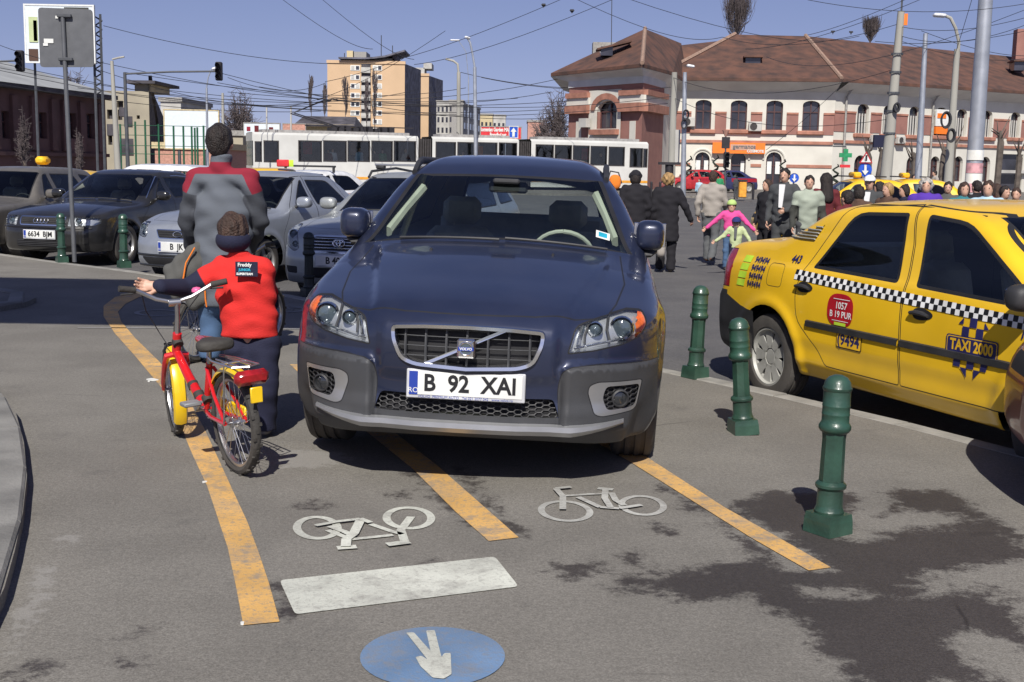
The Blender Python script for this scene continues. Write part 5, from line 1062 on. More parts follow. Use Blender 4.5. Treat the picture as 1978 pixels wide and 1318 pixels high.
    if pick:
        C = np.zeros(len(jo.data.vertices) * 3); jo.data.vertices.foreach_get('co', C); at_ = jo.data.attributes.new('tone', 'FLOAT', 'POINT'); at_.data.foreach_set('value', pick(C.reshape(-1, 3)).astype(np.float32))
        if sl2: at_ = jo.data.attributes.new('tone2', 'FLOAT', 'POINT'); at_.data.foreach_set('value', sl2[0].astype(np.float32))
    if inner: MB().prism(rpoly([(-.05 * s, 0), (.05 * s, 0), (.03 * s, -.38 * s), (-.03 * s, -.38 * s)], .01), .02, Matrix.Translation((J['chest'][0], J['chest'][1] + .105 * s, nk[2] + .02)) @ Matrix.Rotation(rad(97), 4, 'X'), -.02).build('shirt_front', MATS['cloth_' + inner], g, True)
    if pants:
        def trous(x, y, z):
            P = (x, y, z); L = [cone(P, A('hipL') * .8, A('hipR') * .8 if False else A('hipR') * 1.0, .108 * s * B, .108 * s * B, .9)]
            Ll = cone(P, A('hipL'), A('knL'), .100 * s * B, .074 * s * B); Ll = smin(Ll, cone(P, A('knL'), A('anL') - (0, 0, .02), .073 * s * B, .072 * s * B), .03); Rl = cone(P, A('hipR'), A('knR'), .100 * s * B, .074 * s * B); Rl = smin(Rl, cone(P, A('knR'), A('anR') - (0, 0, .02), .073 * s * B, .072 * s * B), .03)
            L += [Ll, Rl]; d = uni(L, .014) + wr(x, y, z, .8 / max(1, folds)); d = smax(d, z - (J['waist'][2] - .02), .01); d = np.maximum(d, np.minimum(A('anL')[2], A('anR')[2]) - .045 * s - z); return d
        h2 = hi.copy(); h2[2] = J['waist'][2] + .03; bb(trous, lo, h2, h, 'trousers', MATS['cloth_' + legs])
        for S_ in 'LR':
            a_ = A('an' + S_); dr = a_ - A('kn' + S_); tilt = -dr[1] * .25 if abs(dr[1]) > .12 * s else 0
            def shoe(x, y, z, a_=a_, tilt=tilt): P = (x, y, z); d = uni([cone(P, a_ + np.array((0, -.03, -.035)) * s, a_ + np.array((0, .16, -.050 - tilt)) * s, .043 * s, .036 * s), cone(P, a_, a_ + np.array((0, .02, -.03)) * s, .045 * s, .05 * s)], .02); return smax(d, (a_[2] - .088 * s) - z, .01)
            net_obj('shoe', shoe, a_ - .16 * s, a_ + .24 * s, max(.012, h * .6), MATS[shoes], g, it=1)
    # hair
    c = hd
    def hair_(x, y, z):
        P = (x, y, z); n3 = .004 * np.sin(70 * x / hk + 3) * np.sin(60 * z / hk) + .003 * np.sin(90 * y / hk + 50 * x)
        d = ellip(P, c + np.array((0, -.020, .030)) * hk, np.array((.085, .103, .100)) * hk) + n3
        if hstyle == 'short': d = smin(d, ellip(P, c + np.array((0, -.055, -.02)) * hk, np.array((.068, .055, .07)) * hk), .02)
        if hstyle == 'long': d = smin(d, cone(P, c + np.array((0, -.05, 0)) * hk, c + np.array((0, -.09, -.26)) * hk, .09 * hk, .105 * hk, .8), .04)
        if hstyle == 'bob': d = smin(d, ellip(P, c + np.array((0, -.03, -.03)) * hk, np.array((.098, .09, .10)) * hk), .03)
        if hstyle == 'puffy': d = ellip(P, c + np.array((0, -.03, .02)) * hk, np.array((.112, .118, .118)) * hk) + n3 * 2
        face = np.where(z > c[2] + .055 * hk, y - c[1] - .3 * hk, y - (c[1] + .030 * hk) - (z - c[2] - .0 * hk) * .55)
        return smax(d, face, .012 * hk)
    if hstyle != 'none': net_obj('hair', hair_, c - np.array((.14, .2, .42)) * hk, c + np.array((.14, .16, .17)) * hk, max(.009, h * .5), MATS[hair], bo, it=1)
    if hat:
        kind, hm = hat
        def hatf(x, y, z):
            P = (x, y, z); d = ellip(P, c + np.array((0, -.01, .048)) * hk, np.array((.096, .114, .095)) * hk); d = smax(d, (c[2] + .035 * hk) - z, .01)
            if kind == 'cap': d = smin(d, smax(ellip(P, c + np.array((0, .10, .045)) * hk, np.array((.07, .085, .012)) * hk), c[1] - y, .01), .01)
            if kind == 'fur': d = smin(d, cone(P, c + np.array((-.07, -.01, .03)) * hk, c + np.array((.07, -.01, .03)) * hk, .05 * hk, .05 * hk), .03) + .004 * np.sin(60 * x / hk) * np.sin(55 * z / hk)
            if kind == 'band': d = smax(ellip(P, c + np.array((0, -.02, -.03)) * hk, np.array((.098, .108, .075)) * hk), z - c[2] - .008 * hk, .012)
            if kind == 'hood': d = ellip(P, nk + np.array((0, -.09, -.03)) * s, np.array((.14, .085, .09)) * s)
            return d
        net_obj('hood' if kind == 'hood' else ('neck_warmer' if kind == 'band' else 'hat'), hatf, c - np.array((.2, .24, .30)) * hk, c + np.array((.2, .24, .18)) * hk, max(.009, h * .5), MATS['cloth_' + hm], g, it=1)
    if hands:
        for S_ in 'LR':
            d = Vector(J['wr' + S_]) - Vector(J['el' + S_]); place_hand(g, J['wr' + S_], d if not (handdir and S_ in handdir) else handdir[S_], s * (.95 if H > 1.3 else 1.1), curl, (-1 if S_ == 'L' else 1) * 1.57, S_ == 'R')
    return g
def relJ(root, d): return {k: (v[0] - root[0], v[1] - root[1], v[2]) for k, v in d.items()}
# --- the man in the grey and crimson fleece, seen from behind
YM = 8.9; rt = (AT(436, 700, YM)[0], YM); a = lambda px, py, dy=0: AT(px, py, YM + dy)
Jm = relJ(rt, dict(pel=a(432, 545), waist=a(432, 495), chest=a(430, 410), neck=a(427, 324, .0), ntop=a(426, 302, .01), head=a(425, 277, .02), shL=a(379, 349), shR=a(481, 349), elL=a(362, 430, .04), elR=a(501, 426, .06), wrL=a(376, 490, .24), wrR=a(486, 475, .27), hipL=a(409, 552), hipR=a(455, 552), knL=a(408, 630, .05), knR=a(458, 632, -.05), anL=AT(406, 683, YM + .02), anR=AT(463, 693, YM - .12)))
for k in ('anL', 'anR'): Jm[k] = (Jm[k][0], Jm[k][1], .09)
MAN = person('man in a grey fleece with crimson shoulders, seen from behind', (rt[0], rt[1], 0), 0, 1.75, Jm, top='grey', yoke='crimson', sleeve='slate', legs='jeans', hair='hair_dark', h=.014, headk=1.12, folds=1.3, colh=.072, ksm=.014, cutlow=a(430, 590)[2], curl=.9, bulk=1.12)
# jacket carried over his left arm
jx = a(350, 520, -.10)
def draped(x, y, z):
    P = (x, y, z); d = uni([cone(P, (.10, .05, .16), (-.05, 0, -.05), .05, .075, .7), cone(P, (-.05, 0, -.04), (-.06, -.02, -.16), .09, .055, .6), cone(P, (.10, .04, .10), (.09, .02, -.20), .06, .08, .6), cone(P, (.02, .02, .05), (.06, 0, -.22), .07, .07, .5)], .05)
    return d + .008 * np.sin(60 * x + 20 * z) + .006 * np.sin(45 * z - 30 * x)
o = net_obj('carried_jacket', draped, (-.2, -.12, -.34), (.22, .16, .26), .014, MATS['cloth_khaki']); o.location = (jx[0] + .02, jx[1], jx[2]); props(o, 'dark grey jacket with orange piping hanging over the left arm of the man', 'jacket')
bo_ = MB().tube([(.09, -.03, .16), (.03, -.055, .05), (.012, -.066, -.06), (.005, -.062, -.15)], .006, 6).build('orange_piping', MATS['cloth_orange'], o, True); MB().tube([(.155, -.03, -.10), (.16, -.03, -.22), (.165, -.02, -.27)], .006, 6).build('orange_piping', MATS['cloth_orange'], o, True)
# --- the boy with the bicycle
YB = 6.5; rb = (AT(500, 842, YB)[0], YB); a = lambda px, py, dy=0: AT(px, py, YB + dy)
Jb = relJ(rb, dict(pel=a(483, 655), waist=a(481, 615), chest=a(473, 548), neck=a(462, 496), ntop=a(456, 480), head=a(452, 453, .01), shL=a(428, 520, .02), shR=a(508, 522), elL=a(362, 556, -.02), elR=a(520, 585, .16), wrL=a(310, 553, -.22), wrR=a(462, 575, .33), hipL=a(462, 668), hipR=a(510, 668), knL=a(468, 745, .10), knR=a(514, 748, -.03), anL=AT(500, 812, YB + .22), anR=AT(512, 834, YB + .02)))
for k, z in (('anL', .075), ('anR', .07)): Jb[k] = (Jb[k][0], Jb[k][1], z)
BOY = person('boy in a red T-shirt over dark sleeves walking beside the red bicycle', (rb[0], rb[1], 0), 0, 1.24, Jb, top='red', sleeve='navy', legs='navy', hair='hair_brown', h=.011, folds=1.15, ksm=.02, colh=.02, headk=1.33, cutlow=a(480, 650)[2], bulk=1.2, hands=False, shoes='shoe_grey', hat=('band', 'navy'))
gl_ = Vector(Jb['wrL']); place_hand(BOY, gl_, (-1, -.05, .02), .92, .55, 1.2, False); place_hand(BOY, Jb['wrR'], (-.6, .6, -.1), .92, .9, 0, True)
pc = (Jb['chest'][0] + .04, Jb['chest'][1] - .135, Jb['chest'][2] + .09)
MB().box((0, 0, 0), (.118, .004, .078), bev=.001).build('back_print', MATS['cloth_navy'], BOY).location = pc
for s_, sz, dz, m_ in (('Freddy', .026, .022, 'plate_white'), ('JUNIOR', .018, -.004, 'sticker_cyan'), ('SUPERTEAM', .016, -.026, 'plate_white')):
    v, f = text_mesh(s_, sz, bold=.0008); o = raw('print_lettering', [(p[0] - .01, -.0035, p[1] + dz) for p in v], f, MATS[m_], BOY); o.location = pc
# --- the red bicycle
mat('bike_red', (.55, .012, .014), .25, coat=.9, var=.06); mat('bike_yellow', (.80, .52, .01), .3, coat=.6, var=.04); mat('alloy', (.5, .5, .51), .3, .9, dust=.1); mat('grey_plastic', (.22, .23, .24), .5); mat('rubber', (.02, .02, .02), .8, var=.2, bump=.3, dust=.35); mat('pink', (.8, .15, .35), .4)
def bicycle(label, rear, front, cols=('bike_red', 'bike_yellow'), lean=0, steer=0, full=True):
    d = Vector((front[0] - rear[0], front[1] - rear[1])); wb = d.length; t = thing('bicycle', label, 'bicycle', (rear[0], rear[1], 0), (lean, 0, math.atan2(d.y, d.x) - math.atan2((wb - .72) * math.sin(steer), .72 + (wb - .72) * math.cos(steer)))); R = .252; SR_ = Matrix.Rotation(steer, 4, 'Z'); PV = Vector((.72, 0, 0))
    def turn(o): o.matrix_basis = Matrix.Translation(PV) @ SR_ @ Matrix.Translation(-PV) @ o.matrix_basis; return o
    fr, ye = MATS[cols[0]], MATS[cols[1]]
    def wheel(x, sa):
        o = bpy.data.objects.new('wheel', None); b = MB(); Mx = Matrix.Rotation(rad(90), 4, 'X')
        b.lathe([(R - .05, -.012), (R - .036, -.014), (R - .034, 0), (R - .036, .014), (R - .05, .012), (R - .053, 0), (R - .05, -.012)], 40, Mx)
        o = b.build('wheel', MATS['alloy'], t, True); o.location = (x, 0, R); o.rotation_euler = (0, 0, sa)
        tb = MB().lathe([(R - .038, -.017), (R - .022, -.025), (R - .006, -.019), (R - .001, -.008), (R - .001, .008), (R - .006, .019), (R - .022, .025), (R - .038, .017)], 48, Mx)
        for k in range(46):
            q = 2 * math.pi * k / 46; y_ = (.016, -.016, 0)[k % 3]; tb.box(((R - .001) * math.cos(q), y_, (R - .001) * math.sin(q)), (.009, .014, .016), M=Matrix.Rotation(-q, 4, 'Y'))
        tb.build('tyre', MATS['rubber'], o, True)
        sp = MB()
        for k in range(24):
            q = 2 * math.pi * k / 24; q2 = q + (.5 if k % 2 else -.5); sg = .018 if k % 4 < 2 else -.018; sp.tube([(.02 * math.cos(q2), sg, .02 * math.sin(q2)), ((R - .045) * math.cos(q), 0, (R - .045) * math.sin(q))], .0014, 4)
        sp.build('spokes', MATS['alloy'], o)
        MB().lathe([(0, -.045), (.008, -.045), (.008, -.028), (.024, -.026), (.024, -.018), (.013, -.014), (.013, .014), (.024, .018), (.024, .026), (.008, .028), (.008, .045), (0, .045)], 16, Mx).build('hub', MATS['alloy'], o, True); return o
    wheel(0, 0); turn(wheel(wb, 0)); bb_ = (.36, 0, .262); st = (.285, 0, .50); hb = (.725, 0, .50); ht = (.695, 0, .60)
    F = MB(); F.tube([bb_, (.30, 0, .44), st], .017, 10); F.tube([bb_, (.44, 0, .30), (.58, 0, .39), hb], [.024, .026, .025, .022], 12); F.tube([hb, ht], .024, 12)
    for sg in (1, -1): F.tube([(0, sg * .055, R), (.2, sg * .045, .25), (.34, sg * .02, .26)], .010, 8); F.tube([(0, sg * .055, R), (.14, sg * .045, .37), (.28, sg * .018, .48)], .009, 8)
    F.build('frame', fr, t, True); c = math.cos(steer); 
    fk = MB(); fk.tube([hb, (.745, 0, .475)], .022, 10)
    for sg in (1, -1): fk.tube([(.735, 0, .488), (.75, sg * .05, .475), (.79, sg * .058, .42), (wb - .03, sg * .055, .30), (wb, sg * .052, R)], [.016, .017, .016, .013, .010], 8)
    turn(fk.build('fork', fr, t, True))
    MB().tube([ht, (.675, 0, .68), (.667, 0, .765)], .0125, 10).build('stem', MATS['alloy'], t, True)
    hbm = MB(); hbm.tube([(.665, -.19, .845), (.672, -.09, .79), (.675, 0, .765), (.672, .09, .79), (.665, .19, .845)], .011, 8); hbm.tube([(.675, -.03, .765), (.675, .03, .765)], .02, 10); turn(hbm.build('handlebar', MATS['alloy'], t, True))
    for sg in (1, -1):
        turn(MB().tube([(.665, sg * .19, .845), (.645, sg * .27, .86)], .0165, 10).build('grip', MATS['rubber'], t, True)); turn(MB().tube([(.69, sg * .17, .835), (.72, sg * .20, .82), (.71, sg * .26, .82)], .006, 6).build('brake_lever', MATS['black_plastic'], t, True))
        MB().tube([(.70, sg * .17, .83), (.80, sg * .12, .72), (.83, sg * .05, .60), (.78, sg * .02, .52)], .003, 5).build('brake_cable', MATS['black_plastic'], t, True)
    if full: MB().lathe([(0, 0), (.026, 0), (.026, .012), (.018, .022), (0, .026)], 16, Matrix.Translation((.668, -.11, .81))).build('bell', MATS['pink'], t, True)
    MB().tube([st, (.272, 0, .575)], .0125, 10).build('seat_post', MATS['alloy'], t, True)
    def sd(x, y, z): P = (x, y, z); return smax(uni([cone(P, (-.07, -.045, 0), (-.07, .045, 0), .05, .05), cone(P, (-.05, 0, 0), (.13, 0, .005), .062, .022)], .04) , np.abs(z) - .028, .02)
    s_ = net_obj('saddle', sd, (-.16, -.13, -.06), (.19, .13, .06), .009, [MATS['rubber'], fr], t, pick=lambda C: ((C[:, 0] > .02) & (C[:, 1] > -.2)).astype(int) if full else np.zeros(len(C), int)); s_.location = (.262, 0, .605)
    # mudguards
    for (cx, a0, a1, nm) in ((0, rad(30), rad(128), 'rear'), (wb, rad(112), rad(214), 'front')):
        b = MB(); n = 18; vs = []
        for k in range(n + 1):
            q = a0 + (a1 - a0) * k / n
            for y_, dr in ((-.036, -.02), (-.028, 0), (0, .008), (.028, 0), (.036, -.02)): vs.append((cx + (R + .016 + dr) * math.cos(q), y_, R + (R + .016 + dr) * math.sin(q)))
        b.add(vs, [(5 * k + j, 5 * k + j + 1, 5 * k + 6 + j, 5 * k + 5 + j) for k in range(n) for j in range(4)]); o = b.build('mudguard', ye, t, True); (turn(o) if nm == 'front' else None)
    # carrier, lamp, chain side, pedals
    cr = MB(); cr.tube([(.22, -.03, .545), (.1, -.06, .545), (-.16, -.065, .55), (-.2, 0, .552), (-.16, .065, .55), (.1, .06, .545), (.22, .03, .545)], .006, 6); cr.tube([(-.15, -.03, .55), (.12, -.03, .547)], .005, 6); cr.tube([(-.15, .03, .55), (.12, .03, .547)], .005, 6); cr.tube([(-.02, -.065, .548), (-.02, .065, .548)], .005, 6)
    for sg in (1, -1): cr.tube([(-.05, sg * .062, .545), (0, sg * .06, R)], .004, 6)
    cr.build('carrier', MATS['alloy'], t, True)
    if full:
        MB().box((-.215, 0, .505), (.05, .17, .07), bev=.02).build('tail_lamp', MATS['taillight_red'], t, True); MB().box((-.262, 0, .43), (.012, .06, .075), bev=.004).build('mudflap_reflector', ye, t, True)
    k_ = MB(); Mx = Matrix.Translation((.36, -.05, .262)) @ Matrix.Rotation(rad(90), 4, 'X'); k_.lathe([(.012, -.004), (.062, -.004), (.066, 0), (.062, .004), (.012, .004)], 28, Mx); k_.tube([(.36, -.05, .262), (.45, -.06, .21)], .009, 8); k_.tube([(.36, .05, .262), (.27, .062, .315)], .009, 8); k_.tube([(.36, -.06, .262), (.36, .06, .262)], .013, 10); k_.build('crankset', MATS['alloy'], t, True)
    for (x, y, z) in ((.45, -.11, .21), (.27, .115, .315)): MB().box((x, y, z), (.07, .09, .022), bev=.006).build('pedal', MATS['grey_plastic'], t, True)
    if full: MB().box((.2, -.06, .275), (.38, .018, .085), bev=.02).build('chain_guard', ye, t, True)
    for (x, z, y_) in ((.34, .31, 0), (.45, .31, 0), (.52, .35, 0), (.70, .55, 0)): MB().tube([(x - .012, 0, z - .012), (x + .012, 0, z + .012)], .0275, 12).build('frame_band', MATS['rubber'], t, True)
    return t
bicycle('red children\'s bicycle with yellow mudguards being pushed by the boy', G(462, 914), G(341, 838), lean=rad(-3), steer=rad(-13))
mat('grey_bike', (.12, .12, .13), .5)
bicycle('grey bicycle mostly hidden in front of the man, its wheel beside his legs', G(380, 700), (G(380, 700)[0] + .35, G(380, 700)[1] + .9), ('grey_bike', 'grey_bike'), full=False)
# ------------------------------------------------------------------ parking the cars
V = volvo(); V.root.location = (-.055, 7.80, 0); V.root.rotation_euler = (rad(-1.3), 0, rad(-94.0))
T = taxi(); T.root.location = (3.10, 7.71, -.14); T.root.rotation_euler = (0, 0, rad(-68))
def park(c, x, y, yaw, z=None): c.root.location = (x, y, road_z(x) if z is None else z); c.root.rotation_euler = (0, 0, rad(yaw)); return c
park(dark_saloon(), -6.40, 20.15, -105); park(silver_saloon(), -3.55, 17.4, -111); park(silver_estate(), -1.32, 15.9, -107)
park(simple_car('brown_hatchback', 'dusty grey-brown boxy hatchback parked furthest left beside the black saloon', 'brown_grey', L=4.0, Wd=1.66, H=1.44, wb=2.47, zc=.94, zh=.88, zn=.78, xc=.80, xh=.22, xh2=-1.1, body='hatch', cat='car', h=.04), -8.55, 21.0, -100)
park(simple_car('white_hatchback', 'white car whose roof shows over the black saloon', 'white_car', L=4.1, Wd=1.72, H=1.50, wb=2.5, body='hatch', cat='car'), -8.0, 26.5, 175)
# ================================================================== BACKGROUND
class Plane:
    """an upright plane through two ground points; local x runs along it, local y away from the viewer"""
    def __init__(s, px0, Y0, px1, Y1, z=0.0, py=330):
        a, b = AT(px0, py, Y0), AT(px1, py, Y1); s.A = Vector((a[0], a[1], z)); d = Vector((b[0] - a[0], b[1] - a[1], 0)); s.L = d.length; s.d = d.normalized(); s.n = Vector((-s.d.y, s.d.x, 0)); s.rot = math.atan2(s.d.y, s.d.x); s.z = z
    def __call__(s, px, py, off=0.0):
        r = ray(px, py); o = Vector((0, 0, CAM_H)); A = s.A + s.n * off; t = (A - o).dot(s.n) / r.dot(s.n); p = o + r * t; return ((p - s.A).dot(s.d), p.z - s.z)
    def rect(s, x0, y0, x1, y1, off=0.0):
        a = s(x0, (y0 + y1) / 2, off)[0]; b = s(x1, (y0 + y1) / 2, off)[0]; xm = (x0 + x1) / 2; return a, b, s(xm, y1, off)[1], s(xm, y0, off)[1]
def holes_wall(u0, u1, z0, z1, holes, dep, b=None, y=0.0):
    b = b or MB(); us = sorted({u0, u1, *[max(u0, min(u1, h[k])) for h in holes for k in (0, 1)]}); zs = sorted({z0, z1, *[max(z0, min(z1, h[k])) for h in holes for k in (2, 3)]})
    for i in range(len(us) - 1):
        for j in range(len(zs) - 1):
            cu, cz = (us[i] + us[i + 1]) / 2, (zs[j] + zs[j + 1]) / 2
            if any(h[0] < cu < h[1] and h[2] < cz < h[3] for h in holes): continue
            b.add([(us[i], y, zs[j]), (us[i + 1], y, zs[j]), (us[i + 1], y, zs[j + 1]), (us[i], y, zs[j + 1])], [(0, 1, 2, 3)])
    for a, c, e, g in [h[:4] for h in holes]:
        b.add([(a, y, e), (c, y, e), (c, y, g), (a, y, g), (a, y + dep, e), (c, y + dep, e), (c, y + dep, g), (a, y + dep, g)], [(0, 4, 5, 1), (1, 5, 6, 2), (2, 6, 7, 3), (3, 7, 4, 0)])
    return b
def slab(u0, u1, z0, z1, y0, y1): b = MB(); b.box(((u0 + u1) / 2, (y0 + y1) / 2, (z0 + z1) / 2), (u1 - u0, y1 - y0, z1 - z0)); return b
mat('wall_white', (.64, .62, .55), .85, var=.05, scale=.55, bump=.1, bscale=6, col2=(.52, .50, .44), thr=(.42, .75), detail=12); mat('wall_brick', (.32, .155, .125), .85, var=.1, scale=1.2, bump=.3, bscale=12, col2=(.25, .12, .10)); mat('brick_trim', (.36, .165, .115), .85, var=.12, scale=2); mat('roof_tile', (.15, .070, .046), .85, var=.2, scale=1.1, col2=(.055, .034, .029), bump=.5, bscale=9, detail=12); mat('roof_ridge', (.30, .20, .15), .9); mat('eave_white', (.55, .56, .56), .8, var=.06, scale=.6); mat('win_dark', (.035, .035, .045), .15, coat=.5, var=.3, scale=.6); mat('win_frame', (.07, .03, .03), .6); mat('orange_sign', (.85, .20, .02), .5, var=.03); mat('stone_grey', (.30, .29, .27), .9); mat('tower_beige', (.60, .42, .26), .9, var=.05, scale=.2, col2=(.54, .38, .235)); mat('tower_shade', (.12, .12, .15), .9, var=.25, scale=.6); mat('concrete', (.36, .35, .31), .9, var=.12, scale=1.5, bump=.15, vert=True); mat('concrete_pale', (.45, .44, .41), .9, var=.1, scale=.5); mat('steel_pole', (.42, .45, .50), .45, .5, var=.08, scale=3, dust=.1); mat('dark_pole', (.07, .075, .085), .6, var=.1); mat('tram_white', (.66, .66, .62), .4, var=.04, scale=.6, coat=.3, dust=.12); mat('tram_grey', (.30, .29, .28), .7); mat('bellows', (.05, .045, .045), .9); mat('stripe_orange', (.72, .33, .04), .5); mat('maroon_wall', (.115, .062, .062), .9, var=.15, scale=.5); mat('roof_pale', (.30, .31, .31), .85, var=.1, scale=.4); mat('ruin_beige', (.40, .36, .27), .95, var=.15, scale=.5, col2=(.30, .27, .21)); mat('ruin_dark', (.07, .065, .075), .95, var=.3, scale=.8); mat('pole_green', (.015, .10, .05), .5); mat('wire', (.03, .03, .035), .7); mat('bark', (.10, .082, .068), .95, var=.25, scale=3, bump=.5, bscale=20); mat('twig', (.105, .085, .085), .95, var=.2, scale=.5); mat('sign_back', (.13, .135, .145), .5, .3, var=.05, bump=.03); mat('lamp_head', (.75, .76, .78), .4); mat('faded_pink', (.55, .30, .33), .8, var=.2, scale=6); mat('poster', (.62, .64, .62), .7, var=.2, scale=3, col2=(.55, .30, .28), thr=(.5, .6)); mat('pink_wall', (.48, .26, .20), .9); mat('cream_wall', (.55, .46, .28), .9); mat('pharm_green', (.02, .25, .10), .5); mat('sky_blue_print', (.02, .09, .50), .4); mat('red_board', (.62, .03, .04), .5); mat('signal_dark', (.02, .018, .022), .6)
# ---------------- long station building
PM = Plane(1276, 91.5, 1606, 90.0); PR = Plane(1606, 90.0, 1990, 101.0)
SB = thing('station_building', 'long two-storey white and brick building with a tiled hipped roof across the square', 'building', PM.A, PM.rot); toM = SB
def arch_top(b, a, c, z0, z1, n=8, y=-.004, dep=.3):
    """fill the corners above an arc so that a square hole becomes arched"""
    r = (c - a) / 2; m = (a + c) / 2; h = z1 - z0
    for k in range(n):
        t0, t1 = math.pi * k / n, math.pi * (k + 1) / n; p = [(m - r * math.cos(t), z0 + h * math.sin(t)) for t in (t0, t1)]
        b.add([(p[0][0], y, p[0][1]), (p[1][0], y, p[1][1]), (p[1][0], y, z1 + .002), (p[0][0], y, z1 + .002), (p[0][0], y + dep, p[0][1]), (p[1][0], y + dep, p[1][1])], [(0, 1, 2, 3), (0, 4, 5, 1)])
def window(parent, a, c, e, g, dep, arch=0.0, frames=1, glassm='win_dark', sill=True, shutter=0, wallm='wall_white', inner=None):
    f = MB(); y = dep
    for k in range(frames + 1): u = a + (c - a) * k / frames; f.box((min(max(u, a + .05), c - .05), y - .05, (e + g) / 2), (.09, .08, g - e))
    f.box(((a + c) / 2, y - .045, e + (g - e) * .62), (c - a, .075, .09)); f.box(((a + c) / 2, y - .045, e + .04), (c - a, .075, .08)); f.box(((a + c) / 2, y - .045, g - .04), (c - a, .075, .08))
    w_ = f.build('window', MATS['win_frame'], parent); MB().box(((a + c) / 2, y + .02, (e + g) / 2), (c - a, .04, g - e)).build('pane', MATS[glassm], w_)
    if arch:
        b = MB(); arch_top(b, a, c, g - arch, g); b.build('arch', MATS[wallm], w_)
    if sill: MB().box(((a + c) / 2, -.08, e - .16), (c - a + .7, .34, .30), bev=.05).build('sill', MATS['brick_trim'], w_)
    if shutter:
        s_ = MB(); n = shutter
        for k in range(n): s_.box((a + (c - a) * (k + .5) / n, y - .12, e + (g - e) * .34), ((c - a) / n * .45, .04, (g - e) * .68))
        s_.build('shutter', MATS['concrete_pale'], w_)
    return w_
zE = 8.0; wu = [(1343, 193, 1374, 250), (1411, 194, 1443, 250.5), (1480, 194.5, 1512, 251.5), (1550, 195, 1583, 253)]; H1 = [PM.rect(*w_) for w_ in wu]
ga = [(1342, 294, 1370, 365), (1411, 294, 1440, 366), (1479, 294, 1509, 367)]; H2 = [PM.rect(*w_) for w_ in ga]; H2 = [(a, c, .15, g) for a, c, e, g in H2]
holes_wall(0, PM.L, 0, zE, H1 + H2, .35).build('wall', MATS['wall_white'], SB)
for h_ in H1: window(SB, *h_, .35, .30, 2)
for i, h_ in enumerate(H2):
    w_ = window(SB, *h_, .35, (h_[1] - h_[0]) / 2, 2 if i != 1 else 1, sill=False)
    n = 12; r_ = (h_[1] - h_[0]) / 2; m_ = (h_[0] + h_[1]) / 2; zc_ = h_[3] - r_; MB().tube([(m_ - (r_ + .22) * math.cos(t), -.03, zc_ + (r_ + .22) * math.sin(t)) for t in [math.pi * k / n for k in range(n + 1)]], .09, 6).build('arch_moulding', MATS['wall_white'], w_, True)
    for dx_ in ((-.45, .45) if i != 1 else (.5,)): MB().box((m_ + dx_, .27, 1.6), (.62, .02, .9)).build('poster', MATS['plate_white'], w_)
za, zb_ = PM(1450, 220.5)[1], PM(1450, 251)[1]
xs = [0] + [v for h_ in H1 for v in (h_[0] - .28, h_[1] + .28)] + [PM.L]
for i in range(0, len(xs), 2):
    slab(xs[i], xs[i + 1], zb_ - .3, za, -.05, .01).build('brick_band', MATS['wall_brick'], SB); slab(xs[i], xs[i + 1], za, za + .14, -.11, .01).build('brick_moulding', MATS['brick_trim'], SB)
zl = PM(1450, 275)[1]; slab(0, PM.L, zl - .1, zl + .12, -.14, .01).build('string_course', MATS['brick_trim'], SB)
zl2 = PM(1450, 320)[1]; xs = [0] + [v for h_ in H2 for v in (h_[0] - .35, h_[1] + .35)] + [PM.L]
for i in range(0, len(xs), 2): slab(xs[i], xs[i + 1], zl2 - .1, zl2 + .12, -.06, .01).build('string_course', MATS['brick_trim'], SB)
for h_ in H1: slab(h_[0] - .4, h_[1] + .4, 7.2, 7.34, -.05, .01).build('frieze_slot', MATS['brick_trim'], SB)
sg_ = PM.rect(1376, 276, 1477, 297); o = slab(sg_[0], sg_[1], sg_[2], sg_[3], -.45, -.16).build('shop_sign', MATS['orange_sign'], SB)
slab(sg_[0] + 1.3, sg_[0] + 3.1, sg_[2] + .25, sg_[3] - .12, -.47, -.44).build('sign_panel', MATS['skin'], o); v, f = text_mesh('germanos', .42, bold=.01); raw('sign_lettering', [(p[0] + sg_[0] + 2.3, -.485, p[1] + (sg_[2] + sg_[3]) / 2 + .1) for p in v], f, MATS['sign_back'], o)
v, f = text_mesh('COSMOTE', .26, bold=.01); raw('sign_lettering', [(p[0] + sg_[0] + 3.1, -.485, p[1] + (sg_[2] + sg_[3]) / 2 - .22) for p in v], f, MATS['plate_white'], o)
def aircon(parent, u, z, s=1.0):
    b = MB().box((u, -.32, z), (.95 * s, .38, .7 * s), bev=.04).build('air_conditioner', MATS['concrete_pale'], parent); MB().lathe([(0, 0), (.24 * s, 0), (.26 * s, .03)], 16, Matrix.Translation((u - .12, -.515, z)) @ Matrix.Rotation(rad(90), 4, 'X')).build('fan_grille', MATS['bellows'], b)
for px, py in ((1330, 236), (1458, 245), (1281, 309)): u, z = PM(px, py); aircon(SB, u, z)
def downpipe(parent, u, z0, z1, y=-.18):
    MB().tube([(u, y, z0), (u, y, z1 - 1.2), (u + .25, y - .15, z1 - .7), (u + .7, -.9, z1 - .15)], .08, 6).build('downpipe', MATS['stone_grey'], parent, True)
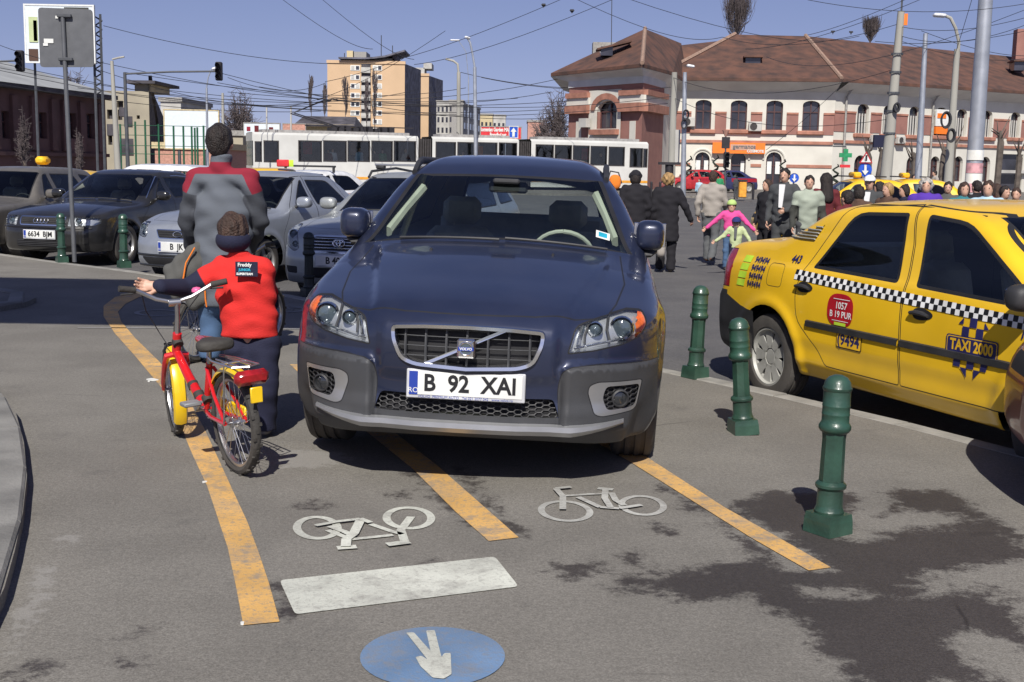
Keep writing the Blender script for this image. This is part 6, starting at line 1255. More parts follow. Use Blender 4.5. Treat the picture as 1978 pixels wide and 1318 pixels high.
# right part, turned a little away
SR = thing('station_building', 'long receding right-hand half of the white and brick building behind the poles', 'building', PR.A, PR.rot)
wr_ = [(1656, 201, 1678, 258), (1706, 204, 1723, 259), (1756, 206, 1776, 261), (1806, 208, 1829, 262), (1848, 211, 1867, 264), (1898, 214, 1916, 265), (1952, 217, 1970, 266)]; H1 = [PR.rect(*w_) for w_ in wr_]
gr_ = [(1649, 300, 1672, 368), (1750, 302, 1770, 368), (1796, 302, 1814, 362), (1841, 302, 1859, 358), (1893, 303, 1912, 356)]; H2 = [PR.rect(*w_) for w_ in gr_]; H2 = [(a, c, .8 if i > 1 else .1, g) for i, (a, c, e, g) in enumerate(H2)]; HD = [(PR(1932, 330)[0], PR(1975, 330)[0], .1, PR(1950, 298)[1])]
holes_wall(0, PR.L + 6, 0, zE, H1 + H2 + HD, .35).build('wall', MATS['wall_white'], SR)
for h_ in H1: window(SR, *h_, .35, .35, 1, shutter=4)
for h_ in H2: window(SR, *h_, .35, (h_[1] - h_[0]) / 2, 2, sill=False)
MB().box(((HD[0][0] + HD[0][1]) / 2, .4, HD[0][3] / 2), (HD[0][1] - HD[0][0], .1, HD[0][3])).build('gateway', MATS['win_dark'], SR); slab(HD[0][0] - .4, HD[0][1] + .4, HD[0][3] * .5, HD[0][3] * .58, -.4, .05).build('gateway_canopy', MATS['concrete_pale'], SR)
za, zb_ = PR(1740, 224)[1], PR(1740, 259)[1]; xs = [0] + [v for h_ in H1 for v in (h_[0] - .2, h_[1] + .2)] + [PR.L + 6]
for i in range(0, len(xs), 2):
    slab(xs[i], xs[i + 1], zb_, za, -.05, .01).build('brick_band', MATS['wall_brick'], SR); slab(xs[i], xs[i + 1], za, za + .14, -.11, .01).build('brick_moulding', MATS['brick_trim'], SR)
zl = PR(1740, 278)[1]; slab(0, PR.L + 6, zl - .1, zl + .12, -.14, .01).build('string_course', MATS['brick_trim'], SR)
for h_ in H1: slab(h_[0] - .3, h_[1] + .3, 7.2, 7.34, -.05, .01).build('frieze_slot', MATS['brick_trim'], SR)
po = PR.rect(1803, 212, 1830, 262); slab(po[0], po[1], po[2] + .7, po[3], -.25, -.12).build('sign_panel', MATS['plate_white'], SR); slab(po[0] + .1, po[1] - .5, po[2] + 1.3, po[3] - .3, -.29, -.255).build('sign_flame', MATS['orange_sign'], SR); slab(po[0], po[1], po[2] + .1, po[2] + .65, -.30, -.12).build('sign_flame', MATS['orange_sign'], SR)
for px, py in ((1683, 268), (1733, 271)): u, z = PR(px, py); aircon(SR, u, z, .8)
for px in (1629, 1797): downpipe(SR, PR(px, 250)[0], 0, zE)
# front-left wing
WC = [AT(1096, 330, 86.8), AT(1237, 330, 80.2), AT(1278, 330, 85.5)]; back = Vector((.1, 1, 0)).normalized() * 14
W0, W1, W2 = [Vector((p[0], p[1], 0)) for p in WC]; W3 = Vector((PM.A.x + 1, 92.5, 0)); W4 = W0 + Vector((1.5, 16, 0))
SW = thing('station_wing', 'brick corner wing of the station with a steep hipped roof, behind the tram', 'building', (0, 0, 0))
PA = Plane(1096, 86.8, 1237, 80.2); PB = Plane(1237, 80.2, 1278, 85.5)
def wing_part(P_, name, mb, m): o = mb.build(name, MATS[m], SW); o.location = P_.A; o.rotation_euler = (0, 0, P_.rot); return o
hw_ = PA.rect(1153, 195, 1193, 249); zW = 8.0; zs_ = PA(1170, 180)[1]
wing_part(PA, 'wall', holes_wall(0, PA.L, 0, zW, [hw_], .4), 'wall_brick'); wing_part(PB, 'wall', holes_wall(0, PB.L, 0, zW, [], .4), 'wall_brick'); wing_part(PA, 'upper_wall', slab(-.05, PA.L + .05, zs_ + .5, zW, -.06, .0), 'eave_white'); wing_part(PB, 'upper_wall', slab(-.05, PB.L + .05, zs_ + .5, zW, -.06, .0), 'eave_white')
e_ = bpy.data.objects.new('window_bay', None); wb_ = window(SW, *hw_, .4, .7, 2, wallm='wall_white', sill=False); wb_.location = PA.A; wb_.rotation_euler = (0, 0, PA.rot)
x0, x1 = PA(1139, 220)[0], PA(1201, 220)[0]
b = holes_wall(x0, x1, PA(1170, 300)[1], zs_ + .2, [hw_], .15, y=-.08); wing_part(PA, 'white_surround', b, 'wall_white'); n = 10; m_ = (hw_[0] + hw_[1]) / 2; r_ = (hw_[1] - hw_[0]) / 2 + .1
b = MB(); [b.add([(m_ + (r_ + dr) * math.cos(t), -.16, hw_[3] - .65 + (.75 + dr * .9) * math.sin(t)) for t in (math.pi * k / n, math.pi * (k + 1) / n) for dr in (0, .45)], [(0, 1, 3, 2)]) for k in range(n)]; wing_part(PA, 'brick_arch', b, 'brick_trim')
for a, c in ((0, x0), (x1, PA.L)):
    wing_part(PA, 'cornice', slab(a, c + .1, zs_ - .25, zs_ + .1, -.35, 0), 'brick_trim'); wing_part(PA, 'cornice', slab(a, c + .1, zs_ - .75, zs_ - .25, -.22, 0), 'wall_white'); wing_part(PA, 'cornice', slab(a, c + .1, zs_ - 1.3, zs_ - .75, -.38, 0), 'brick_trim')
wing_part(PB, 'cornice', slab(0, PB.L, zs_ - .25, zs_ + .1, -.35, 0), 'brick_trim'); wing_part(PB, 'cornice', slab(0, PB.L, zs_ - .75, zs_ - .25, -.22, 0), 'wall_white'); wing_part(PB, 'cornice', slab(0, PB.L, zs_ - 1.3, zs_ - .75, -.38, 0), 'brick_trim')
for px in (1118, 1222): u = PA(px, 250)[0]; wing_part(PA, 'white_niche', slab(u - .3, u + .3, 1.5, PA(px, 234)[1], -.03, .0), 'wall_white')
wing_part(PA, 'sill', slab(hw_[0] - .3, hw_[1] + .3, hw_[2] - .4, hw_[2] - .05, -.45, 0), 'brick_trim')
for px, py in ((1138, 238),): u, z = PA(px, py); o = MB().box((0, 0, 0), (.8, .4, .6)).build('air_conditioner', MATS['concrete_pale'], SW); q = PA.A + PA.d * u - PA.n * .4; o.location = (q.x, q.y, z); o.rotation_euler = (0, 0, PA.rot)
MB().add([tuple(W2) , tuple(W3), tuple(W3 + Vector((0, 0, zW))), tuple(W2 + Vector((0, 0, zW)))], [(0, 1, 2, 3)]).build('return_wall', MATS['wall_white'], SW); MB().add([tuple(W4), tuple(W0), tuple(W0 + Vector((0, 0, zW))), tuple(W4 + Vector((0, 0, zW)))], [(0, 1, 2, 3)]).build('side_wall', MATS['wall_brick'], SW)
# roofs with overhanging eaves
def roof(parent, eave, top, faces, m='roof_tile', th=.22, name='roof'):
    vs = list(eave) + list(top); n = len(vs); v2 = vs + [(x, y, z - th) for x, y, z in vs]; fs = [tuple(f) for f in faces] + [tuple(i + n for i in f)[::-1] for f in faces]
    k = len(eave); fs += [(i, i + n, (i + 1) % k + n, (i + 1) % k) for i in range(k)]; return MB().add(v2, fs).build(name, MATS[m], parent)
ctr = (W0 + W1 + W2 + W3 + W4) / 5; ov = 1.25
def outp(p, k=ov): d = (p - ctr); d.z = 0; return p + d.normalized() * k
ez = zW - .05; Ew = [(*AT(1064, 144, 88)[:2], ez), (*AT(1240, 131, 78.6)[:2], ez), (*AT(1300, 139, 85)[:2], ez), (outp(W3).x, outp(W3).y, ez), (outp(W4).x - 1, outp(W4).y, ez)]
ap = AT(1246, 56, 88.5); ap2 = AT(1316, 84, 97); roof(SW, Ew, [ap, ap2, (ap[0] - 2.5, 98, ap[2] - .6)], [(0, 1, 5), (1, 2, 5), (2, 6, 5), (2, 3, 6), (3, 4, 7, 6), (4, 0, 5, 7), (5, 6, 7)])
sof = MB(); wt = [W0, W1, W2, W3, W4]; [sof.add([Ew[i][:2] + (ez - .24,), Ew[(i + 1) % 5][:2] + (ez - .24,), (wt[(i + 1) % 5].x, wt[(i + 1) % 5].y, ez - .7), (wt[i].x, wt[i].y, ez - .7)], [(0, 1, 2, 3)]) for i in range(5)]; sof.build('soffit', MATS['eave_white'], SW)
MB().tube([Vector(Ew[1]) + Vector((0, 0, .05)), Vector(ap) + Vector((0, 0, .05))], .14, 6).build('ridge_tiles', MATS['roof_ridge'], SW)
c0 = AT(1166, 100, 89); MB().box((c0[0], c0[1], c0[2] - .6), (1.6, 1.2, 2.4)).build('chimney', MATS['stone_grey'], SW); d0 = AT(1172, 99, 84.5); MB().box((d0[0], d0[1] + .5, d0[2]), (.8, 1.2, .6)).build('dormer', MATS['win_dark'], SW); MB().box((d0[0] + .5, d0[1] + .5, d0[2] + .4), (2.4, 1.6, .12), M=Matrix.Rotation(-.25, 4, 'Y')).build('dormer_roof', MATS['roof_tile'], SW)
def W(P_, u, y, z): q = P_.A + P_.d * u + P_.n * y; return (q.x, q.y, z)
e0, e1, e2 = W(PM, -.6, -1.25, ez + .02), W(PM, PM.L + .2, -1.25, ez + .02), W(PR, PR.L + 6, -1.25, ez + .02); r0 = AT(1420, 67, 99.5); r1 = AT(1556, 70, 98.5); r2 = AT(1990, 113, 112)
MR = thing('station_roof', 'long brown-red tiled roof over the white station building', 'roof') if False else SB
inv = SB.matrix_basis.inverted()
def local(p): return tuple(inv @ Vector(p))
bk = W(PM, 2, 16, ez); bk2 = W(PM, PM.L, 16, ez); bk3 = W(PR, PR.L + 6, 16, ez)
roof(SB, [local(p) for p in (e0, e1, e2, bk3, bk2, bk)], [local(p) for p in (r0, r1, r2)], [(0, 1, 7, 6), (1, 2, 8, 7), (2, 3, 8), (3, 4, 7, 8), (4, 5, 6, 7), (5, 0, 6)])
s_ = MB(); s_.add([local(p) for p in (W(PM, -.6, -1.25, ez - .22), W(PM, PM.L + .2, -1.25, ez - .22), W(PM, PM.L, 0, ez - .85), W(PM, 0, 0, ez - .85))], [(0, 1, 2, 3)]); s_.add([local(p) for p in (W(PR, 0, -1.25, ez - .22), W(PR, PR.L + 6, -1.25, ez - .22), W(PR, PR.L + 6, 0, ez - .85), W(PR, 0, 0, ez - .85))], [(0, 1, 2, 3)]); s_.build('soffit', MATS['eave_white'], SB)
for a, c in ((e0, r0), (e1, r1)): MB().tube([local(Vector(a) + Vector((0, 0, .06))), local(Vector(c) + Vector((0, 0, .06)))], .15, 6).build('ridge_tiles', MATS['roof_ridge'], SB)
for px, py, Yd in ((1457, 121, 92.6), (1975, 128, 103)): d = AT(px, py, Yd); MB().box(local((d[0], d[1] + .8, d[2])), (1.1, 1.6, .7)).build('dormer', MATS['win_dark'], SB); MB().box(local((d[0], d[1] + .7, d[2] + .42)), (1.4, 2.0, .12)).build('dormer_roof', MATS['roof_tile'], SB)
c = AT(1975, 85, 108); MB().box(local((c[0], c[1], c[2] - 1)), (1.3, 1.3, 4.4)).build('chimney', MATS['wall_brick'], SB)
p = AT(1372, 92, 101); RB = MB(); q0, q1, q2, q3 = AT(1312, 88, 100), AT(1400, 78, 108), AT(1425, 110, 100), AT(1305, 120, 99); RB.add([q0, q1, q2, q3, (q0[0], q0[1] + 6, q0[2]), (q1[0], q1[1] + 6, q1[2])], [(0, 1, 2, 3), (0, 4, 5, 1)]).build('rear_roof', MATS['roof_tile'], SW)
# ---------------- tram
PT = Plane(489, 68.0, 1252, 76.5, z=-.12); TR = thing('tram', 'long white articulated tram with dark windows and an orange stripe crossing the square', 'tram', PT.A, PT.rot); zt = PT(560, 262)[1] + .02; zs0, zs1 = PT(700, 347)[1], PT(700, 342)[1]; wd_ = 2.4
secs = [(489, 808, [(493, 274, 505, 312), (510, 272.5, 538, 313), (577, 272.5, 621, 312), (625, 272.5, 669, 312), (672, 272.8, 714, 312), (718, 273, 758, 312), (761, 273.3, 803, 312)]), (835, 1002, [(842, 275, 880, 313), (884, 275.5, 920, 313), (924, 276, 960, 314), (964, 276.5, 998, 315)]), (1026, 1252, [(1035, 280, 1069, 302 + 13), (1072, 281, 1104, 316), (1107, 282, 1138, 318), (1141, 283, 1172, 319), (1176, 284.5, 1206, 320.5), (1217, 287, 1241, 323), (1243, 288, 1250, 323)])]
for si, (a, c, ws) in enumerate(secs):
    u0, u1 = PT(a, 300)[0], PT(c, 300)[0]; hs = [PT.rect(*w_) for w_ in ws]; zw0 = min(h_[2] for h_ in hs); zw1 = max(h_[3] for h_ in hs); hs = [(h_[0], h_[1], 1.62 if False else h_[2], h_[3]) for h_ in hs]
    b = holes_wall(u0, u1, .30, zt, hs, .10); rr = .22
    b.add([(u0, 0, zt), (u1, 0, zt), (u1, rr, zt + .13), (u0, rr, zt + .13), (u1, wd_ - rr, zt + .13), (u0, wd_ - rr, zt + .13), (u1, wd_, zt), (u0, wd_, zt), (u1, wd_, .3), (u0, wd_, .3)], [(0, 1, 2, 3), (3, 2, 4, 5), (5, 4, 6, 7), (7, 6, 8, 9)]); 
    if si == 2: b.add([(u1, 0, .3), (u1, wd_, .3), (u1, wd_, zt), (u1, 0, zt)], [(0, 1, 2, 3)])
    bd = b.build('car_body', MATS['tram_white'], TR); slab(u0 + .1, u1 - .1, .32, 3.0 if False else zt - .1, wd_ - .16, wd_ - .1).build('inner_wall', MATS['bellows'], TR); slab(u0 + .05, u1 - .05, .32, .95, .12, wd_ - .1).build('floor', MATS['bellows'], TR)
    slab(u0, u1, zs0, zs1, -.012, .002).build('orange_stripe', MATS['stripe_orange'], TR); slab(u0 + .3, u1 - .3, .02, .29, .15, wd_ - .15).build('underframe', MATS['signal_dark'], TR)
    for h_ in hs:
        w_ = MB().box(((h_[0] + h_[1]) / 2, .07, (h_[2] + h_[3]) / 2), (h_[1] - h_[0], .02, h_[3] - h_[2])).build('window', MATS['car_glass'], TR); fr_ = MB(); t_ = .055
        for (x_, z_, w2, h2) in (((h_[0] + h_[1]) / 2, h_[2], h_[1] - h_[0] + t_, t_), ((h_[0] + h_[1]) / 2, h_[3], h_[1] - h_[0] + t_, t_), (h_[0], (h_[2] + h_[3]) / 2, t_, h_[3] - h_[2]), (h_[1], (h_[2] + h_[3]) / 2, t_, h_[3] - h_[2])): fr_.box((x_, -.002, z_), (w2, .02, h2))
        fr_.build('window_seal', MATS['bellows'], w_)
    slab(u0 + .6, u1 - .4, zt + .131, zt + .30, .5, 1.9).build('roof_deck', MATS['tram_grey'], TR)
for a, c in ((808, 835), (1002, 1026)):
    u0, u1 = PT(a, 300)[0], PT(c, 300)[0]
    for k in range(6): slab(u0 + (u1 - u0) * k / 6, u0 + (u1 - u0) * (k + .6) / 6, .35, zt - .02, .06, wd_ - .1).build('bellows', MATS['bellows'], TR)
u0 = PT(489, 300)[0]; slab(u0 - .04, u0, .3, 1.3, 0, wd_).build('cab_front', MATS['tram_white'], TR); slab(u0 - .03, u0 - .005, 1.3, zt - .35, .1, wd_ - .1).build('cab_windscreen', MATS['win_dark'], TR); slab(u0 - .04, u0, zt - .35, zt + .1, 0, wd_).build('cab_header', MATS['tram_white'], TR)
b = MB(); ua, ub, uc = PT(690, 250)[0], PT(640, 210)[0], PT(572, 228)[0]; zz_ = zt + .5
for y_ in (.7, 1.7): b.tube([(ua, y_, zt + .3), (uc, y_, zt + 1.25), (PT(636, 208)[0], 1.2 + (y_ - 1.2) * .4, zt + 2.05)], .04, 5)
b.tube([(ub - .4, .5, zt + 2.1), (ub - .4, 1.9, zt + 2.1)], .05, 5); b.tube([(ub + .1, .5, zt + 2.05), (ub + .1, 1.9, zt + 2.05)], .05, 5)
for k in range(9): b.box((PT(650 + 14 * k, 250)[0], 1.2, zt + .42), (.3, 1.3, .2 + .1 * (k % 3)))
b.box((PT(705, 245)[0], 1.2, zt + .6), (6.4, .06, .06)); b.build('pantograph', MATS['signal_dark'], TR)
for k, (px, col) in enumerate(((640, 'maroon'), (648, 'white'), (700, 'lightblue'), (730, 'khaki'), (745, 'green'), (790, 'taupe'), (585, 'brown'), (902, 'taupe'), (1170, 'black'))):
    u = PT(px, 300)[0]; q = PT.A + PT.d * u + PT.n * .75
    person(['passenger in maroon beside the second tram side window', 'passenger in a white top just right of the one in maroon in the tram', 'passenger in light blue seated behind a tram window', 'passenger in khaki standing in the fourth tram window', 'passenger in a green top inside the tram', 'passenger in pale beige at the last window of the first tram car', 'passenger in brown behind the first wide tram window', 'passenger in beige inside the middle tram car', 'passenger in black inside the rear tram car'][k], (q.x, q.y, .62), rad(160 + 30 * (k % 3)), 1.55 + .05 * (k % 3), top=col, h=.05, pants=False, hands=False, group='passengers inside the tram', hair=['hair_dark', 'hair_brown', 'hair_gold'][k % 3])
for px, w2, m_ in ((603, 12, 'red_board'), (697, 6, 'skin'), (941, 14, 'orange_sign'), (1155, 12, 'red_board')):
    u = PT(px, 285)[0]; slab(u - .1, u + w2 / 28, 2.0, 2.7, wd_ - .2, wd_ - .17).build('inside_notice', MATS[m_], TR)
# ---------------- apartment towers
def tower(name, label, x0, x1, x2, y0, Y, rows, m1, m2, cols):
    P_ = Plane(x0, Y, x1, Y); t = thing(name, label, 'apartment block', P_.A, P_.rot); zt = P_((x0 + x1) / 2, y0)[1]; sd = (x2 - x1) / FPX * Y
    d_ = 24.0; b = MB(); b.add([(0, 0, 0), (P_.L, 0, 0), (P_.L, 0, zt), (0, 0, zt), (0, d_, 0), (0, d_, zt)], [(0, 1, 2, 3), (0, 3, 5, 4)]); b.build('wall', MATS[m1], t)
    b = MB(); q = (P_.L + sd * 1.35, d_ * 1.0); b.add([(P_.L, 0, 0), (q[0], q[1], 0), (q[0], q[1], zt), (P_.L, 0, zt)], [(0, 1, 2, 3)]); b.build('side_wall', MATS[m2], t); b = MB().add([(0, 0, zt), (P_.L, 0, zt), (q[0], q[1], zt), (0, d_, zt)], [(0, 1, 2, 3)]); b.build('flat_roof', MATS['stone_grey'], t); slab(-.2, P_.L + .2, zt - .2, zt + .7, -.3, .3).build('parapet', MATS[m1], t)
    for ry in rows:
        for kind, cx0, cx1 in cols:
            u0, u1, z0_, z1_ = P_.rect(cx0, ry - 5.5, cx1, ry + 4.5)
            if kind == 'w':
                w_ = slab(u0, u1, z0_, z1_, -.15, .05).build('window', MATS['plate_white'], t)
                for k in (0, 1): w2 = (u1 - u0) / 2; slab(u0 + w2 * k + .25, u0 + w2 * (k + 1) - .2, z0_ + .25, z1_ - .2, -.22, -.14).build('pane', MATS['win_dark'] if (k + int(ry)) % 3 else MATS['concrete_pale'], w_)
            else:
                w_ = slab(u0, u1, z0_ + .2, z1_ + .4, -.1, .06).build('balcony', MATS['ruin_dark'], t); slab(u0, u1, z0_ - .5, z0_ + .9, -.9, -.7).build('balustrade', MATS['concrete_pale'], w_); slab(u0, u1, z0_ - .75, z0_ - .45, -.9, 0).build('balcony_slab', MATS['concrete_pale'], w_)
    return t, P_, zt
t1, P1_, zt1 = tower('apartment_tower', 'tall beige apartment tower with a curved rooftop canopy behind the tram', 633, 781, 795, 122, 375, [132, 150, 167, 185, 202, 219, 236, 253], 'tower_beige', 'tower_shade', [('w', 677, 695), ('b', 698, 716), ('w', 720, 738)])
b = MB(); pts = [(655, 111), (680, 111.5), (705, 112), (722, 111), (745, 108), (762, 103), (783, 97)]; top = [P1_(*p) for p in pts]; vs = []
for u, z in top: vs += [(u, -1.5, z), (u, 16, z), (u, 16, z - .5), (u, -1.5, z - .5)]
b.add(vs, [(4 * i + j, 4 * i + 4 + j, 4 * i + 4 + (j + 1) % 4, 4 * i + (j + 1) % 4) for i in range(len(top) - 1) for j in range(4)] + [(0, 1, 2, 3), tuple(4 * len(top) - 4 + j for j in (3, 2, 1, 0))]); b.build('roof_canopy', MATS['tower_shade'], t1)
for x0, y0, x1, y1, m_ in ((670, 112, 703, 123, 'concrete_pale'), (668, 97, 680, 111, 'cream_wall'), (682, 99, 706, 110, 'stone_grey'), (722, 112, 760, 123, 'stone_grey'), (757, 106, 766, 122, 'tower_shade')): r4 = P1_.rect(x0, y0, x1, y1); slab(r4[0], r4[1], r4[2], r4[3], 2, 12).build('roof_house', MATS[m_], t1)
for px, py in ((733, 65), (755, 85), (661, 100)): u, z = P1_(px, py); MB().tube([(u, 5, P1_(px, 112)[1]), (u, 5, z)], .16, 4).build('aerial', MATS['wire'], t1)
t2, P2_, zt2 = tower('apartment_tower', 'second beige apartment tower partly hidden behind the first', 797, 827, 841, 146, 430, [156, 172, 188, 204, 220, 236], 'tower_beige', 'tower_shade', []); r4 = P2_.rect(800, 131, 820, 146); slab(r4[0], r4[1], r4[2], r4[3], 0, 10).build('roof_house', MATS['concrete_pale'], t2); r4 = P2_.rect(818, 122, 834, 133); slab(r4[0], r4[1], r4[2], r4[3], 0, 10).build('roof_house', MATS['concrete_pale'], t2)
def block(name, label, x0, y0, x1, Y, m, depth=14, rows=0, cols=0, group=None, Y1=None, cat='building', roofm=None):
    P_ = Plane(x0, Y, x1, Y1 or Y); t = thing(name, label, cat, P_.A, P_.rot, group); z = P_((x0 + x1) / 2, y0)[1]; MB().box((P_.L / 2, depth / 2, z / 2), (P_.L, depth, z)).build('wall', MATS[m], t); slab(-.2, P_.L + .2, z + .002, z + .5, -.2, depth).build('roof', MATS[roofm or 'stone_grey'], t)
    for i in range(rows):
        for j in range(cols):
            u = P_.L * (j + .5) / cols; zz = z * (i + .6) / (rows + .3); w2 = P_.L / cols * .5; h2 = z / (rows + .3) * .5; slab(u - w2 / 2, u + w2 / 2, zz - h2 / 2, zz + h2 / 2, -.05, .05).build('window', MATS['win_dark'], t)
    return t, P_, z
block('apartment_block', 'pale far block with shaded balconies right of the beige towers', 842, 197, 866, 420, 'concrete_pale', rows=6, cols=3); block('apartment_block', 'grey far block with a white gable next to the rusty lamp post', 866, 196, 893, 400, 'stone_grey', rows=6, cols=4); block('apartment_block', 'long grey slab block receding behind the lamp posts', 893, 207, 926, 330, 'stone_grey', depth=3, Y1=360, rows=5, cols=6); block('apartment_block', 'low pale block left of the red advertising board', 926, 222, 950, 450, 'cream_wall', rows=3, cols=3); block('apartment_block', 'far low cream block above the red advertising board', 950, 224, 975, 470, 'concrete_pale', rows=3, cols=3); block('house', 'small far building between the red board and the bare tree', 1018, 236, 1050, 300, 'pink_wall', rows=1, cols=3)
# house roof behind tram, kiosks
P_ = Plane(566, 150, 686, 150); t = thing('house', 'low house with a dark brown gabled roof behind the tram', 'house', P_.A, 0); zr0, zr1 = P_(620, 240)[1], P_(620, 222)[1]; MB().box((P_.L / 2, 5, zr0 / 2), (P_.L * .94, 9, zr0)).build('wall', MATS['cream_wall'], t); b = MB(); L_ = P_.L; b.add([(0, -.6, zr0 - .3), (L_, -.6, zr0 - .3), (L_ * .93, 5, zr1), (L_ * .07, 5, zr1), (0, 10.6, zr0 - .3), (L_, 10.6, zr0 - .3)], [(0, 1, 2, 3), (3, 2, 5, 4), (0, 3, 4), (1, 5, 2)]).build('roof', MATS['ruin_dark'], t)
# ---------------- left side buildings
PD = Plane(-60, 76, 207, 94); DB = thing('long_building', 'dark maroon single-storey building with a pale sloping roof at the far left', 'building', PD.A, PD.rot); ez_ = PD(100, 181)[1]; hs = [PD.rect(x, 215 + x * .03, x + 15, 268) for x in (4, 76, 133, 168)]; hs = hs + [PD.rect(-40, 212, -22, 268)]
holes_wall(0, PD.L, 0, ez_, hs, .4).build('wall', MATS['maroon_wall'], DB)
for h_ in hs: window(DB, *h_, .4, 0, 2, sill=False)
for px in (-10, 25, 62, 100, 122, 155, 190): u = PD(px, 220)[0]; slab(u - .35, u + .35, 1.9, ez_ - .4, -.22, .0).build('pilaster', MATS['maroon_wall'], DB)
slab(0, PD.L, 1.5, 1.75, -.25, 0).build('plinth_course', MATS['maroon_wall'], DB); slab(-.5, PD.L + .3, ez_, ez_ + .3, -.9, 0).build('eave', MATS['ruin_dark'], DB); b = MB(); b.add([(-1, -.95, ez_ + .3), (PD.L + .4, -.95, ez_ + .3), (PD.L - 3, 7.5, ez_ + 2.9), (-1, 7.5, ez_ + 2.9), (PD.L + .4, 15, ez_ + .3), (-1, 15, ez_ + .3)], [(0, 1, 2, 3), (3, 2, 4, 5), (1, 4, 2)]).build('roof', MATS['roof_pale'], DB); MB().add([(PD.L, 0, 0), (PD.L, 14, 0), (PD.L, 14, ez_), (PD.L, 0, ez_)], [(0, 1, 2, 3)]).build('end_wall', MATS['maroon_wall'], DB)
P_ = Plane(205, 104, 291, 104); RU = thing('ruined_building', 'half-demolished beige building with broken plaster beside the maroon building', 'building', P_.A, 0); z1 = P_(250, 176)[1]; hs = [P_.rect(207, 212, 218, 230), P_.rect(226, 195, 238, 208), P_.rect(228, 212, 236, 232), P_.rect(264, 223, 270, 230), P_.rect(209, 255, 217, 280)]; holes_wall(0, P_.L, 0, z1, hs, .5).build('wall', MATS['ruin_beige'], RU); slab(.1, P_.L - .1, .1, z1 - .1, .5, .6).build('dark_interior', MATS['ruin_dark'], RU)
sd_ = Plane(291, 104, 319, 118); a0 = (sd_.A - P_.A); b = MB(); e3 = a0 + sd_.d * sd_.L; b.add([(a0.x, a0.y, 0), (e3.x, e3.y, 0), (e3.x, e3.y, 5.3), ((a0.x * 2 + e3.x) / 3, (a0.y * 2 + e3.y) / 3, 7.0), (a0.x + .3, a0.y, z1 + 1.3), (a0.x, a0.y, z1 + 1.3)], [(0, 1, 2, 3, 4, 5)]).build('side_wall', MATS['ruin_dark'], RU); r4 = P_.rect(258, 162, 289, 176); slab(r4[0], r4[1], r4[2], r4[3], .3, 6).build('attic_room', MATS['ruin_beige'], RU); slab(r4[0] - .6, r4[1] + .6, r4[3], r4[3] + .25, -.5, 7).build('attic_roof', MATS['ruin_dark'], RU); r4 = P_.rect(236, 235, 252, 290)  # side wall coloured dark to stand for the face in shade
for k, (x0, y0, x1, y1) in enumerate(((230, 208, 246, 225), (240, 225, 256, 245), (234, 268, 258, 300), (207, 240, 222, 262))): r4 = P_.rect(x0, y0, x1, y1); slab(r4[0], r4[1], r4[2], r4[3], -.06, -.01).build('broken_plaster', MATS['ruin_dark'], RU)
block('low_building', 'pink and cream low building under the blank white billboard', 300, 288, 425, 98, 'pink_wall', rows=0, cols=0, roofm='cream_wall'); block('low_building', 'grey flat building behind the head of the man', 400, 262, 470, 120, 'ruin_beige', rows=1, cols=4); block('low_building', 'small building with a dark flat roof above the blank billboard', 313, 197, 352, 140, 'concrete_pale')
def board(name, label, x0, y0, x1, y1, Y, m, legs=2, cat='billboard', fr='stone_grey', z0=0):
    P_ = Plane(x0, Y, x1, Y); a, c, e, g = P_.rect(x0, y0, x1, y1); t = thing(name, label, cat, P_.A, 0); p = slab(a, c, e, g, -.06, .06).build('panel', MATS[m], t); f_ = MB(); w2 = (c - a) * .012 + .04
    for q in ((a - w2, a, e - w2, g + w2), (c, c + w2, e - w2, g + w2), (a, c, g, g + w2), (a, c, e - w2, e)): f_.box(((q[0] + q[1]) / 2, 0, (q[2] + q[3]) / 2), (q[1] - q[0], .18, q[3] - q[2]))
    f_.build('frame', MATS[fr], t)
    for k in range(legs): u = a + (c - a) * (k + .5) / legs; MB().tube([(u, .1, z0), (u, .1, e)], .12, 6).build('leg', MATS['dark_pole'], t)
    return t, P_, (a, c, e, g)
mat('blank_white', (.66, .72, .76), .6, var=.02); board('billboard', 'large blank white billboard in a tan frame left of the man', 319, 214, 422, 287, 92, 'blank_white', fr='cream_wall'); tb, Pb, q = board('billboard', 'tall white billboard behind the back of the square road sign', 51, 12, 181, 120, 66, 'blank_white', legs=0, fr='plate_white')
for x0, y0, x1, y1, m_ in ((57, 33, 74, 82, 'palegreen'), (125, 15, 172, 30, 'olive'), (57, 95, 75, 118, 'brown'), (66, 40, 73, 80, 'darkgrey')): r4 = Pb.rect(x0, y0, x1, y1); slab(r4[0], r4[1], r4[2], r4[3], -.1, -.062).build('printed_image', MATS['cloth_' + m_], tb)
b = MB(); P_ = Pb
for px in (60, 176, 190):
    u = P_(px, 150)[0]; b.tube([(u, .6, -.1), (u, .6, P_(px, 25)[1])], .07, 5)
for k in range(9):
    py = 30 + 17 * k; u0, z0_ = P_(176, py); u1, z1_ = P_(190, py + 8); b.tube([(u0, .6, z0_), (u1, .6, z1_)], .04, 4); b.tube([(u1, .6, z1_), (P_(176, py + 17)[0], .6, P_(176, py + 17)[1])], .04, 4)
b.build('lattice_mast', MATS['dark_pole'], tb)
tb, Pb, q = board('billboard', 'white advertising panel with red flowers left of the tram roof', 472, 239, 540, 262, 100, 'blank_white'); 
for x0, y0, x1, y1, m_ in ((477, 245, 484, 253, 'crimson'), (492, 243, 500, 261, 'maroon'), (520, 246, 528, 261, 'maroon')): r4 = Pb.rect(x0, y0, x1, y1); slab(r4[0], r4[1], r4[2], r4[3], -.1, -.062).build('printed_image', MATS['cloth_' + m_], tb)
board('billboard', 'orange-red advertising panel behind the tram pantograph', 547, 240, 590, 260, 110, 'pink_wall')
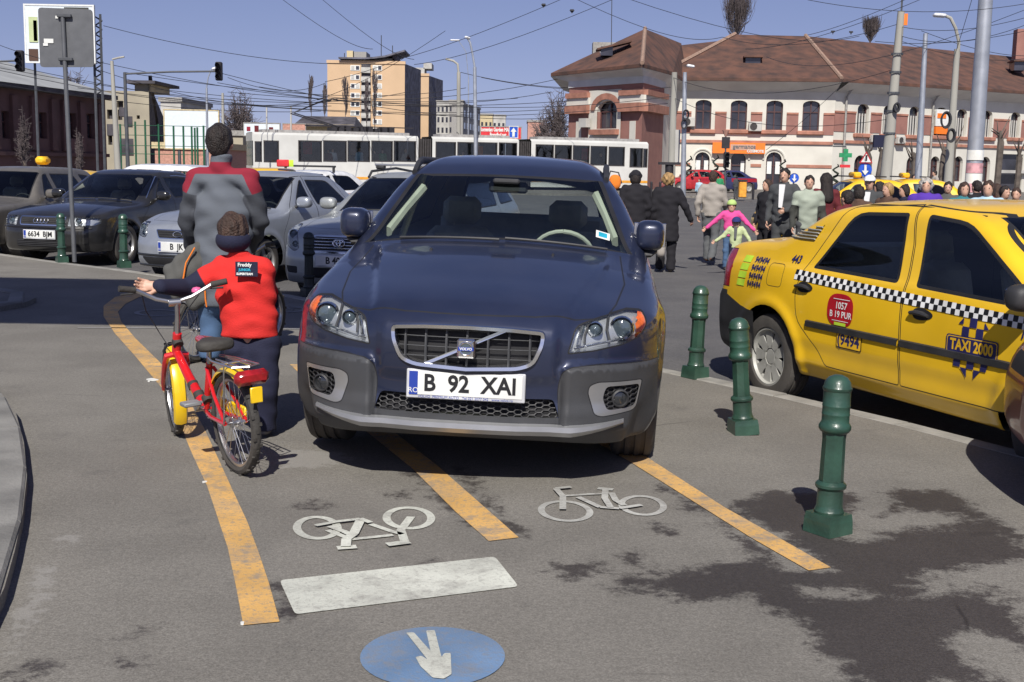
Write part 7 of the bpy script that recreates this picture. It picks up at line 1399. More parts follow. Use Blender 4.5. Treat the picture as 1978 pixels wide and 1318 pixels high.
tb, Pb, q = board('billboard', 'red advertising board with white lettering above the tram', 929, 246, 1006, 268, 108, 'red_board')
for s_, px, py in (('Romanian Garden MALL', 958, 251), ('Brandbul.net', 962, 261)): u, z = Pb(px, py); v, f = text_mesh(s_, .45, bold=.02); raw('board_lettering', [(p[0] * .62 + u, -.08, p[1] + z) for p in v], f, MATS['plate_white'], tb)
bs, Pb, q = board('road_sign', 'blue road sign with a white arrow in front of the red board', 984, 245, 1000, 266, 100, 'sky_blue_print', 1, 'sign', 'plate_white'); u, z = Pb(992, 256); MB().prism([(-.1, -.35), (.1, -.35), (.1, .05), (.24, .05), (0, .38), (-.24, .05), (-.1, .05)], .03, Matrix.Translation((u, -.07, z)) @ Matrix.Rotation(rad(90), 4, 'X')).build('white_arrow', MATS['plate_white'], bs)
# ---------------- poles, lamps, signals
def pole(name, label, base, top, Y, r0, r1, m, cat='pole', z0=-.12, head=None, arm=None, extra=None, group=None):
    a = AT(base[0], base[1], Y); c = AT(top[0], top[1], Y); t = thing(name, label, cat, (a[0], Y, z0), group=group); L_ = Vector((c[0] - a[0], 0, c[2] - z0)); MB().tube([(0, 0, 0), tuple(L_ * .5), tuple(L_)], [r0, (r0 + r1) / 2, r1], 12).build('shaft', MATS[m], t, True)
    P_ = lambda px, py, dy=0: tuple(Vector(AT(px, py, Y + dy)) - Vector((a[0], Y, z0)))
    if arm: MB().tube([P_(*p) for p in arm], r1 * .6 if r1 * .6 > .025 else .025, 8).build('arm', MATS[m if not head or len(head) < 4 else m], t, True)
    if head:
        p = Vector(P_(head[0], head[1])); l = head[2] / FPX * Y; MB().box(tuple(p), (l, .28, .13), bev=.05, M=Matrix.Rotation(head[3] if len(head) > 3 else .1, 4, 'Y')).build('lamp_head', MATS['lamp_head'], t, True)
    return t, P_
pole('utility_pole', 'grey concrete pole left of the ruined building', (229, 305), (216, 118), 46, .14, .06, 'concrete', z0=-.12, arm=[(217, 115), (228, 112), (240, 110)])
t, P_ = pole('traffic_light', 'slim pole carrying a long mast arm with a hanging traffic light', (247, 305), (241, 140), 40, .07, .05, 'dark_pole', 'traffic light', arm=[(241, 143), (330, 139), (425, 138)])
def signal(t, p, s=1.0):
    b = MB().box(p, (.34 * s, .2, .95 * s), bev=.03).build('signal_head', MATS['signal_dark'], t)
    for k in (-1, 0, 1): MB().lathe([(.11 * s, 0), (.12 * s, .16)], 10, Matrix.Translation((p[0], p[1] - .1, p[2] + .29 * k * s)) @ Matrix.Rotation(rad(90), 4, 'X')).build('visor', MATS['signal_dark'], b)
signal(t, P_(423, 138), .62); t, P_ = pole('traffic_light', 'traffic light hanging from an arm at the upper left edge', (-60, 305), (-60, 115), 40, .07, .05, 'dark_pole', 'traffic light', arm=[(-60, 121), (0, 119), (42, 117)]); signal(t, P_(39, 118), .7)
pole('street_lamp', 'thin lamp post in front of the blank white billboard', (401, 305), (399, 170), 60, .07, .05, 'steel_pole', 'street lamp', head=(414, 133, 9, -.3), arm=[(399, 170), (402, 150), (408, 134)])
pole('utility_pole', 'thin pale pole right of the blank billboard', (431, 305), (430, 180), 70, .09, .07, 'concrete'); pole('utility_pole', 'thin pole behind the white floral advertising panel', (515, 300), (515, 208), 80, .07, .05, 'concrete_pale'); pole('utility_pole', 'far slim pole left of the dark roofed house', (562, 300), (562, 205), 90, .08, .06, 'concrete_pale')
pole('street_lamp', 'steel lamp post with a bent arm right of the beige towers', (921, 268), (917, 130), 72, .12, .10, 'steel_pole', 'street lamp', head=(903, 73, 11, .2), arm=[(917, 130), (912, 100), (908, 82), (903, 74)]); pole('street_lamp', 'rusty brown lamp post with a curved top beside the steel one', (887, 262), (886, 140), 85, .17, .13, 'brick_trim' if False else 'concrete', 'street lamp', arm=[(886, 142), (884, 124), (876, 118), (861, 114)])
t_, P_ = pole('street_lamp', 'small lamp on a thin post left of the steel lamp post', (905, 268), (905, 150), 110, .06, .05, 'steel_pole', 'street lamp', head=(879, 78, 18, 0), arm=[(905, 150), (900, 100), (886, 79)])
t, P_ = pole('utility_pole', 'weathered concrete pole at the left end of the white facade', (1296, 365), (1303, 140), 64, .22, .14, 'concrete'); MB().box(P_(1306, 285), (.35, .25, 1.8)).build('cable_box', MATS['concrete_pale'], t); pole('street_lamp', 'steel lamp post beside the concrete pole in front of the white facade', (1320, 365), (1323, 140), 62, .14, .10, 'steel_pole', 'street lamp', head=(1334, 128, 15, .15))
t, P_ = pole('utility_pole', 'leaning concrete pole with an orange sticker near its top', (1706, 380), (1741, 22), 39, .20, .11, 'concrete'); MB().tube([P_(1741, 24), P_(1743, -10)], .03, 5).build('finial', MATS['dark_pole'], t)
for py in (105, 140, 180, 215, 258): fx = 1706 + (380 - py) / 358 * 35; p = Vector(P_(fx, py)); MB().lathe([(.19, -.03), (.19, .03)], 12, Matrix.Translation(p)).build('clamp_band', MATS['dark_pole'], t)
MB().box(P_(1748, 38), (.14, .1, .35)).build('orange_marker', MATS['orange_sign'], t); pole('utility_pole', 'straight steel pole between the leaning concrete pole and the lamp', (1772, 380), (1788, 65), 42, .13, .075, 'steel_pole')
pole('street_lamp', 'concrete pole carrying a curved arm with a white lamp', (1829, 380), (1849, 95), 44, .17, .10, 'concrete', 'street lamp', head=(1815, 30, 24, .05), arm=[(1851, 112), (1852, 80), (1846, 55), (1836, 35), (1824, 30)])
t, P_ = pole('utility_pole', 'thick silver pole pasted with paper notices at the right', (1877, 390), (1906, -30), 30, .20, .165, 'steel_pole')
for y0, m_ in ((300, 'plate_white'), (325, 'faded_pink'), (345, 'plate_white'), (362, 'faded_pink')):
    fx = 1877 + (390 - y0) / 420 * 29; p = Vector(P_(fx, y0)); MB().lathe([(.208, -.12), (.208, .12)], 14, Matrix.Translation(p), rad(190), rad(330)).build('pasted_notice', MATS[m_] if m_ in MATS else MATS['plate_white'], t)
# wire coils on poles
for px, py, r, Y, pn, lb in ((1325, 222, 9, 62, 0, 'coil of black cable hung on the steel lamp post'), (1322, 240, 9, 62, 0, 'second coil of cable below the first on the steel lamp post'), (1828, 232, 15, 43.5, 0, 'large coil of black cable on the pole in front of the orange sign'), (1838, 262, 12, 43.5, 0, 'lower coil of cable on the pole in front of the orange sign'), (1733, 208, 8, 39, 0, 'cable coil on the leaning concrete pole')):
    c = AT(px, py, Y - .3); R_ = r / FPX * Y; b = MB()
    for k in range(4): b.tube([(R_ * (1 - .04 * k) * math.cos(a) * .6, .03 * k, R_ * (1 - .05 * k) * math.sin(a)) for a in [2 * math.pi * i / 16 for i in range(17)]], .035, 5)
    o = b.build('cable_coil', MATS['wire'], None, True); o.location = c; props(o, lb, 'cable', 'cable coils on the poles')
# sign pole in the foreground left
g = G(144, 507); YS = g[1] + .05; t, P_ = pole('road_sign', 'back of a square road sign on a grey post at the kerb', (144, 507), (121, 30), YS, .032, .030, 'sign_back', 'road sign', z0=0); c = Vector(P_(126, 73)); sc_ = YS / FPX
sb = MB().prism(rpoly([(-51 * sc_, -55 * sc_), (51 * sc_, -53 * sc_), (51 * sc_, 53 * sc_), (-51 * sc_, 55 * sc_)], .05), .02, Matrix.Translation(c + Vector((0, .05, 0))) @ Matrix.Rotation(rad(90), 4, 'X')).build('sign_plate', MATS['sign_back'], t)
for dy in (-40, 40): MB().box(tuple(c + Vector((0, -.01, dy * sc_))), (.20, .05, .05), bev=.01).build('clamp', MATS['dark_pole'], t)
for px, py, a_, b__ in ((93, 79, 18, 8), (87, 86, 9, 5), (109, 33, 6, 5)): MB().box(tuple(Vector(P_(px, py)) + Vector((0, .02, 0))), (a_ * sc_, .006, b__ * sc_)).build('sticker', MATS['plate_white'], t)
# green mast fence
P_ = Plane(228, 84, 402, 84); t = thing('sports_fence', 'tall green netting fence in front of the ruined building and billboard', 'fence', P_.A, 0)
for px, y0 in ((232, 240), (261, 235), (280, 232), (306, 240), (335, 243), (354, 244), (370, 245), (376, 247), (381, 246), (393, 243)): u, z = P_(px, y0); MB().tube([(u, 0, -.12), (u, 0, z)], .065, 6).build('post', MATS['pole_green'], t)
b = MB(); [b.tube([(0, 0, P_(300, yy)[1]), (P_.L, 0, P_(300, yy)[1])], .02, 4) for yy in (243, 262, 282, 298)]; b.build('wire_rails', MATS['pole_green'], t)
# road signs on the square
def disc_sign(label, px, py, r, Y, m, tri=None):
    c = AT(px, py, Y); t = thing('road_sign', label, 'road sign', (c[0], Y, -.12)); z = c[2] + .12; R_ = r / FPX * Y; MB().tube([(0, .05, 0), (0, .05, z + R_)], .035, 6).build('post', MATS['steel_pole'], t); MB().lathe([(0, 0), (R_, 0), (R_, .02)], 24, Matrix.Translation((0, 0, z)) @ Matrix.Rotation(rad(90), 4, 'X')).build('disc', MATS[m], t); MB().prism([(-.06, .25), (.06, .25), (.06, -.05), (.18, -.05), (0, -.28), (-.18, -.05), (-.06, -.05)], .02, Matrix.Translation((0, -.03, z)) @ Matrix.Rotation(rad(90), 4, 'X') @ Matrix.Scale(R_ / .35, 4)).build('arrow', MATS['plate_white'], t)
    if tri:
        cz = AT(tri[0], tri[1], Y)[2] + .12; s_ = tri[2] / FPX * Y
        for k, m2, dd in ((1, 'red_print', -.03), (.72, 'plate_white', -.045)): MB().prism([(-s_ * k, -s_ * .58 * k), (s_ * k, -s_ * .58 * k), (0, s_ * 1.15 * k)], .02, Matrix.Translation((0, dd, cz)) @ Matrix.Rotation(rad(90), 4, 'X')).build('triangle', MATS[m2], t)
        MB().box((0, -.075, cz + .05), (.07, .02, s_ * .8)).build('symbol', MATS['signal_dark'], t)
disc_sign('round blue sign with a white arrow behind the man in the vest', 1534, 344, 9, 40, 'sky_blue_print'); disc_sign('red-edged triangular warning sign above a blue round sign', 1671, 328, 13, 45, 'sky_blue_print', (1674, 308, 13))
c = AT(1637, 300, 85); t = thing('pharmacy_sign', 'green pharmacy cross hanging on the white facade', 'sign', (c[0], 85.5, c[2])); [MB().box((0, 0, 0), d_).build('cross_arm', MATS['pharm_green'], t) for d_ in ((.3, .2, .85), (.85, .18, .3))]; MB().box((0, 0, -.75), (.7, .15, .2)).build('red_strip', MATS['red_board'], t); MB().tube([(-.9, 0, .6), (0, 0, .6), (0, .0, .4)], .05, 5).build('bracket', MATS['dark_pole'], t)
c = AT(1699, 273, 55); t = thing('sign_box', 'dark blue sign box on the leaning pole', 'sign', (c[0], 55, c[2])); MB().box((0, 0, 0), (.55, .2, .55)).build('box', MATS['cloth_navy'], t)
t, P_ = pole('traffic_light', 'traffic light with a dark back board in front of the orange shop sign', (1401, 372), (1402, 255), 60, .05, .04, 'dark_pole', 'traffic light'); MB().box(P_(1402, 276), (.38, .12, .55)).build('back_board', MATS['signal_dark'], t); signal(t, P_(1403, 309), .8); MB().lathe([(.18, .1), (.02, -.25)], 10, Matrix.Translation(P_(1402, 256))).build('funnel', MATS['pink_wall'], t)
t, P_ = pole('notice_stand', 'dark post with a flat top behind the woman with fair hair', (1293, 375), (1293, 318), 58, .2, .2, 'signal_dark', 'post'); MB().box(P_(1293, 316), (1.0, .5, .12)).build('cap', MATS['signal_dark'], t)
c = AT(1434, 366, 62); t = thing('litter_bin', 'orange bin standing on the pavement by the shop door', 'bin', (c[0], 62, 0)); MB().box((0, 0, .45), (.38, .38, .8), bev=.04).build('bin_body', MATS['stripe_orange'], t); MB().box((0, 0, .9), (.42, .42, .08)).build('rim', MATS['signal_dark'], t)
for k, px in enumerate((1258, 1275, 1455, 1440 + 48)):
    c = AT(px, 368, 60); t = thing('kerb_post', ['short dark post by the rear end of the tram', 'short dark post left of the dark stand', 'short dark post right of the orange bin', 'short dark post in front of the third arched window'][k], 'post', (c[0], 60, 0), group='short posts on the far pavement'); MB().lathe([(.06, 0), (.06, .75), (.03, .8), (0, .8)], 10).build('post_body', MATS['signal_dark'], t)
mat('topiary', (.02, .028, .018), .9, var=.3, scale=4, bump=.5)
for k, (px, y0, y1) in enumerate(((1329, 302, 358), (1381, 300, 352), (1402, 312, 360), (1511, 308, 345), (1613, 318, 355))):
    Y = 80; c = AT(px, y1, Y); z0_, z1_ = 0, AT(px, y0, Y)[2]; o = MB().tube([(c[0] * 0 + .18 * math.sin(i * 1.35), .18 * math.cos(i * 1.35), z0_ + (z1_) * i / 16) for i in range(17)], [.14 - .10 * i / 16 for i in range(17)], 6).build('spiral_shrub', MATS['topiary'], None, True); o.location = (c[0], Y, 0); props(o, ['thin spiral shrub left of the first arched window', 'spiral shrub between the first window and the shop door', 'spiral shrub beside the traffic light', 'spiral shrub at the right of the third arch', 'spiral shrub below the pharmacy cross'][k], 'shrub', 'spiral shrubs along the facade')
# ---------------- trees
def tree(label, px, y0, y1, Y, wpx, kind='poplar', seed=1, m='twig', cat='tree'):
    R_ = random.Random(seed); c = AT(px, 330, Y); zb, zt_ = 0, AT(px, y0, Y)[2]; z_low = AT(px, y1, Y)[2]; H_ = zt_; wr_ = wpx / FPX * Y / 2; t = thing('bare_tree', label, cat, (c[0], Y, 0)); tw = wr_ * .10 + .06
    MB().tube([(0, 0, 0), (R_.uniform(-.2, .2), 0, H_ * .5), (0, 0, H_ * (.93 if kind == 'poplar' else .55))], [tw, tw * .6, tw * .15], 7).build('trunk', MATS['bark'], t, True); b = MB(); n = (120 if wpx > 30 else 22) if kind == 'poplar' else 60; tk = max(.012, Y * (.00013 if wpx > 30 and kind == 'poplar' else .00022))
    for i in range(n):
        f = i / n
        if kind == 'poplar':
            z = z_low + (H_ - z_low) * f * .9; a = R_.uniform(0, 6.28); L_ = (H_ - z) * .55 + .5; env = wr_ * max(.25, math.sin(math.pi * min(1, .18 + f * .72))) ; p = Vector((0, 0, z)); d = Vector((math.cos(a), math.sin(a), 0)); q = p + d * env * R_.uniform(.5, 1) + Vector((0, 0, min(L_, env * 4))); mid = p.lerp(q, .5) + d * env * .25; b.tube([p, mid, q], [tk * 1.8, tk * 1.3, tk * .6], 3)
            for _ in range(9): s0 = p.lerp(q, R_.uniform(.3, 1)); b.tube([s0, s0 + d * R_.uniform(-.3, .5) * env * .4 + Vector((R_.uniform(-.2, .2) * env, R_.uniform(-.3, .3) * env, R_.uniform(.5, 1.6) * env * .6 + .3))], [tk, tk * .5], 3)
        else:
            a = R_.uniform(0, 6.28); el = R_.uniform(.1, 1.35); p = Vector((0, 0, H_ * R_.uniform(.28, .5))); L_ = R_.uniform(.6, 1); d = Vector((math.cos(a) * math.cos(el) * wr_, math.sin(a) * math.cos(el) * wr_, (H_ * .62) * math.sin(el))) * L_; q = p + d; m_ = p + d * .5 + Vector((0, 0, wr_ * .12)); b.tube([p, m_, q], [tk * 3, tk * 2, tk * .7], 3)
            for _ in range(16): s0 = m_.lerp(q, R_.uniform(-.3, 1)); e = Vector((R_.gauss(0, .16), R_.gauss(0, .16), R_.gauss(.05, .14))) * wr_ * 1.3; b.tube([s0, s0 + e * .6, s0 + e + Vector((R_.gauss(0, .05), 0, .04)) * wr_], [tk, tk * .8, tk * .5], 3)
    b.build('crown', MATS[m], t); return t
tree('narrow bare poplar left of the beige tower', 601, 148, 218, 300, 15, 'poplar', 2); tree('short narrow poplar at the left corner of the beige tower', 628, 165, 225, 320, 12, 'poplar', 3); tree('slim poplar in front of the left part of the beige tower', 668, 150, 222, 310, 16, 'poplar', 4); tree('loose poplar in front of the tower balconies', 708, 152, 238, 300, 14, 'poplar', 5); tree('taller loose poplar in front of the right tower windows', 723, 135, 238, 290, 18, 'poplar', 6); tree('large bare treetop rising behind the station roof', 1409, 2, 90, 150, 74, 'poplar', 7); tree('small bare treetop peeping over the long roof', 1666, 50, 84, 160, 40, 'poplar', 8)
tree('wide bare tree at the left end of the station wing', 1075, 172, 262, 120, 72, 'round', 9); tree('bare tree behind the thin poles right of the blank billboard', 466, 172, 240, 130, 84, 'round', 10); tree('faint bare tree behind the maroon building roof', 148, 128, 190, 150, 60, 'round', 11); tree('small bare street tree in front of the maroon building', 48, 218, 300, 50, 34, 'round', 12); tree('leafless sapling in front of the maroon building near the ruin', 154, 240, 305, 50, 20, 'round', 13); tree('bare tree behind the red board and low house', 1050, 215, 265, 160, 60, 'round', 14)
for k, (px, y0, Y) in enumerate(((1673, 285, 60), (1697, 283, 58), (1760, 290, 57), (1818, 280, 55), (1838, 262, 54), (1924, 248, 52), (1962, 285, 60))):
    c = AT(px, 370, Y); z = AT(px, y0, Y)[2]; R_ = random.Random(k); t = thing('pollarded_tree', ['pollarded trunk left of the leaning pole', 'pollarded trunk directly beside the leaning pole', 'pollarded trunk left of the straight steel pole', 'pollarded trunk left of the curved-arm lamp pole', 'pollarded trunk behind the curved-arm lamp pole', 'tall pollarded trunk right of the thick silver pole', 'short pollarded trunk near the dark gateway'][k], 'tree', (c[0], Y, -.1), group='pollarded trunks in front of the station')
    MB().tube([(0, 0, 0), (R_.uniform(-.1, .1), 0, z * .45), (R_.uniform(-.1, .1), 0, z * .85), (0, 0, z)], [.17, .14, .15, .04], 8).build('trunk', MATS['bark'], t, True); b = MB(); [b.tube([(0, 0, z * R_.uniform(.75, .98)), (R_.uniform(-.5, .5), R_.uniform(-.4, .4), z + R_.uniform(-.1, .7))], [.05, .015], 4) for _ in range(6)]; b.build('stubs', MATS['bark'], t)
# ---------------- overhead wires
WI = [((-20, 160, 60), (620, 215, 90), .5), ((150, 170, 70), (900, 222, 95), .4), ((640, 190, 90), (1090, 150, 88), .6), ((700, 215, 95), (1290, 200, 66), .5), ((420, 140, 60), (1070, 228, 95), .8), ((890, 140, 85), (1100, 170, 88), .2), ((560, 205, 90), (860, 60, 60), .6), ((930, 150, 72), (1303, 168, 64), .4), ((200, 50, 60), (725, 123, 90), .6), ((-20, 118, 40), (640, 205, 80), .5), ((-20, 128, 40), (800, 175, 90), 1.0), ((-20, 132, 42), (660, 190, 80), .8), ((190, 120, 50), (1064, 178, 85), 1.2), ((190, 135, 50), (640, 195, 80), .8), ((300, 172, 70), (1100, 195, 85), .6), ((420, 160, 70), (930, 205, 95), .5), ((440, 178, 70), (1000, 190, 95), .4), ((440, 150, 60), (630, 160, 90), .6), ((320, 190, 75), (1060, 212, 95), .5), ((240, 140, 45), (900, 170, 90), .7), ((500, 168, 60), (1300, 186, 70), .8), ((-20, 80, 30), (200, 120, 60), .3),
      ((628, 158, 85), (780, 112, 50), .1), ((780, 112, 50), (1100, -8, 25), .1), ((800, 125, 50), (1210, -12, 22), .2), ((1075, -20, 22), (1395, 72, 60), .4), ((1395, 72, 60), (1741, 45, 39), .5), ((520, -20, 25), (720, 95, 80), .3), ((600, -20, 25), (800, 115, 80), .3), ((1190, -10, 24), (1660, 70, 60), .5), ((1560, 68, 60), (1770, -10, 30), .1), ((1440, 95, 60), (1800, -10, 30), .3), ((1741, 52, 39), (1990, 32, 28), .2), ((1741, 70, 39), (1990, 45, 30), .3), ((1690, 80, 42), (1990, 58, 36), .2), ((1741, 80, 39), (1990, 112, 60), .3), ((1560, 0, 24), (1990, 6, 26), .2), ((1780, 60, 42), (1978, 108, 70), .2), ((1880, -10, 28), (1848, 95, 44), .02), ((1300, 150, 64), (1741, 130, 39), .8), ((1303, 190, 64), (1720, 230, 39), .7), ((1480, 290, 60), (1620, 170, 50), .1), ((1480, 110, 80), (1978, 20, 30), .9)]
for (a, c, sag) in WI:
    A_, B_ = Vector(AT(*a)), Vector(AT(*c)); Ym = (a[2] + c[2]) / 2; n = 14; o = MB().tube([A_.lerp(B_, i / n) - Vector((0, 0, sag * 4 * (i / n) * (1 - i / n))) for i in range(n + 1)], [max(.007, .00030 * (A_.y + (B_.y - A_.y) * i / n)) * .75 for i in range(n + 1)], 4, cap=False).build('overhead_wire', MATS['wire']); k = (a[0] + c[0]) / 2; props(o, 'thin dark wire over the buildings left of the beige tower' if k < 560 else ('thin dark wire crossing the sky between the beige tower and the station roof' if k < 1250 else 'thin dark wire strung between the poles above the long station roof'), 'wire', 'overhead wires on the left' if k < 560 else ('overhead wires in the middle' if k < 1250 else 'overhead wires on the right'))
A_ = AT(1181, 82, 88); o = MB().tube([A_, AT(1182, -10, 88)], .035, 4).build('aerial_mast', MATS['wire']); props(o, 'thin vertical aerial rising above the chimney of the station wing', 'aerial')
for k, (px, py, Y) in enumerate(((1050, 9, 27), (1105, 20, 27), (1609, 61, 60), (1644, 62, 60))):
    c = AT(px, py, Y); o = MB().box((0, 0, 0), (.12 * Y / 40, .06, .05 * Y / 40)).add([(-.06, 0, 0), (.06, 0, 0), (0, 0, -.16 * Y / 60)], [(0, 1, 2)]).build('wire_insulator', MATS['wire']); o.location = c; props(o, 'small dark insulator on an overhead wire', 'insulator', 'insulators on the overhead wires')
# ---------------- off to the viewer's left: an unseen board added to cast the shadow across the pavement
t = thing('billboard', 'unseen tall board on two legs, added beside the viewer to cast the shadow band', 'billboard', (-8.2, 4.6, 0)); MB().box((0, 0, 8.1), (13.2, .3, 3.75)).build('panel', MATS['sign_back'], t)
for x in (-4, 1.6): MB().tube([(x, .0, 0), (x, .0, 6.2)], .14, 10).build('leg', MATS['steel_pole'], t)
# ================================================================== pedestrians on the square
def ped(label, px, head, Y, yaw, **k):
    c = AT(px, head, Y); H = c[2] + .12; return person(label, (c[0], Y, -.12), rad(yaw), H * 1.0 / 1.0, **k)
walk = lambda H, a=1: joints(H, knL=(-.09, .16 * a, .53), anL=(-.08, .12 * a, .12), knR=(.09, -.06 * a, .50), anR=(.09, -.34 * a, .16), elL=(-.25, -.13 * a, 1.16), wrL=(-.25, -.08 * a, .91), elR=(.25, .05 * a, 1.15), wrR=(.24, .22 * a, .95))
H_ = lambda px, head, Y: AT(px, head, Y)[2] + .12
ped('woman in a black coat and dark fur hat walking away behind the blue car', 1228, 331, 19.0, 4, top='black', legs='black', coat=True, hat=('fur', 'black'), hstyle='bob', hem=.50, bulk=1.12)
ped('woman with fair hair in a long black coat walking away', 1291, 336, 19.0, -6, J=joints(H_(1291, 336, 19.0), elR=(.32, -.02, 1.18), wrR=(.42, .05, .95), anL=(-.09, .18, .10), knL=(-.09, .12, .5)), top='black', legs='black', coat=True, hair='hair_gold', hstyle='puffy', hem=.55, bulk=1.15)
ped('man in a beige jacket and grey trousers striding away', 1378, 331, 20.8, -20, J=walk(H_(1378, 331, 20.8)), top='taupe', legs='greytrouser', hair='hair_brown', shoes='shoe_brown', hem=.90, bulk=1.05)
ped('girl in a bright pink jacket and lime hat with her arms held out', 1414, 388, 19.6, 170, J=joints(H_(1414, 388, 19.6), elL=(-.38, .02, 1.22), wrL=(-.58, .06, 1.02), elR=(.38, .02, 1.24), wrR=(.60, .06, 1.06), head=(0, .02, 1.60)), top='pink', legs='jeans', hat=('beanie', 'lime'), headk=1.3, hem=.85, h=.02, hair='hair_brown')
ped('small child in a pale green jacket and blue cap in front of the pink girl', 1423, 421, 18.4, 165, J=joints(H_(1423, 421, 18.4), elL=(-.34, .02, 1.2), wrL=(-.48, .08, 1.0), elR=(.36, .02, 1.2), wrR=(.58, .06, 1.05), head=(0, .02, 1.58)), top='palegreen', legs='navy', hat=('cap', 'bluecap'), headk=1.45, hem=.85, h=.018, inner='greytrouser', hair='hair_brown')
ped('woman in black with short brown hair beside the young man', 1483, 347, 20.0, 120, top='black', legs='black', hair='hair_brown', hstyle='bob', hem=.78)
ped('young man in an open grey jacket over a white shirt', 1517, 326, 18.8, 150, J=joints(H_(1517, 326, 18.8), elL=(-.27, .02, 1.15), wrL=(-.12, .22, 1.08)), top='darkgrey', legs='darkgrey', hem=.86, inner='white', h=.02)
ped('man in a pale checked vest with close-cropped hair', 1564, 340, 18.0, 172, top='vest', sleeve='olive', legs='darkgrey', hem=.86, h=.02, inner=None)
ped('woman with long dark hair seen from behind beside the man in the vest', 1596, 337, 18.8, 10, top='maroon', legs='black', hstyle='long', hem=.8, headk=1.12)
for lb, px, hd, Y, yw, kw in (('child with short dark hair showing just over the taxi roof', 1637, 371, 16.5, 30, dict(top='maroon', headk=1.2)), ('dark-haired woman bending behind the taxi roof', 1661, 360, 17.0, -40, dict(top='brown', hstyle='bob')), ('person in a white cap with a blue scarf behind the taxi', 1681, 341, 18.0, 150, dict(top='darkgrey', hat=('cap', 'white'), inner='white')), ('fair-haired woman behind the taxi roof', 1716, 354, 17.5, 120, dict(top='brown', hair='hair_gold', hstyle='bob')),
        ('grey-haired woman in a bright purple jacket', 1790, 346, 17.0, 160, dict(top='purple', hair='hair_grey', hstyle='puffy', bulk=1.2)), ('person in teal with dark sunglasses behind the taxi', 1863, 353, 17.0, 175, dict(top='teal', hair='hair_brown', hstyle='bob')), ('person in a light blue shirt nearest the thick silver pole', 1910, 350, 15.5, 150, dict(top='lightblue', hair='hair_brown', hstyle='bob', bulk=1.1)), ('dark-haired pedestrian right of the light blue shirt', 1941, 360, 18.0, 200, dict(top='darkgrey')), ('last dark pedestrian at the right edge of the crowd', 1964, 364, 18.0, 150, dict(top='maroon', hair='hair_brown')), ('woman with dark hair left of the purple jacket', 1748, 358, 19.0, 100, dict(top='navy', hstyle='bob')), ('dark-haired man between the purple jacket and the thick pole', 1832, 352, 20.0, 160, dict(top='khaki')), ('tall person in a dark hood just right of the thick silver pole', 1888, 350, 19.5, 20, dict(top='black')), ('girl with long brown hair beside the light blue shirt', 1926, 356, 20.5, 30, dict(top='maroon', hair='hair_brown', hstyle='long')), ('teenager in teal walking between the taxi and the purple jacket', 1700, 352, 19.5, 60, dict(top='teal', hstyle='bob'))):
    ped(lb, px, hd, Y, yw, legs='darkgrey', h=.028, hands=False, group='crowd behind the yellow taxi', **kw)
for lb, px, hd, Y, yw, tp in (('far pedestrian in light blue beside the small red car', 1351, 346, 55, 150, 'lightblue'), ('far pedestrian with a pale scarf near the thick silver pole', 1806, 330, 48, 100, 'taupe'), ('far pedestrian in dark clothes at the shop door', 1423, 340, 66, 20, 'darkgrey'), ('far pedestrian in a dark coat near the steel pole', 1765, 338, 50, 200, 'olive'), ('far pedestrian in a green jacket by the dark post', 1391, 338, 60, 20, 'pharm' if False else 'green'), ('far pedestrian in blue walking along the far pavement', 1484, 345, 50, 90, 'navy')):
    ped(lb, px, hd, Y, yw, top=tp, legs='darkgrey', h=.045, hands=False, group='far pedestrians in front of the station')
c = AT(1188, 352, 18.2); o = super_obj('shoulder_bag', (0, 0, 0), (.09, .06, .11), 2.4, MATS['cloth_orange'], None, .02); o.location = c; props(o, 'orange-red bag on the shoulder of the woman in the fur hat', 'bag'); MB().tube([(-.1, 0, .05), (-.07, .02, .16), (.05, .02, .14), (.10, .02, -.02)], .012, 6).build('strap', MATS['black_plastic'], o, True)
c = G(1252, 497, -.12); o = super_obj('handbag', (0, 0, 0), (.07, .12, .12), 3, MATS['cloth_taupe'], None, .02); o.location = AT(1276, 482, 18.7); props(o, 'patterned beige handbag hanging beside the woman in the long black coat', 'bag'); MB().tube([(0, -.08, .10), (0, -.04, .26), (0, .04, .26), (0, .08, .10)], .01, 6).build('bag_handle', MATS['cloth_brown'], o, True)
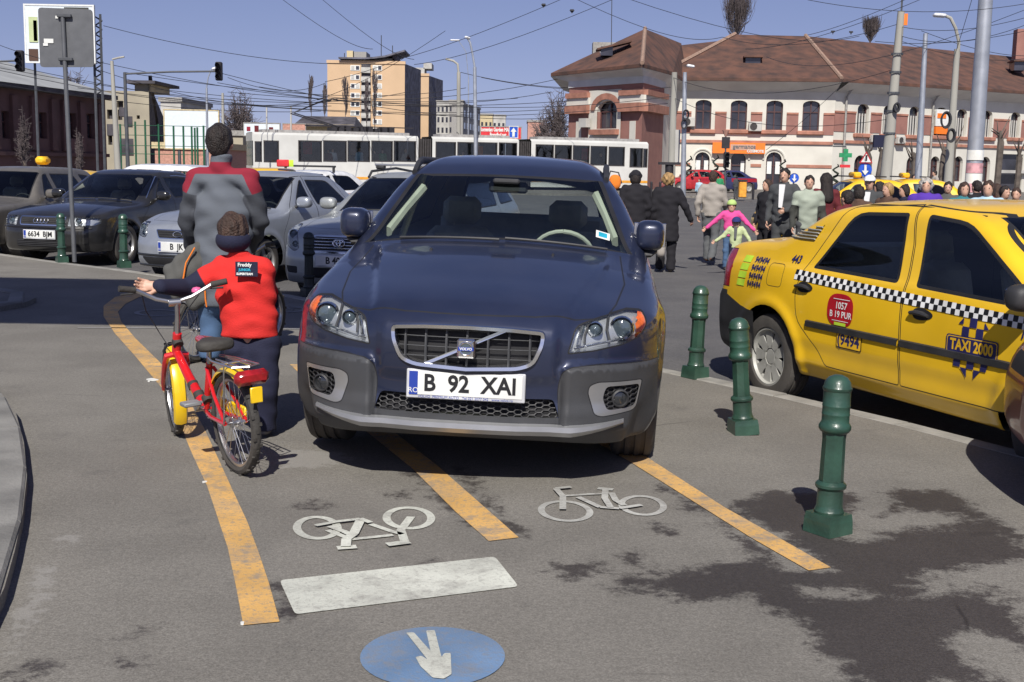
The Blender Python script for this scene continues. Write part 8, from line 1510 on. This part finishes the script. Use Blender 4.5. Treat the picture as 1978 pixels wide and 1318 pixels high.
# ------------------------------------------------------------------ more vehicles
park(simple_car('red_hatchback', 'small red car parked in front of the arched shop windows', 'red_car', L=3.9, Wd=1.62, H=1.40, wb=2.4, body='hatch', cat='car', h=.06), AT(1340, 365, 74)[0], 74, 195, 0)
park(simple_car('blue_car', 'dark blue car half hidden behind the man in the beige jacket', 'blue_car', L=4.1, Wd=1.65, H=1.40, wb=2.5, cat='car', h=.06), AT(1400, 365, 76)[0], 76, 200, 0)
for lb, px, Y, yw in (('yellow taxi with a roof rack behind the long-haired woman', 1650, 26.5, 180), ('yellow taxi further right behind the crowd', 1745, 29, 175)):
    c_ = park(simple_car('yellow_taxi', lb, 'taxi_yellow', group='yellow taxis behind the crowd', L=4.25, Wd=1.74, H=1.46, wb=2.6, cat='taxi', h=.05), AT(px, 365, Y)[0], Y, yw); MB().box((0, 0, 1.53), (.16, .5, .12), bev=.03).build('roof_sign', MATS['yellow_print'], c_.root, True)
    b = MB(); [b.tube([(x, -.58, 1.5), (x, .58, 1.5)], .015, 5) for x in (-.5, .2)]; b.build('roof_bars', MATS['black_plastic'], c_.root)
c_ = park(simple_car('yellow_car', 'yellow car with a red and green roof sign behind the silver-blue saloon', 'taxi_yellow', L=4.2, Wd=1.7, H=1.46, wb=2.5, body='hatch', cat='taxi'), AT(520, 400, 26)[0], 26, -80); sg_ = MB().box((.2, .30, 1.56), (.14, .26, .15), bev=.02).build('roof_sign', MATS['red_board'], c_.root, True); MB().box((.2, .47, 1.56), (.142, .09, .14)).build('sign_end', MATS['lime_print'], sg_)
c_ = park(simple_car('white_car', 'white car with a black roof bar behind the silver saloon roof', 'white_car', L=4.2, Wd=1.7, H=1.42, wb=2.5, cat='car'), AT(598, 400, 28)[0], 28, -120); b = MB(); b.tube([(0, -.75, 1.5), (0, .75, 1.5)], .025, 6); b.tube([(0, -.7, 1.5), (0, -.7, 1.36)], .03, 6); b.tube([(0, .7, 1.5), (0, .7, 1.36)], .03, 6); b.build('roof_bar', MATS['black_plastic'], c_.root)
t = MB().box((0, 0, 0), (.30, .3, .14), bev=.05).build('taxi_roof_sign', MATS['yellow_print'], None, True); t.location = AT(344, 303, 24)[:2] + (0,); bpy.data.objects.remove(t)
c_ = park(simple_car('yellow_hatchback', 'yellow taxi hidden behind the white car, only its round roof lamp showing', 'taxi_yellow', L=4.0, Wd=1.66, H=1.28, wb=2.5, body='hatch', cat='taxi', h=.06), AT(86, 400, 33)[0], 33, 175); MB().box((0, 0, 1.50), (.3, .4, .22), bev=.07).build('roof_lamp', MATS['yellow_print'], c_.root, True)
c_ = simple_car('dark_red_car', 'dark red car whose rounded corner enters at the right edge of the picture', 'dark_red_car', L=4.1, Wd=1.72, H=1.45, wb=2.5, body='hatch', cat='car', h=.035); c_.root.location = (4.42, 5.2, -.0); c_.root.rotation_euler = (0, 0, rad(172)); c_.root.location.z = 0
